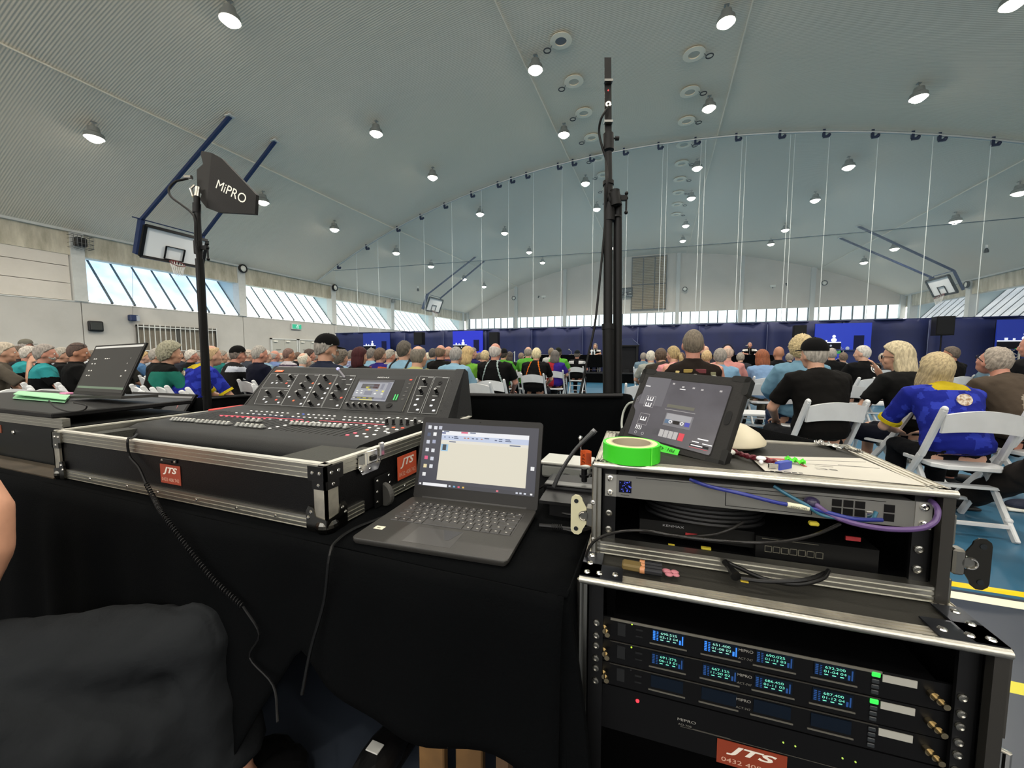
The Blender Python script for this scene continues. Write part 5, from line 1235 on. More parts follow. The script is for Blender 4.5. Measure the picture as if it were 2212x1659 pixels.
for q in ((1520, 240, 100), (1810, 245, 110), (1350, 415, 145), (1285, 600, 130), (1605, 605, 105), (1690, 422, 75)):
    a, b_ = pp(*z3(q[0], q[1]), .0015), pp(*z3(q[0] + q[2], q[1] + 5), .0015); g.bar(a, b_, .0026, .0006, PN)
g.done('printed_captions', mat('#a5a7a8', .6), mc)
# printed maker's name above the display
a, b_ = pp(*z3(505, 235)), pp(*z3(760, 240)); text('MIDAS', mc, (a + b_) / 2 + PN * .001, (b_ - a), PV, .009, mat('#b8bab9', .5), width=(b_ - a).length * .9, bold=.01)
# display
bz = pane([z3(130, 262), z3(1068, 283), z3(900, 728), z3(-60, 700)], BLACK, 'display_bezel', .0005)
pane([z3(110, 190), z3(1300, 212), z3(985, 925), z3(-190, 880)], mat('#1f2021', .45), 'display_surround', .0001)
ds = pane([z3(168, 288), z3(860, 302), z3(668, 720), z3(-22, 685)], mat('#8f929c', emit=1.0), 'display', .002)
def dq(x0, y0, x1, y1):   # rectangle in display space 0..1
    A, B_, Cc, D = [Vector(z3(*q)) for q in ((168, 288), (860, 302), (668, 720), (-22, 685))]
    f = lambda u, v: tuple((A * (1 - u) + B_ * u) * (1 - v) + (D * (1 - u) + Cc * u) * v); return [f(x0, y0), f(x1, y0), f(x1, y1), f(x0, y1)]
DSM = {'k': mat('#2a2a33', emit=1.0), 'w': mat('#e6e6e2', emit=1.0), 'y': mat('#d8cf4a', emit=1.0), 'g': mat('#5a5c66', emit=1.0), 'r': mat('#4a2a2c', emit=1.0), 'b': mat('#6c6f80', emit=1.0)}
for q in ((0, 0, 1, .09, 'k'), (.02, .1, .9, .13, 'g'), (.14, .2, .62, .42, 'k'), (.48, .2, .64, .42, 'r'), (.28, .33, .38, .42, 'y'), (.3, .28, .6, .31, 'b'), (.7, .18, .78, .45, 'b'), (.86, .12, .97, .95, 'b'), (.3, .55, .52, .74, 'b'), (.05, .52, .1, .56, 'w'), (.18, .52, .23, .56, 'w'), (.06, .62, .11, .67, 'w'), (.19, .62, .24, .67, 'w'), (.6, .5, .66, .54, 'y'), (.58, .63, .64, .69, 'w'), (.78, .5, .84, .58, 'y'), (.78, .64, .84, .69, 'w'), (.36, .46, .44, .5, 'y'), (0, .84, .64, .93, 'k'), (.02, .86, .1, .91, 'w'), (.16, .86, .26, .91, 'y'), (.32, .86, .42, .91, 'y'), (.48, .86, .58, .91, 'y'), (.64, .85, .98, .93, 'b'), (.25, .95, .62, .985, 'y')):
    pane(dq(*q[:4]), DSM[q[4]], 'screen_element', .0034, ds, th=.0002)
GRN = mat('#30c860', emit=1.3)
for a in (870, 918): pane([z3(a, 580), z3(a + 18, 581), z3(a - 28, 692), z3(a - 50, 690)], GRN, 'level_meter', .0022, bz)
g = G(); g.bar(pp(*z3(1308, 218), .003), pp(*z3(1012, 925), .003), .0035, .002, PN); g.done('bezel_trim', CHROME, mc)
for i, q in enumerate(((1180, 285), (1150, 370), (1110, 450), (1080, 520), (1040, 600), (1010, 675))): button(pp(*z3(*q)), mat('#c04030', emit=.9) if i == 0 else mat('#3c3b39', .4), sx=1.1, sy=.8)
a = pp(*z3(1760, 350)); g = G(); g.lathe([(.006, 0), (.0105, 0), (.0105, .003), (.006, .003)], a, PN, 20, close=True); g.lathe([(.0005, .0005), (.006, .0005)], a, PN, 16); g.done('headphone_socket', mat('#0c0c0d', .3, .5), mc)
g = G()
for q in ((745, 800),): g.lathe([(.0005, 0), (.014, 0), (.014, .004), (.0005, .004)], pp(*z3(*q)), PN, 20)
g.done('jog_wheel', mat('#141415', .3), mc)
g = G()
for q in (z3(1985, 300), z3(1775, 893), z2(85, 790), z2(400, 300)): g.lathe([(.0005, 0), (.003, 0), (.003, .001), (.0005, .001)], pp(*q, .0005), PN, 10)
g.done('screw', BLACK, mc)
ux, uy = Vector((1, 0, 0)), PV; sticker(mc, pp(*z2(590, 205), .0022), ux, uy, .055, .016, ORGB, 'JTS', '0432 408 742')
# fader deck rows
FU = Vector((0, 1, .045))
def row(a, b_, n, fm, gaps=(), sx=.95, sy=.55):
    for i in range(n):
        if i in gaps: continue
        u = i / (n - 1); button(fp(a[0] + (b_[0] - a[0]) * u, a[1] + (b_[1] - a[1]) * u), fm(i), FN, sx, sy, FU)
row((543, 888.2), (835, 906.5), 27, lambda i: LB_ if i == 10 else LW2, (8, 17))
row((511, 892.5), (828, 913), 27, lambda i: LW2, (9, 18))
row((478, 899), (770, 919), 26, lambda i: LP if i < 9 or 12 < i < 17 else LW2, (10, 19))
g = G(); g.bar(fp(474, 897, .001), fp(655, 907, .001), .003, .001, FN); g.bar(fp(690, 909, .001), fp(830, 918, .001), .0025, .001, FN); g.done('red_strip', mat('#c84a58', emit=.8), mc)
g = G(); g.bar(fp(547, 895, .001), fp(655, 905, .001), .006, .0008, FN); g.done('scribble_strip', mat('#1c2340', emit=.6), mc)
g = G(); n_ = 34
for i in range(n_):
    x = -1.79 + .85 * i / (n_ - 1)
    for dx in (0,): g.bar(Lc((x, .955, .9415)), Lc((x, 1.155, .9507)), .0022, .001)
g.done('fader_slots', mat('#060606', .6), mc)
g = G(); g.bb((-.0065, -.011, .004), (.0065, .011, .006)); g.loft([[Vector((-.0065, -.011, .004)), Vector((.0065, -.011, .004)), Vector((.0065, .011, .004)), Vector((-.0065, .011, .004))], [Vector((-.005, -.003, .013)), Vector((.005, -.003, .013)), Vector((.005, .003, .013)), Vector((-.005, .003, .013))]]); g.bb((-.002, -.002, 0), (.002, .002, .004)); FC = g.mesh('fader_cap', mat('#8f918e', .4))
g = G(); g.bb((-.0062, -.0014, .0125), (.0062, .0014, .0142)); FL = g.mesh('cap_line', WHITEP)
def caps(a, b_, n):
    for i in range(n):
        u = i / max(1, n - 1); k = link('fader', FC, mc, Matrix.Translation(fp(a[0] + (b_[0] - a[0]) * u, a[1] + (b_[1] - a[1]) * u))); link('cap_line', FL, k)
caps((375, 909), (420, 912), 7); caps((430, 913.5), (494, 918.5), 8); caps((536, 911), (560, 912.5), 3); caps((515, 921), (566, 925.5), 6); caps((632, 918), (733, 924.5), 11); caps((748, 926), (748, 926), 1)
for q in ((395, 1345), (550, 1315), (700, 1287), (1940, 1480, LP), (2095, 1440, LP), (2130, 1500)): button(fp(*z2(q[0], q[1])), q[2] if len(q) > 2 else LW2, FN, 1.0, .8, FU)
for q in ((245, 1190), (350, 1240), (305, 1285, LR), (480, 1205), (530, 1255), (490, 1300), (655, 1220), (710, 1270), (670, 1315), (725, 1345), (830, 1235, LO), (1010, 1245, LR), (895, 1280), (250, 1365), (450, 1380), (105, 1410), (295, 1425), (1350, 1110), (1415, 1135), (740, 1040), (915, 1045), (1085, 1060), (1260, 1075), (1195, 1100)): button(fp(*z3(q[0], q[1])), q[2] if len(q) > 2 else LW2, FN, 1.0, .8, FU)
for q in ((700, 1165), (830, 1175), (985, 1175), (1110, 1180), (1265, 1160)): knob(fp(*z3(*q)), FN, .8)

# ---- coiled headphone lead hooked over the case rim
t = thing('coiled_lead', 'black coiled headphone lead hanging from the console case rim', 'cable', tuple(at_y(280, 965, .67)))
def coil(path, r, pitch, wr, g, n=9):
    pts = smooth_pts(path, 8); out = []; ph = 0
    for a, b_ in zip(pts, pts[1:]):
        d = (b_ - a); Ls = d.length; m_ = max(1, int(Ls / pitch * n)); x, y, z = frame(d)
        for k in range(m_): ph += 2 * math.pi / n; out.append(a + d * (k / m_) + x * r * math.cos(ph) + y * r * math.sin(ph))
    g.tube(out, wr, 5)
g = G(); g.tube([at_y(296, 938, .75), at_y(288, 945, .70), at_y(276, 950, .672), at_y(280, 985, .674), at_y(300, 1010, .674), at_y(316, 1045, .665)], .0035, 6, sm=5)
coil([at_y(316, 1045, .665), at_y(332, 1075, .655), at_y(352, 1110, .61), at_y(400, 1175, .60), at_y(460, 1250, .60), at_y(525, 1310, .6)], .0048, .008, .0017, g)
g.tube([at_y(525, 1310, .6), at_y(560, 1370, .6), at_y(540, 1420, .6), at_y(590, 1480, .59), at_y(600, 1560, .55)], .0026, 6, sm=5)
g.done('coil', mat('#0a0a0b', .5), t, world=True)
t = thing('power_cable', 'thin black cable running off the cloth between console case and laptop', 'cable', (-.64, .72, ZT))
g = G(); g.tube([at_z(880, 1090, .786), at_z(840, 1112, .786), at_z(770, 1140, .786), at_z(728, 1168, .787), at_y(712, 1200, .605), at_y(700, 1300, .6), at_y(672, 1400, .59), at_y(652, 1500, .57)], .0035, 6, sm=5); g.done('lead', mat('#111213', .4), t, world=True)
# ---- near laptop
lw_, ld_ = .362, .262
lp = thing('laptop', 'open grey laptop showing a white window, in front at the desk centre', 'laptop', (-.629, .661, ZT), R_(4.3))
SLATE = mat('#373634', .42, .35, bump=.06, bscale=500)
g = G(); r = []
def rrect(w, d, rad, z, n=5, x0=0, y0=0):
    o = []
    for cx_, cy_, a0 in ((w - rad, rad, -90), (w - rad, d - rad, 0), (rad, d - rad, 90), (rad, rad, 180)):
        for k in range(n + 1): a = R_(a0 + 90 * k / n); o.append(Vector((x0 + cx_ + rad * math.cos(a), y0 + cy_ + rad * math.sin(a), z)))
    return o
g.loft([rrect(lw_ - .01, ld_ - .006, .008, .003, 5, .005, .003), rrect(lw_, ld_, .012, .009), rrect(lw_, ld_, .012, .015), rrect(lw_ - .002, ld_ - .002, .012, .0165, 5, .001, .001)]); bs = g.done('base', SLATE, lp, sm=True)
g = G(); g.bb((.026, .105, .0166), (.340, .232, .0169)); g.done('keyboard_deck', mat('#2c2b2a', .5), lp)
KEYM = mat('#2f2e2d', .45); KL = mat('#a9a6a0', .5)
rowsk = [([1] * 15, .0), ([1] * 13 + [1.9], .0), ([1.45] + [1] * 12 + [1.45], 0), ([1.75] + [1] * 11 + [2.15], 0), ([2.2] + [1] * 10 + [1.7, 1.0], 0), ([1.1, 1.1, 1, 1.1, 5.0, 1.1, 1.1, 1.1, 1.1, 1.3], 0)]
y = .228; kn = 0
for ri, (ks, _) in enumerate(rowsk):
    tw = sum(ks); hgt = .012 if ri == 0 else .0185; unit = .308 / tw; x = .029; y -= hgt + (.003)
    for kw in ks:
        g = G(); a = x + .0013; b_ = x + kw * unit - .0013
        g.loft([[Vector((a, y, .0168)), Vector((b_, y, .0168)), Vector((b_, y + hgt, .0168)), Vector((a, y + hgt, .0168))], [Vector((a + .001, y + .001, .0186)), Vector((b_ - .001, y + .001, .0186)), Vector((b_ - .001, y + hgt - .001, .0186)), Vector((a + .001, y + hgt - .001, .0186))]])
        if kw < 4:
            g.mi = 1; g.bb(((a + b_) / 2 - .0022, y + hgt * .5 - .0012, .0186), ((a + b_) / 2 + .0022, y + hgt * .5 + .0018, .0188))
        g.done('key', [KEYM, KL], lp); x += kw * unit
g = G(); g.bb((.118, .016, .0165), (.232, .090, .0169), .0002); g.done('touchpad', mat('#403f3e', .35, .3), lp)
g = G(); g.prism([(.182, .0895), (.228, .0895), (.214, .045), (.205, .045)], (0, 0, .0170), (1, 0, 0), (0, 1, 0), .0001); g.done('dark_wedge', mat('#2c2d31', .5), lp)  # darker wedge on the touchpad, narrowing to the front
g = G(); g.bb((.020, .052, .0166), (.044, .068, .0168)); g.bb((.0, 0, 0), (0, 0, 0)) if 0 else None; st = g.done('service_sticker', mat('#cfc9b4', .6), lp)
g = G(); g.bb((.027, .056, .0168), (.036, .0605, .01685)); g.done('sticker_print', mat('#6b6759', .7), st)
lid = G(); hz = Vector((0, ld_ + .002, .012)); LU = Vector((0, .30, .954)).normalized(); LNn = Vector((1, 0, 0)).cross(LU)
H_ = .232
def lpp(u, v, off=0): return hz + Vector((u * lw_, 0, 0)) + LU * (v * H_) + LNn * off
def lidrect(a, b_, c_, d, o0, th, m, nm, par):
    g = G(); q = [lpp(a, b_, o0), lpp(c_, b_, o0), lpp(c_, d, o0), lpp(a, d, o0)]; g.loft([q, [p + LNn * th for p in q]]); return g.done(nm, m, par)
g = G(); rr = rrect(lw_, H_, .01, 0)
g.loft([[hz + Vector((p.x, 0, 0)) + LU * p.y + LNn * o_ for p in rr] for o_ in (-.007, -.001, 0)]); ld = g.done('lid', mat('#232221', .5), lp, sm=True)
g = G(); g.cyl(lpp(.08, .012, -.004), lpp(.92, .012, -.004), .006); g.done('hinge', DARKM, lp)
x0, x1, y0, y1 = .028, .972, .155, .93
scr = lidrect(x0, y0, x1, y1, .0004, .0004, mat('#2a2c3c', emit=1.0), 'screen', ld)
g = G(); g.ball(lpp(.5, .965, .0), .0022, (1, 1, .3)); g.done('webcam', BLACK, ld)
def sr(a, b_, c_, d, m, nm='window_element', lv=1):   # in screen fractions
    f = lambda u, v: (x0 + (x1 - x0) * u, y0 + (y1 - y0) * v)
    p, q = f(a, b_), f(c_, d); return lidrect(p[0], p[1], q[0], q[1], .0008 + .0001 * lv, .0001, m, nm, ld)
def E(c): return mat(c, emit=1.0)
sr(.165, .108, .925, .882, E('#d9d3c0'), 'open_window', 1)
sr(.165, .815, .925, .882, E('#e6e7ec'), 'title_bar', 2); sr(.165, .735, .925, .815, E('#b9c4dc'), 'ribbon', 2); sr(.165, .690, .925, .735, E('#dcd8cc'), 'address_bar', 2)
sr(.165, .835, .20, .855, E('#2a3a78'), 'file_tab', 3); sr(.34, .855, .40, .88, E('#d8557a'), 'pink_tab', 3)
sr(.17, .56, .235, .67, E('#8db8d6'), 'selected_thumbnail', 2); sr(.185, .575, .218, .665, E('#1d2830'), 'thumbnail_picture', 3)
g = G()
for a, b_, w_, m_ in ((.19, .775, .012, 0), (.23, .775, .012, 0), (.26, .775, .012, 0), (.37, .775, .016, 1), (.40, .775, .016, 1), (.44, .775, .02, 0), (.475, .775, .02, 0), (.52, .775, .014, 1), (.55, .79, .04, 0), (.64, .77, .02, 0), (.675, .79, .03, 0), (.675, .76, .03, 0), (.73, .79, .04, 0), (.73, .765, .05, 0), (.28, .79, .03, 0), (.28, .765, .04, 0), (.24, .705, .06, 0), (.77, .705, .09, 0), (.18, .865, .05, 0), (.42, .862, .05, 0)):
    q = (x0 + (x1 - x0) * a, y0 + (y1 - y0) * b_); w2 = (x1 - x0) * w_; g.mi = m_; o_ = .0013
    g.loft([[lpp(q[0], q[1], o_), lpp(q[0] + w2, q[1], o_), lpp(q[0] + w2, q[1] + .012, o_), lpp(q[0], q[1] + .012, o_)], [lpp(q[0], q[1], o_ + .0001), lpp(q[0] + w2, q[1], o_ + .0001), lpp(q[0] + w2, q[1] + .012, o_ + .0001), lpp(q[0], q[1] + .012, o_ + .0001)]])
g.done('ribbon_icons', [E('#4a5878'), E('#b06a4a')], scr)
sr(0, 0, 1, .058, E('#232532'), 'taskbar', 1); sr(.045, .008, .265, .052, E('#e9e9ec'), 'search_box', 2)
for a, c_ in ((.28, '#c8ccd8'), (.32, '#6aa0c8'), (.36, '#d8486a'), (.40, '#d8b04a'), (.69, '#d86a7a'), (.85, '#c8ccd8'), (.88, '#c8ccd8'), (.915, '#c8ccd8'), (.965, '#e9e9ec'), (.012, '#e9e9ec')):
    sr(a, .018, a + .018, .042, E(c_), 'taskbar_icon', 2)
for a, b_, c_ in ((.03, .93, '#d8dae0'), (.085, .925, '#d8dae0'), (.13, .93, '#b8bac8'), (.03, .81, '#3a4a6a'), (.085, .82, '#eeeeee'), (.03, .69, '#c8ccd8'), (.085, .70, '#9aa0b8'), (.03, .565, '#d8dae0'), (.085, .56, '#d8dae0'), (.03, .44, '#d84a7a'), (.085, .43, '#c8ccd8'), (.03, .31, '#e0d0a0'), (.085, .31, '#d8dae0'), (.03, .18, '#e4e4e4'), (.955, .40, '#e4e4e4')):
    ic = sr(a, b_ - .03, a + .03, b_ + .025, E(c_), 'desktop_icon', 2)
t = thing('laptop_power_lead', 'black laptop charger lead with ribbed strain relief beside the near laptop', 'cable', (-.25, .9, ZT))
g = G(); g.tube([at_z(1165, 1135, .79), at_z(1205, 1138, .79)], .005, 8); g.tube([at_z(1205, 1138, .79), at_z(1240, 1142, .79), at_z(1275, 1140, .79), at_z(1318, 1130, .79), at_z(1300, 1118, .79), at_z(1215, 1108, .79), at_z(1190, 1080, .79), at_z(1180, 1050, .79)], .003, 6, sm=6); g.tube([at_z(1205, 1140, .787), at_z(1250, 1148, .787), at_z(1300, 1135, .787)], .003, 6, sm=5)
g.done('lead', mat('#141414', .35), t, world=True)
g = G()
for k in range(6): p = at_z(1192 + k * 4, 1137 + k * .4, .79); q = at_z(1194 + k * 4, 1137.2 + k * .4, .79); g.cyl(p, q, .0066, n=10)
g.done('strain_relief', RUBBER, t, world=True)
# ---- things between laptop and racks
t = thing('power_brick', 'flat black power adapter box behind the near laptop', 'adapter', (-.24, 1.06, ZT)); g = G(); g.box((0.02, .05, .03), (.17, .11, .05), Matrix.Rotation(.05, 3, 'Z'), .012, 3); g.done('case', mat('#1b1b1c', .4), t)
g = G(); g.box((.02, .0, .057), (.15, .03, .004), Matrix.Rotation(.05, 3, 'Z'), .001); g.done('glossy_edge', mat('#6f6f6d', .3, .4), t)
t = thing('clear_plastic_box', 'small clear plastic box with white lid behind the near laptop', 'box', (-.30, 1.32, ZT)); g = G(); g.bb((-.07, -.05, 0), (.09, .06, .045), .008, 2); g.done('box_body', mat('#8f928e', .2, spec=.6), t); g = G(); g.bb((-.075, -.055, .046), (.095, .065, .056), .004, 2); g.done('lid', mat('#b9bab4', .25), t)
t = thing('mounting_bracket', 'black flat steel bracket arm beside the upper rack', 'bracket', (-.2, 1.0, ZT + .04)); g = G(); g.box((0, 0, 0), (.17, .09, .008), Matrix.Rotation(.06, 3, 'Z')); g.done('plate', DARKM, t); g = G(); g.bb((-.06, -.03, -.04), (.04, .03, -.002)); g.done('foot', DARKM, t)
t = thing('gooseneck_microphone', 'black gooseneck rod rising diagonally behind the laptop', 'microphone', tuple(at_y(1200, 1050, 1.02)))
g = G(); g.tube([at_y(1196, 1052, 1.02), at_y(1212, 1018, 1.03), at_y(1240, 975, 1.04), at_y(1262, 952, 1.05), at_y(1282, 933, 1.06)], [.006, .0055, .005, .005, .0065, .007], 10, sm=4); g.done('rod', mat('#3b3c3d', .35, .3), t, world=True)
g = G(); g.cyl(at_y(1278, 937, 1.06), at_y(1286, 929, 1.062), .0075); g.done('tip', mat('#7a7b7c', .3, .5), t, world=True)
t = thing('patch_cable_bundle', 'dark tangle of short cables and plugs behind the near laptop', 'cables', (-.22, 1.2, ZT))
g = G(); random.seed(5)
for k in range(9):
    a = Vector((-.34 + random.random() * .05, 1.08 + .04 * k, ZT + .01)); g.tube([a, a + Vector((.05, .03 * random.uniform(-1, 1), .03 * random.random())), a + Vector((.12, .05 * random.uniform(-1, 1), .02)), a + Vector((.19, .03 * random.uniform(-1, 1), .0 + .02 * random.random()))], .0032, 6, sm=5)
g.done('cables', mat('#1a1a1b', .4), t, world=True)
t = thing('orange_tag', 'orange rental tag wrapped round a chrome jack plug beside the racks', 'tag', tuple(at_y(1268, 1012, 1.06)))
g = G(); c_ = at_y(1256, 990, 1.06); g.grid(lambda u, v: c_ + Vector((-.003 + .030 * u, .012 * math.sin(u * 3.1), .022 - .042 * v)), 8, 2); o = g.done('tag', ORGB, t, world=True); o.modifiers.new('s', 'SOLIDIFY').thickness = .001
text('JTS', o, wm(t).inverted() @ (c_ + Vector((.006, -.0025, 0))), (0, 0, 1), (-1, 0, 0), .006, BLACK, width=.03, shear=.3)
g = G()
for k in range(5): g.bb(c_ + Vector((.013 + k * .0028, -.001, -.014)), c_ + Vector((.0142 + k * .0028, .0, .016)))
g.done('tag_lettering', mat('#7a2f14', .7), t, world=True)
g = G(); g.tube([at_y(1257, 990, 1.07), at_y(1254, 955, 1.07), at_y(1250, 945, 1.07)], [.003, .0045, .003], 10); g.ball(at_y(1254, 948, 1.07), .0065, (1, 1, 1.4)); g.done('jack_plug', CHROME, t, world=True)
g = G(); g.cyl(at_y(1262, 1012, 1.07), at_y(1262, 1040, 1.07), .008); g.cyl(at_y(1262, 1025, 1.07), at_y(1262, 1030, 1.07), .013); g.done('socket', BLACK, t, world=True)

# ================================================================== rack cases
def rack(label, loc, rz, Wd, D, H):
    t = thing('rack_case', label, 'rack case', loc, rz)
    th = .010
    g = G(); g.bb((.002, .004, 0), (.002 + th, D, H - .006)); g.done('side_panel', BLACKLAM, t)
    g = G(); g.bb((Wd - th - .002, .004, 0), (Wd - .002, D, H - .006)); g.done('side_panel', BLACKLAM, t)
    g = G(); g.bb((.01, .004, H - .012), (Wd - .01, D - .005, H - .003)); g.done('top_panel', mat('#262521', .6, bump=.1, bscale=300), t)
    g = G(); g.bb((.01, .004, .0), (Wd - .01, D - .005, .01)); g.done('bottom_panel', BLACKLAM, t)
    for a, b_, out, up, hh in (((0, 0, H), (Wd, 0, H), (0, 0, 1), (0, 1, 0), .024), ((0, 0, H), (0, D, H), (0, 0, 1), (1, 0, 0), .026), ((Wd, 0, H), (Wd, D, H), (0, 0, 1), (-1, 0, 0), .03), ((0, D, H), (Wd, D, H), (0, 0, 1), (0, -1, 0), .024)):
        g = G(); extrusion(g, a, b_, out, up, hh, .006); g.done('edge_profile', ALUW, t)
    g = G(); g.cyl((0, -.002, H - .005), (Wd, -.002, H - .005), .0065, n=12); g.done('front_bead', ALU, t, sm=True)
    g = G(); g.cyl((0.002, -.0015, 0), (0.002, -.0015, H - .005), .006, n=12); g.bb((0, 0, 0), (.014, .012, H)); g.done('front_post', ALU if H < .3 else STEEL, t)
    g = G(); g.bb((Wd - .016, -.002, 0), (Wd, .012, H)); g.done('front_post', mat('#4a4844', .4, .8), t)
    for x in (.016, Wd - .042):
        g = G(); g.bb((x, .016, .01), (x + .026, .022, H - .014)); g.bb((x if x < .1 else x + .022, .016, .01), (x + .004 if x < .1 else x + .026, .05, H - .014)); g.done('rack_rail', mat('#0e0e0f', .4, .3), t)
    g = G(); g.bb((.012, D - .03, .01), (Wd - .012, D - .02, H - .014)); g.done('rear_board', BLACK, t)
    return t
def scr_(g, p, r=.0062):
    g.lathe([(.0005, 0), (r * 1.1, 0), (r, r * .35), (r * .6, r * .5), (r * .35, r * .25), (.0005, r * .25)], p, (0, -1, 0), 12)
UZ = .796
up = rack('upper rack case with cables, tablet and tape lying on its top', (-.118, .785, UZ), R_(3), .562, .335, .188)
def U(px, py, yl=.02):
    a = R_(3); n = Vector((-math.sin(a), math.cos(a), 0)); p = on_plane(px, py, Vector((-.118, .785, UZ)) + n * yl, n); return wm(up).inverted() @ p
for a, b_ in (((.0, 0, .0), (.562, 0, .0)),):
    g = G(); extrusion(g, a, b_, (0, -1, 0), (0, 0, 1), .026); g.done('edge_profile', ALU, up)
# silver 1U unit
rk = thing('rack_unit', 'silver one unit rack panel with blue light and network sockets', 'rack unit', (-.118, .785, UZ), R_(3))
SIL = mat('#8a8984', .4, .7)
za, zb = .117, .162
g = G(); g.bb((.021, .012, za), (.541, .016, zb)); g.bb((.045, .016, za + .002), (.52, .25, zb - .002)); g.done('face_panel', SIL, rk)
g = G(); g.bb((.021, .0105, za), (.043, .012, zb)); g.bb((.519, .0105, za), (.541, .012, zb)); g.done('rack_ear', mat('#a3a29c', .4, .6), rk)
g = G()
for x in (.031, .53):
    for z in (za + .008, zb - .008): scr_(g, (x, .0105, z))
g.done('screw', CHROME, rk)
g = G(); g.bb((.048, .0108, .127), (.072, .012, .151)); w_ = g.done('display_window', mat('#0a0c1c', .2), rk)
g = G(); random.seed(3)
for k in range(34): x, z = .0495 + random.random() * .021, .1285 + random.random() * .021; g.bb((x, .0102, z), (x + .0012, .0108, z + .0012))
g.done('blue_lights', mat('#4a5cf0', emit=1.4), w_)
g = G(); g.bb((.08, .0113, .1585), (.19, .012, .1592)); g.bb((.2, .0113, .1565), (.48, .012, .1573))
for a in (((.24, .122), (.24, .15)), ((.24, .15), (.376, .15)), ((.376, .15), (.376, .122)), ((.24, .122), (.376, .122))): g.bar((a[0][0], .0117, a[0][1]), (a[1][0], .0117, a[1][1]), .0011, .0008)
g.bb((.052, .0113, .1215), (.068, .012, .1222)); g.done('panel_lines', BLACK, rk)
for k in range(3):
    for j in range(2): g = G(); g.bb((.405 + k * .0165, .0105, .127 + j * .0145), (.4185 + k * .0165, .012, .139 + j * .0145)); g.done('socket', mat('#0c0b0b', .4), rk)
for j in range(2): g = G(); g.bb((.478, .0105, .124 + j * .0155), (.492, .012, .137 + j * .0155)); g.done('socket', mat('#0c0b0b', .4), rk)
g = G(); g.bb((.452, .0085, .124), (.466, .012, .138), .002); g.done('latch_plug', CHROME, rk)
g = G()
for x in (.029, .53):
    for z in (.046, .08): scr_(g, (x, .0155, z), .0068)
g.done('rail_screws', STEEL, up)
t = thing('cable_coil', 'coil of black cable stuffed under the silver rack unit', 'cable', (-.118, .785, UZ), R_(3))
g = G()
for k in range(6): g.tube([(.215 + (.105 + .006 * (k % 2)) * math.cos(a), .10 + .06 * math.sin(a), .112 - .0085 * k) for a in [q * math.pi / 14 for q in range(28)]], .0042, 6, close=True)
g.done('coil', mat('#141415', .38), t, sm=True)
t = thing('network_box', 'black network box with grey maker lettering low in the upper rack', 'rack unit', (-.118, .785, UZ), R_(3))
g = G(); g.bb((.09, .05, .03), (.3, .24, .062)); g.bb((.3, .04, .014), (.49, .24, .06)); g.done('case', mat('#040404', .5), t)
text('KENMAX', t, (.155, .0495, .054), (1, 0, 0), (0, 0, 1), .0045, mat('#77787a', .5), width=.04)
g = G()
for k in range(8):
    x = .315 + k * .0135
    if k < 7:
        for (a, b_, c_, d) in ((x, .031, x + .012, .032), (x, .042, x + .012, .043), (x, .031, x + .001, .043), (x + .011, .031, x + .012, .043)): g.bb((a, .039, b_), (c_, .04, d))
g.bb((.31, .039, .056), (.40, .04, .0568)); g.done('port_outlines', mat('#5f5d52', .5, .3), t)
g = G(); g.bb((.178, .0485, .036), (.2, .05, .044)); g.bb((.44, .039, .072), (.462, .042, .079)); g.done('red_label', mat('#8a1c20', .6), t)
g = G(); g.bb((.145, .03, .02), (.157, .034, .024)); g.bb((.205, .028, .024), (.222, .034, .028)); g.bb((.37, .0, .105), (.385, .01, .112), .002); g.done('yellow_tabs', mat('#b8a92e', .6), t)
g = G(); g.tube([(.045, .03, .012), (.06, .02, .018), (.085, .03, .012)], .006, 8, sm=4); g.done('red_cable_end', mat('#5a0f20', .5), t)
# butterfly latches
def butterfly(px, py, label, mt, s, rack_, xo):
    t = thing('butterfly_latch', label, 'latch', rack_.location, rack_.rotation_euler.z)
    z = .075; x = xo
    pts = []
    for cxx, czz, a0, a1 in ((.030, .030, 20, 160), (.030, -.030, -160, -20)):
        for k in range(7): a = R_(a0 + (a1 - a0) * k / 6 if czz > 0 else a0 + (a1 - a0) * k / 6); pts.append((cxx + .010 * math.sin(R_(90) + a * 0) * 0 + .011 * math.cos(a), czz + .011 * math.sin(a)))
    outer = [(.008, .012), (.018, .030)] + [(.030 + .012 * math.cos(R_(a)), .030 + .012 * math.sin(R_(a))) for a in (150, 110, 70, 30, 0)] + [(.042, -.030)] + [(.030 + .012 * math.cos(R_(a)), -.030 + .012 * math.sin(R_(a))) for a in (-30, -70, -110, -150)] + [(.018, -.03), (.008, -.012), (.020, -.009), (.023, 0), (.020, .009)]
    g = G(); g.prism([(s * a, b_) for a, b_ in outer], (x, .0, z), (1, 0, 0), (0, 0, 1), .0025); g.done('wing_plate', mt, t)
    g = G()
    for zz in (-.029, .029): g.cyl((x + s * .031, -.0035, z + zz), (x + s * .031, .0035, z + zz), .0045, n=12)
    g.done('wing_hole', mat('#1b1f22', .6), t)
    g = G(); g.bb((x - s * .004, -.004, z - .022), (x + s * .012, .016, z + .02), .003); g.cyl((x + s * .016, -.004, z), (x + s * .016, .014, z), .01, n=14); g.done('hub', STEEL, t)
    g = G(); g.tube([(x + s * (.016 + .008 * math.cos(R_(a))), -.006, z + .008 * math.sin(R_(a))) for a in range(-120, 120, 24)], .0012, 5); g.done('bright_spring', CHROME, t)
    return t
b1 = butterfly(0, 0, 'pale butterfly latch sticking out left of the upper rack', mat('#cfcaa8', .4, .3), -1, up, -.004)
b2 = butterfly(0, 0, 'dark steel butterfly latch sticking out right of the upper rack', mat('#3d3c38', .3, .9), 1, up, .568)
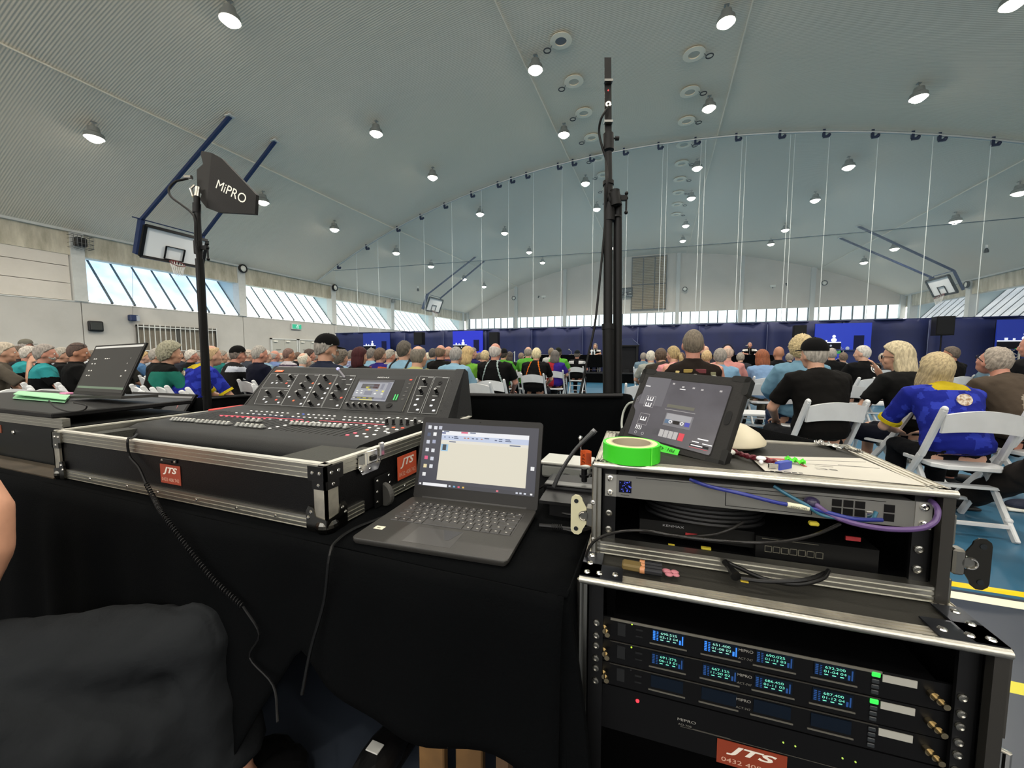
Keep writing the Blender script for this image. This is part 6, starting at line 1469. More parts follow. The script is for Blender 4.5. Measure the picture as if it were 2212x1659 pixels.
g = G(); g.bb((.555, .0, .0), (.568, .03, .045), .003); g.bb((.556, -.001, .1), (.566, .03, .15), .002); g.done('latch_plate', STEEL, up)
g = G(); scr_(g, (-.001, -.006, .106), .005); scr_(g, (.001, -.006, .03), .004); g.done('rivets', CHROME, up)
# things on top of the upper rack
TZ = UZ + .188 + .001
def onup(px, py, z=TZ): return at_z(px, py, z)
t = thing('warning_sheet', 'white printed label sheet with red corner on the upper rack top', 'label', tuple(onup(1800, 1010)))
g = G(); A_, B_, C_, D_ = onup(1652, 1017), onup(2000, 1050), onup(1858, 990), onup(1618, 985)
g.loft([[A_, B_, C_, D_], [p + Vector((0, 0, .0006)) for p in (A_, B_, C_, D_)]]); sh_ = g.done('sheet', mat('#b5b1a6', .5, nz=.08), t, world=True)
def sheet_l(px0, py0, px1, py1, m_, w, nm): g = G(); g.bar(onup(px0, py0, TZ + .0008), onup(px1, py1, TZ + .0008), w, .0004, (0, 0, 1)); bmesh.ops.transform(g.bm, matrix=wm(t).inverted(), verts=g.bm.verts[:]); g.done(nm, m_, t)
sheet_l(1625, 988, 1722, 994, mat('#a8362c', .6), .009, 'red_band'); sheet_l(1712, 992, 1740, 1008, mat('#a8362c', .6), .006, 'red_band')
for q in ((1742, 1002, 1880, 1010), (1760, 1006, 1800, 1009), (1810, 1004, 1900, 1012), (1650, 1019, 1960, 1046), (1740, 994, 1870, 998)): sheet_l(*q, mat('#55534e', .6), .0012, 'printed_line')
for q in ((1664, 1017, 1672, 1018), (1675, 1018, 1690, 1019.5), (1693, 1019, 1708, 1020.5), (1711, 1020.5, 1722, 1021.5), (1726, 1021.5, 1734, 1022)): sheet_l(*q, mat('#2a2a2c', .6), .004, 'printed_line')
text('SC', t, wm(t).inverted() @ onup(1785, 1014, TZ + .0008), (-1, -.05, 0), (0, -1, 0), .011, mat('#5c5a56', .6), width=.034)
t = thing('usb_stick', 'blue USB stick with silver plug and green tape on the label sheet', 'usb stick', tuple(onup(1680, 1008)))
a, b_ = onup(1660, 1008, TZ + .006), onup(1679, 1009, TZ + .006); c_ = onup(1705, 1004, TZ + .006)
g = G(); g.bar(a, b_ + (c_ - b_) * .05, .012, .005, (0, 1, 0)); g.bm.verts.ensure_lookup_table(); bmesh.ops.transform(g.bm, matrix=wm(t).inverted(), verts=g.bm.verts[:]); g.done('plug', CHROME, t)
g = G(); g.bar(b_, c_, .0095, .017, (0, 0, 1)) ; bmesh.ops.transform(g.bm, matrix=wm(t).inverted(), verts=g.bm.verts[:]); g.done('stick_body', mat('#2a3f9e', .4), t)
g = G()
n_ = 8; d0, d1 = onup(1694, 998, TZ), onup(1740, 1007, TZ)
g.grid(lambda u, v: d0 + (d1 - d0) * u + Vector((.004, .022, 0)) * (v - .5) * (1 - .3 * u) + Vector((0, 0, .004 + .007 * math.sin(u * 9 + v * 3) ** 2 + .002 * math.sin(v * 8))), 10, 6); o = g.done('green_tape', mat('#4fd02a', .5), t, world=True); o.modifiers.new('s', 'SOLIDIFY').thickness = .0006
t = thing('red_lanyard', 'braided dark red cord running from the tablet to the USB stick', 'cord', tuple(onup(1600, 985)))
for s_ in (0, 1):
    g = G(); pts = smooth_pts([onup(1578, 972, TZ + .006), onup(1610, 984, TZ + .006), onup(1650, 992, TZ + .006), onup(1692, 1003, TZ + .006)], 8)
    g.tube([p + Vector((0, .004 * math.sin(i * 1.1 + s_ * math.pi), .003 * math.cos(i * 1.1 + s_ * math.pi))) for i, p in enumerate(pts)], .0032, 8); g.done('strand', mat('#5a1420', .5), t, world=True)
g = G(); g.ball(onup(1644, 990, TZ + .01), .006, (1.5, 1, .8)); g.ball(onup(1644, 998, TZ + .006), .004); g.done('clear_toggle', mat('#e0e0e0', .15), t, world=True)
t = thing('white_plug', 'small white and green plug between tablet and white dome', 'plug', tuple(onup(1570, 975))); p = onup(1570, 976, TZ + .006); g = G(); g.ball(p, .014, (1.2, .8, .55)); g.done('plug_body', mat('#d8d8cf', .4), t, world=True); g = G(); g.ball(p + Vector((0, 0.002, .005)), .008, (1.2, .8, .4)); g.done('green_top', mat('#8cc46a', .5), t, world=True)
t = thing('wifi_dome', 'cream coloured rounded triangular dome antenna behind the tablet', 'antenna', (.145, 1.045, TZ))
g = G(); g.lathe([(.001, .003), (.075, .003), (.088, .010), (.088, .016), (.075, .032), (.05, .048), (.025, .056), (.001, .058)], n=36); g.done('shell', mat('#c4bba2', .45), t, sm=True); g = G(); g.lathe([(.001, 0), (.07, 0), (.08, .006), (.086, .010), (.001, .010)], n=30); g.done('base_ring', mat('#3a3834', .6), t)
t = thing('green_tape_roll', 'roll of bright green cloth tape on the upper rack top', 'tape', (-.051, .832, TZ))
n = 40
g = G(); g.lathe([(.051, 0), (.0565, 0), (.0565, .034), (.051, .034)], n=48, close=True); g.done('tape_side', mat('#35c11f', .45), t, sm=True)
g = G(); g.lathe([(.041, .0004), (.0508, .0004), (.0508, .0342), (.041, .0342)], n=48, close=True); g.done('tape_edge', mat('#c8cf8e', .6), t, sm=True); g = G(); g.lathe([(.038, .0), (.0415, .0), (.0415, .0345), (.038, .0345)], n=48, close=True); g.done('cardboard_core', mat('#a59a83', .7), t, sm=True)
g = G(); g.bb((.040, -.0412, .0), (.0415, -.0385, .034)); g.done('tape_end', mat('#5fdc3c', .5), t)
t = thing('foil_scrap', 'crumpled silver foil pouch on the far edge of the upper rack', 'foil', tuple(onup(1800, 972)))
F0, F1 = onup(1768, 962), onup(1864, 982)
g = G(); g.grid(lambda u, v: F0 + (F1 - F0) * u + Vector((-.01, .05, 0)) * v * math.sin(math.pi * min(1, u + .12)) + Vector((0, 0, .003 + .010 * abs(noise.noise(Vector((u * 9, v * 6, 1)))) + .004 * noise.noise(Vector((u * 22, v * 15, 3))))), 26, 12); o = g.done('foil', mat('#b9b8b4', .25, .9), t, world=True); o.modifiers.new('s', 'SOLIDIFY').thickness = .0006

# tablet
TBL, TBR = Vector((-.083, 1.0, TZ + .004)), Vector((.118, .858, TZ + .001)); tu = (TBR - TBL); TW = tu.length + .01; tu.normalize(); tup = Vector((.055, .075, .165)); tup = (tup - tu * tup.dot(tu)).normalized(); tn = tu.cross(tup)
TBL = at_y(1336, 948, 1.0); TBR = at_y(1560, 1008, .862); TTL = at_y(1402, 800, 1.065); TTR = at_y(1628, 818, .93)
tb = thing('tablet', 'tablet in thick black rubber case leaning on the upper rack, cassette app on screen', 'tablet', tuple(TBL))
tu = (TBR - TBL + TTR - TTL).normalized(); tup = ((TTL - TBL) + (TTR - TBR)); tup = (tup - tu * tup.dot(tu)).normalized(); tn = tu.cross(tup); TW = (TBR - TBL).length; TH = ((TTL - TBL).length + (TTR - TBR).length) / 2
def tp(u, v, off=0): return tu * (u * TW) + tup * (v * TH) + tn * off
def tpoly(pts, o0, th, m_, nm, par=None, sm=False): g = G(); a = [tp(u, v, o0) for u, v in pts]; g.loft([a, [p + tn * th for p in a]]); return g.done(nm, m_, par or tb, sm)
def rr2(x0, y0, x1, y1, rx, ry, n=5):
    o = []
    for cx_, cy_, a0 in ((x1 - rx, y0 + ry, -90), (x1 - rx, y1 - ry, 0), (x0 + rx, y1 - ry, 90), (x0 + rx, y0 + ry, 180)):
        for k in range(n + 1): a = R_(a0 + 90 * k / n); o.append((cx_ + rx * math.cos(a), cy_ + ry * math.sin(a)))
    return o
g = G(); P1 = rr2(0, 0, 1, 1, .055, .07); P2 = rr2(.008, .01, .992, .99, .05, .065)
g.loft([[tp(u, v, -.022) for u, v in P2], [tp(u, v, -.016) for u, v in P1], [tp(u, v, -.004) for u, v in P1], [tp(u, v, 0) for u, v in P2]]); cs_ = g.done('rubber_case', mat('#1f1e1d', .6, bump=.1, bscale=200), tb)
for q in (rr2(-.012, -.014, .12, .05, .03, .025), rr2(.86, -.016, 1.012, .055, .03, .03), rr2(-.012, .94, .14, 1.014, .03, .03), rr2(.86, .945, 1.012, 1.016, .03, .03), rr2(-.014, -.01, .035, .16, .02, .03), rr2(.965, -.01, 1.014, .18, .02, .03), rr2(.965, .8, 1.014, 1.01, .02, .03), rr2(-.014, .8, .03, 1.01, .02, .03)):
    tpoly(q, -.020, .0205, mat('#161615', .6), 'corner_bumper')
SCQ = [(.085, .10), (.875, .075), (.885, .10), (.885, .87), (.875, .885), (.09, .885), (.08, .87), (.075, .66), (.035, .60), (.035, .47), (.07, .42), (.08, .36)]
tpoly([(a + (0.008 if a > .5 else -.008), b_ + (.01 if b_ > .5 else -.01)) for a, b_ in SCQ], .0, .0006, mat('#0c0b0b', .5), 'screen_recess')
sc_ = tpoly(SCQ, .0007, .0003, mat('#43424a', .25, emit=.30, nz=.25, nscale=16, spec=.6), 'screen')
tpoly(rr2(.905, .44, .955, .60, .02, .05), .0002, .0008, BLACK, 'home_button_opening')
g = G(); g.tube([tp(.055 + .012 * math.cos(a), .56 + .02 * math.sin(a), .0012) for a in [k * math.pi / 6 for k in range(12)]], .0008, 5, close=True); g.done('camera_ring', mat('#5c5c60', .3, .5), tb)
def te(a, b_, c_, d, m_, nm='app_element', l=1): return tpoly([(a, b_), (c_, b_), (c_, d), (a, d)], .001 + .0002 * l, .0002, m_, nm, sc_)
sc_.parent = tb
g5, g6, g7, g8 = mat('#8b8a8e', .4, emit=.42), mat('#33333a', .4, emit=.3), mat('#c9c8cc', .4, emit=.5), mat('#a32a38', .4, emit=.55)
def te(a, b_, c_, d, m_, nm='app_element', l=1): return tpoly([(a, b_), (c_, b_), (c_, d), (a, d)], .001 + .0002 * l, .0002, m_, nm, tb)
te(.40, .30, .66, .46, mat('#55555c', .4, emit=.38), 'cassette', 1); te(.41, .38, .645, .455, mat('#77787f', .4, emit=.4), 'cassette_label', 2); te(.41, .33, .46, .38, mat('#38506c', .4, emit=.4), 'cassette_stripe', 2); te(.60, .33, .645, .38, mat('#2c2f84', .4, emit=.5), 'cassette_stripe', 2); te(.49, .335, .55, .375, mat('#1a1718', .4), 'cassette_window', 3)
for u in (.465, .575):
    g = G(); g.tube([tp(u + .013 * math.cos(a), .355 + .017 * math.sin(a), .0018) for a in [k * math.pi / 8 for k in range(16)]], .0009, 5, close=True); g.done('cassette_reel', g7, tb)
te(.37, .50, .66, .505, g5, 'app_line', 1); te(.38, .53, .64, .57, mat('#4a4a42', .4, emit=.35), 'app_bar', 1)
for k in range(4): te(.395 + .045 * k, .155, .435 + .045 * k, .245, g5, 'player_button', 1)
te(.58, .155, .63, .245, g8, 'record_button', 1); te(.33, .17, .38, .24, g6, 'player_button', 1)
te(.75, .22, .84, .232, g7, 'caption', 1); te(.71, .18, .77, .19, g7, 'caption', 1); te(.80, .175, .88, .185, g7, 'caption', 1); te(.70, .13, .86, .16, mat('#15151a', .4), 'caption_box', 1); te(.71, .138, .81, .15, g7, 'caption', 2); te(.70, .115, .86, .119, g8, 'red_line', 1)
for u, v in ((.36, .83), (.46, .80), (.56, .80), (.64, .79), (.80, .80)): te(u, v, u + .022, v + .02, g5, 'toolbar_icon', 1)
te(.445, .775, .50, .783, g7, 'toolbar_underline', 1); te(.09, .765, .14, .775, g7, 'caption', 1); te(.08, .52, .33, .90, mat('#4a4a52', .35, emit=.33), 'app_panel', 0)
for v, hh in ((.51, .13), (.27, .13)): 
    for (a, b_, c_, d) in ((.14, v - .02, .142, v + hh), (.24, v - .02, .242, v + hh), (.14, v - .02, .242, v - .016), (.14, v + hh - .004, .242, v + hh)): te(a, b_, c_, d, g5, 'frame_line', 1)
for v in (.60, .52, .33): text('E', tb, tp(.19, v, .0022), tup, -tu, .016, g7, width=.010)
for k in range(4): g = G(); g.tube([tp(.135 + .018 * k + .01 * math.cos(a), .21 + .028 * math.sin(a), .0014) for a in [-1.2 + q * .4 for q in range(7)]], .0008, 5); g.done('wifi_arc', g7, tb)
for u in (.16, .235): g = G(); g.tube([tp(u + .012 * math.cos(a), .14 + .016 * math.sin(a), .0014) for a in [k * math.pi / 6 for k in range(12)]], .0006, 5, close=True); g.done('dial', g5, tb)
gt = tpoly([(.36, -.012), (.63, -.03), (.635, .055), (.365, .075)], .001, .0006, mat('#45cf35', .5), 'green_tape_label')
text('PIN : 4258', tb, tp(.50, .022, .0022), -tu, -tup, .0075, mat('#11140f', .6), width=TW * .19, shear=.15)
g = G(); g.prism([(-.05, 0), (.05, 0), (.035, .09), (-.035, .09)], tuple(tp(.5, .1, -.023)), tuple(tu), tuple((tup * .6 - tn * .8).normalized()), .006); g.done('stand_flap', RUBBER, tb)
t = thing('charging_cable', 'pale grey charging cable curling from the tablet top left side', 'cable', tuple(TBL))
g = G(); g.tube([at_y(1376, 868, 1.05), at_y(1358, 872, 1.07), at_y(1347, 890, 1.08), at_y(1343, 915, 1.07), at_y(1346, 938, 1.05)], .0028, 8, sm=6); g.done('lead', mat('#a5aaa2', .5), t, world=True)
# cables at the rack front
def cable(label, pts, r, m_, yl=-.012, nm='lead'):
    t = thing('cable', label, 'cable', tuple(wm(up) @ U(*pts[0][:2], pts[0][2] if len(pts[0]) > 2 else yl)))
    g = G(); g.tube([wm(up) @ U(p[0], p[1], p[2] if len(p) > 2 else yl) for p in pts], r, 9, sm=7); g.done(nm, m_, t, sm=True, world=True); return t
tc_ = cable('blue network cable with pale wrapped label across the silver unit', [(1490, 1035, .012), (1530, 1050, .0), (1600, 1066), (1680, 1086), (1760, 1100), (1840, 1120), (1905, 1123, .004)], .0034, mat('#232d7a', .4))
g = G(); a, b_ = wm(up) @ U(1700, 1090, -.012), wm(up) @ U(1747, 1098, -.012); g.cyl(a, b_, .0048, n=12); wl_ = g.done('cable_label', mat('#c9c8ae', .6), tc_, world=True)
text('SAC WGD5', tc_, wm(tc_).inverted() @ ((a + b_) / 2 + Vector((0, -.0052, -.0004))), -(b_ - a), (0, 0, -1), .0032, BLACK, width=.024)
cable('teal network cable hanging from the rack lid to the sockets', [(1672, 1050, .012), (1700, 1068, .0), (1740, 1090), (1775, 1112), (1830, 1122), (1880, 1123, .002), (1893, 1106, .01)], .003, mat('#235a70', .4))
cable('purple network cable looping out to the right of the rack', [(1750, 1078, .01), (1765, 1092, -.01), (1800, 1115), (1850, 1132, -.02), (1920, 1143, -.024), (1985, 1142, -.02), (2018, 1128, -.012), (2026, 1105, -.006), (2018, 1088, .006), (2008, 1080, .02)], .0042, mat('#56406e', .4))
t = cable('thin black cable sweeping in front of the upper rack', [(1266, 1215, -.03), (1268, 1195, -.03), (1285, 1168, -.03), (1330, 1150, -.03), (1390, 1146, -.03), (1450, 1156, -.03), (1530, 1166, -.03), (1620, 1172, -.03), (1690, 1170, -.03), (1760, 1155, -.02), (1815, 1132, -.005)], .0028, mat('#1c1b1a', .3))
cable('black cable drooping inside the rack below the coil', [(1470, 1160, .01), (1540, 1155, .01), (1580, 1142, .015), (1605, 1128, .03)], .003, mat('#1c1b1a', .3))
t = cable('black cable with gold plug lying over the lower edge of the upper rack', [(1572, 1215, -.01), (1600, 1228, -.02), (1650, 1250, -.04), (1720, 1262, -.045), (1775, 1250, -.03), (1790, 1232, -.01)], .0036, mat('#121212', .35))
g = G(); g.tube([wm(up) @ U(*p) for p in ((1600, 1250, -.05), (1660, 1256, -.05), (1740, 1252, -.04), (1790, 1235, -.01))], .0034, 8, sm=6); g.tube([wm(up) @ U(*p) for p in ((1566, 1214, -.008), (1575, 1225, -.02), (1590, 1245, -.045))], [.006, .005, .009], 10); g.done('second_lead', mat('#121212', .35), t, world=True)
g = G(); p = wm(up) @ U(1608, 1256, -.055); g.bb(p + Vector((-.006, -.002, -.001)), p + Vector((.006, .002, .001))); g.done('gold_tip', mat('#c8b040', .3, .8), t, world=True)
g = G(); p = wm(up) @ U(1753, 1085, .0); g.ball(p, .012, (1, 1, .8)); g.done('plug_boot', mat('#2a2440', .4), tc_, world=True)

# lower rack
LW_, LD_, LH_ = .586, .46, .70; LZ = .797 - LH_
lr = rack('lower rack case on the floor, holding three wireless receivers', (-.127, .688, LZ), R_(2.7), LW_, LD_, LH_)
a27 = R_(2.7); n27 = Vector((-math.sin(a27), math.cos(a27), 0))
def LR_(px, py, yl=.0): return wm(lr).inverted() @ on_plane(px, py, Vector((-.127, .688, LZ)) + n27 * yl, n27)
for x, s in ((0, 1), (LW_, -1)):
    g = G(); g.bb((x, -.001, LH_ + .0005), (x + s * .075, .045, LH_ + .003)); g.bb((x, -.001, LH_ + .0005), (x + s * .036, .09, LH_ + .003)); br = g.done('corner_bracket', mat('#30333a', .3, .8), lr)
    g = G()
    for dx, dy in ((.012, .012), (.034, .014), (.062, .018), (.014, .045), (.014, .075)): rivet(g, (x + s * dx, dy, LH_ + .003), (0, 0, 1), .006)
    g.done('rivets', CHROME, br)
g = G(); g.bb((.02, .11, LH_), (.045, .30, LH_ + .0005)); g.done('scuff', STEEL, lr) if 0 else g.bm.free()
for k in range(4):
    g = G(); cxk, cyk = (.06 if k % 2 else LW_ - .06), (.06 if k < 2 else LD_ - .06); g.lathe([(.01, -.012), (.045, -.012), (.048, 0), (.045, .012), (.01, .012)], (cxk, cyk, -.049), (1, 0, 0), 20); g.bb((cxk - .03, cyk - .02, -.02), (cxk + .03, cyk + .02, 0)); g.done('castor', DARKM, lr)
g = G(); g.tube([(LW_ + .002, .02, LH_ - .16), (LW_ + .022, .02, LH_ - .165), (LW_ + .022, .02, LH_ - .225), (LW_ + .002, .02, LH_ - .23)], .005, 8); g.tube([(LW_ + .012 + .012 * math.cos(a), .02, LH_ - .26 + .012 * math.sin(a)) for a in [k * math.pi / 8 for k in range(16)]], .003, 6, close=True); g.done('side_latch', CHROME, lr)
g = G(); g.bb((LW_, .0, LH_ - .13), (LW_ + .004, .06, LH_)); g.done('edge_plate', mat('#55534e', .4, .8), lr)
FACE = mat('#060607', .4); DISP = mat('#06101c', .2); TXC = mat('#9ff0d8', emit=1.0); TXD = mat('#5fb8a0', emit=.9); BLU = mat('#2a6fd0', emit=.9); BLD = mat('#143a70', emit=.5); LAB = mat('#9c9b93', .6)
vals = [[('690.525', '03-13 04', 1), ('651.400', '01-08 02', 1), ('690.025', '01-13 03', 0), ('632.200', '01-04 04', 0)], [('691.275', '06-13 01', 0), ('667.125', '11-20 02', 0), ('686.450', '01-11 03', 0), ('687.400', '01-12 04', 0)], [None] * 4]
XS = [.128, .212, .292, .374]
for r in range(3):
    z1 = .712 - .0445 * r - LZ; z0 = z1 - .043
    ru = thing('wireless_receiver', ['top wireless receiver, green lit button and two brightest displays', 'middle wireless receiver with four dim frequency displays', 'bottom wireless receiver with its displays switched off'][r], 'receiver', (-.127, .688, LZ), R_(2.7), 'wireless receivers')
    g = G(); g.bb((.036, .026, z0), (.552, .030, z1)); g.bb((.06, .03, z0 + .001), (.53, .26, z1 - .001)); g.done('face_panel', FACE, ru)
    g = G(); g.bb((.055, .0245, z1 - (.0045 if r == 0 else .0015)), (.462, .026, z1 - .0003)); g.done('top_trim', mat('#77746a' if r == 0 else '#45433e', .4, .5), ru)
    for k in range(4):
        x = XS[k]
        g = G(); g.bb((x, .0245, z0 + .016), (x + .054, .026, z0 + .038)); dp = g.done('display', DISP, ru)
        g = G(); g.bb((x - .004, .0245, z0 + .0085), (x + .058, .026, z0 + .0105)); g.done('channel_line', mat('#55534c', .5), ru)
        v = vals[r][k]
        if v:
            m_, bm_ = (TXC, BLU) if v[2] else (TXD, BLD)
            text(v[0], dp, (x + .028, .0244, z0 + .0325), (1, 0, 0), (0, 0, 1), .0042, m_, width=.027, shear=-.1); text(v[1], dp, (x + .028, .0244, z0 + .0258), (1, 0, 0), (0, 0, 1), .0042, m_, width=.030)
            g = G()
            for j in range(3): g.bb((x + .014 + j * .0105, .0240, z0 + .0195), (x + .019 + j * .0105, .0244, z0 + .0208))
            g.done('status_bars', m_, dp)
            g = G()
            for j in range(6): g.bb((x + .0015, .0240, z0 + .018 + j * .003), (x + .0055, .0244, z0 + .0198 + j * .003)); g.bb((x + .0075, .0240, z0 + .018 + j * .003), (x + .0105, .0244, z0 + .0192 + j * .003))
            g.bb((x + .045, .0240, z0 + .018), (x + .048, .0244, z0 + .026)); g.bb((x + .0495, .0240, z0 + .018), (x + .0515, .0244, z0 + .034)); g.done('level_bars', bm_, dp)
    text('MIPRO', ru, (.277, .0258, z0 + .031), (1, 0, 0), (0, 0, 1), .005, mat('#8a8882', .5), width=.022); text('ACT-747', ru, (.277, .0258, z0 + .0165), (1, 0, 0), (0, 0, 1), .004, mat('#6a6862', .5), width=.022)
    if r < 2: g = G(); g.bb((.449, .0235, z0 + .0325), (.460, .026, z0 + .0405), .001); g.done('lit_button', mat('#27e04a', emit=1.3), ru)
    for j in range(3 if r < 2 else 4): g = G(); g.bb((.4495, .0242, z0 + .004 + j * .009), (.4595, .026, z0 + .0105 + j * .009), .001); g.done('button', mat('#23272a', .4), ru)
    g = G(); g.bb((.463, .0247, z0 + .027 - .0), (.505, .026, z0 + .0385)); g.done('paper_label', LAB, ru)
    g = G(); g.bb((.068, .0240, z0 + .012), (.082, .026, z0 + .036)); g.bb((.1, .0245, z0 + .028), (.112, .026, z0 + .031)); g.bb((.1, .0245, z0 + .016), (.112, .026, z0 + .018)); g.done('power_switch', mat('#1d1e1f', .3), ru)
    g = G(); g.ball((.093, .025, z0 + .038), .0014); g.done('indicator', mat('#b8e830', emit=1.6) if r < 2 else DARKM, ru)
    for s_, xx in ((0, .042), (1, .522)):
        g = G()
        for j in range(3): g.lathe([(.002, -.001), (.0062 - .0008 * j, 0), (.0062 - .0008 * j, .007)], (xx + .004 * j * (1 if s_ == 0 else 0) + (.004 * j if s_ else 0), .026 - .006 * j, z0 + .024 - .002 * j), (.1, -1, 0), 12)
        g.done('antenna_plug', mat('#a89a7c', .22, 1), ru)
    g = G()
    for z in (z0 + .009, z1 - .009): scr_(g, (.030, .0155, z), .006); scr_(g, (LW_ - .034, .0155, z), .006)
    g.done('screw', STEEL, ru)
ru = thing('antenna_distributor', 'dark antenna distribution unit with red power light under the receivers', 'rack unit', (-.127, .688, LZ), R_(2.7))
z1 = .712 - .0445 * 3 - LZ
g = G(); g.bb((.036, .026, z1 - .088), (.552, .030, z1 - .001)); g.bb((.06, .03, z1 - .087), (.53, .26, z1 - .002)); g.done('face_panel', FACE, ru)
g = G(); g.lathe([(.0005, 0), (.0034, 0), (.003, .0015), (.0005, .002)], (.106, .026, z1 - .018), (0, -1, 0), 12); g.done('red_light', mat('#ff3040', emit=1.6), ru)
text('MIPRO', ru, (.19, .0258, z1 - .032), (1, 0, 0), (0, 0, 1), .0052, mat('#85837d', .5), width=.03); text('AD-708', ru, (.187, .0258, z1 - .041), (1, 0, 0), (0, 0, 1), .0036, mat('#6a6862', .5), width=.022)
g = G(); g.bb((.2, .0252, z1 - .0445), (.26, .026, z1 - .0438)); g.bb((.18, .0252, z1 - .0455), (.45, .026, z1 - .045)); g.done('printed_line', mat('#45433e', .5), ru)
g = G()
for px_, py_ in ((1692, 1604), (1718, 1612), (1820, 1638), (1848, 1646)): q = LR_(px_, py_, .0255); g.ball(q, .0014, u=8, v=6)
g.done('green_lights', mat('#b0d050', emit=1.2), ru)
st = sticker(ru, LR_(1622, 1640, .0248), (1, 0, 0), (0, 0, 1), .105, .044, mat('#7a2c12', .6))
t = thing('marker_pens', 'bundle of dark marker pens with tan caps lying on the lower rack top', 'pens', tuple(at_z(1400, 1225, .805)))
g = G()
for k in range(3): a = at_z(1392, 1218 + k * 7, .807); b_ = at_z(1430, 1224 + k * 7, .807); g.cyl(a, b_, .0062)
g.done('pen_body', mat('#17181c', .35), t, world=True)
g = G()
for k in range(3): a = at_z(1382, 1216 + k * 7, .807); b_ = at_z(1393, 1218 + k * 7, .807); g.cyl(a, b_, .0064)
g.done('pen_cap', mat('#a8714a', .4), t, world=True)
t = thing('candy_wrapper', 'small crumpled pink wrapper on the lower rack top', 'wrapper', tuple(at_z(1450, 1238, .802))); g = G(); p = at_z(1450, 1238, .804)
for dx, dy, s_ in ((-.008, .004, .007), (.006, .006, .006), (-.004, -.006, .006), (.008, -.004, .005)): g.ball(p + Vector((dx, dy, 0)), s_, (1.2, 1, .5))
g.done('wrapper', mat('#a5646e', .5), t, world=True)
t = thing('olive_case', 'small olive brown pouch on the lower rack top beside the pens', 'pouch', tuple(at_z(1365, 1225, .802))); g = G(); p = at_z(1365, 1222, .808); g.box(p, (.035, .022, .012), None, .003); g.done('pouch', mat('#5a4a22', .7), t, world=True)

# ================================================================== cloth barrier, stands, left desk
t = thing('cloth_barrier', 'waist high black cloth barrier hung behind the control desk', 'barrier', (-1, 1.9, 0))
path = [at_z(330, 872, .88), at_z(440, 858, .93), at_z(560, 850, .955), at_z(760, 848, .98), at_z(1000, 849, .99), at_z(1180, 851, .985), at_z(1345, 850, .99), at_z(1372, 868, .965), at_z(1480, 893, .963), at_z(1640, 925, .962), at_z(1770, 955, .985), at_z(1800, 968, .985)]
pp_ = smooth_pts(path, 10)
g = G(); m_ = len(pp_) - 1
def fnb(u, v):
    i = u * m_; k = min(int(i), m_ - 1); p = pp_[k].lerp(pp_[k + 1], i - k); d = Vector((-.05 * math.sin(i * .9) * v, -.06 * math.sin(i * .9) * v - .02 * v, 0))
    return Vector((p.x, p.y, p.z * (1 - v) + .01 * v)) + d
g.grid(fnb, m_, 10); o = g.done('cloth', CLOTH, t, sm=True, world=True); o.modifiers.new('s', 'SOLIDIFY').thickness = .006
g = G(); g.tube([p - Vector((0, 0, .012)) for p in smooth_pts(path[1:7], 4)], .012, 8); g.done('top_rail', BLACK, t, world=True)
def at_dd(px, py, d): return at_d(px, py, d)
STM = mat('#070707', .5)
t = thing('antenna_stand', 'slim black stand pole carrying the lettered paddle antenna at left', 'stand', (at_d(441, 860, 2.35).x, at_d(441, 860, 2.35).y, 0))
b0 = at_d(442, 860, 2.35)
mid = at_d(431, 560, 2.35); topp = at_d(425, 425, 2.35)
g = G(); g.cyl((b0.x + .02, b0.y, .25), mid, .022, n=16); g.done('outer_tube', STM, t, sm=True, world=True)
g = G(); g.cyl(mid, topp, .0165, n=16); g.cyl(at_d(425, 440, 2.35), at_d(425, 460, 2.35), .021); g.done('inner_tube', STM, t, sm=True, world=True)
for k in range(3):
    a = k * 2.094 + .4; g = G(); g.bar((b0.x + .02, b0.y, .62), (b0.x + .02 + .42 * math.cos(a), b0.y + .42 * math.sin(a), .012), .022, .022); g.done('leg', STM, t, world=True)
def clamp(t, p, rgt=1, s=1):
    g = G(); g.cyl(p + Vector((0, 0, -.05 * s)), p + Vector((0, 0, .05 * s)), .03 * s); g.bar(p, p + RGT * .075 * s * rgt, .028 * s, .03 * s); g.done('clamp_collar', STM, t, world=True)
    g = G(); q = p + RGT * .075 * s * rgt; g.cyl(p + RGT * .03 * s * rgt, q, .009 * s); g.cyl(q + Vector((0, 0, .03 * s)), q + Vector((0, 0, -.085 * s)), .006 * s, n=8); g.ball(q + Vector((0, 0, .03 * s)), .012 * s); g.ball(q + Vector((0, 0, -.09 * s)), .012 * s); g.ball(q, .012 * s); g.done('locking_handle', BLACK, t, world=True)
clamp(t, at_d(428, 535, 2.35), 1, .75)
an = thing('paddle_antenna', 'black wedge shaped paddle antenna with white maker lettering', 'antenna', tuple(at_d(430, 400, 2.3)))
AI = wm(an).inverted()
def ap(px, py, d): return AI @ at_d(px, py, d)
fr = [(457, 330, 2.36), (481, 343, 2.33), (553, 420, 2.2), (550, 462, 2.2), (470, 458, 2.33), (441, 447, 2.36)]
A3 = [ap(*q) for q in fr]
nA = (A3[2] - A3[0]).cross(A3[4] - A3[0]).normalized()
if nA.dot(FWD) > 0: nA = -nA
c0 = A3[0]; A3 = [p - nA * (p - c0).dot(nA) for p in A3]
g = G(); g.loft([A3, [p - nA * .018 for p in A3]]); g.done('paddle_board', mat('#0e0d0d', .55, bump=.1, bscale=200), an)
up_ = (A3[0] - A3[5]).normalized(); 
bk = [ap(457, 330, 2.36), ap(441, 447, 2.36), ap(424, 428, 2.38), ap(430, 418, 2.38), ap(417, 398, 2.39), ap(414, 362, 2.39), ap(434, 352, 2.38), ap(428, 330, 2.39), ap(432, 324, 2.39)]
bk = [p - nA * (p - c0).dot(nA) for p in bk]
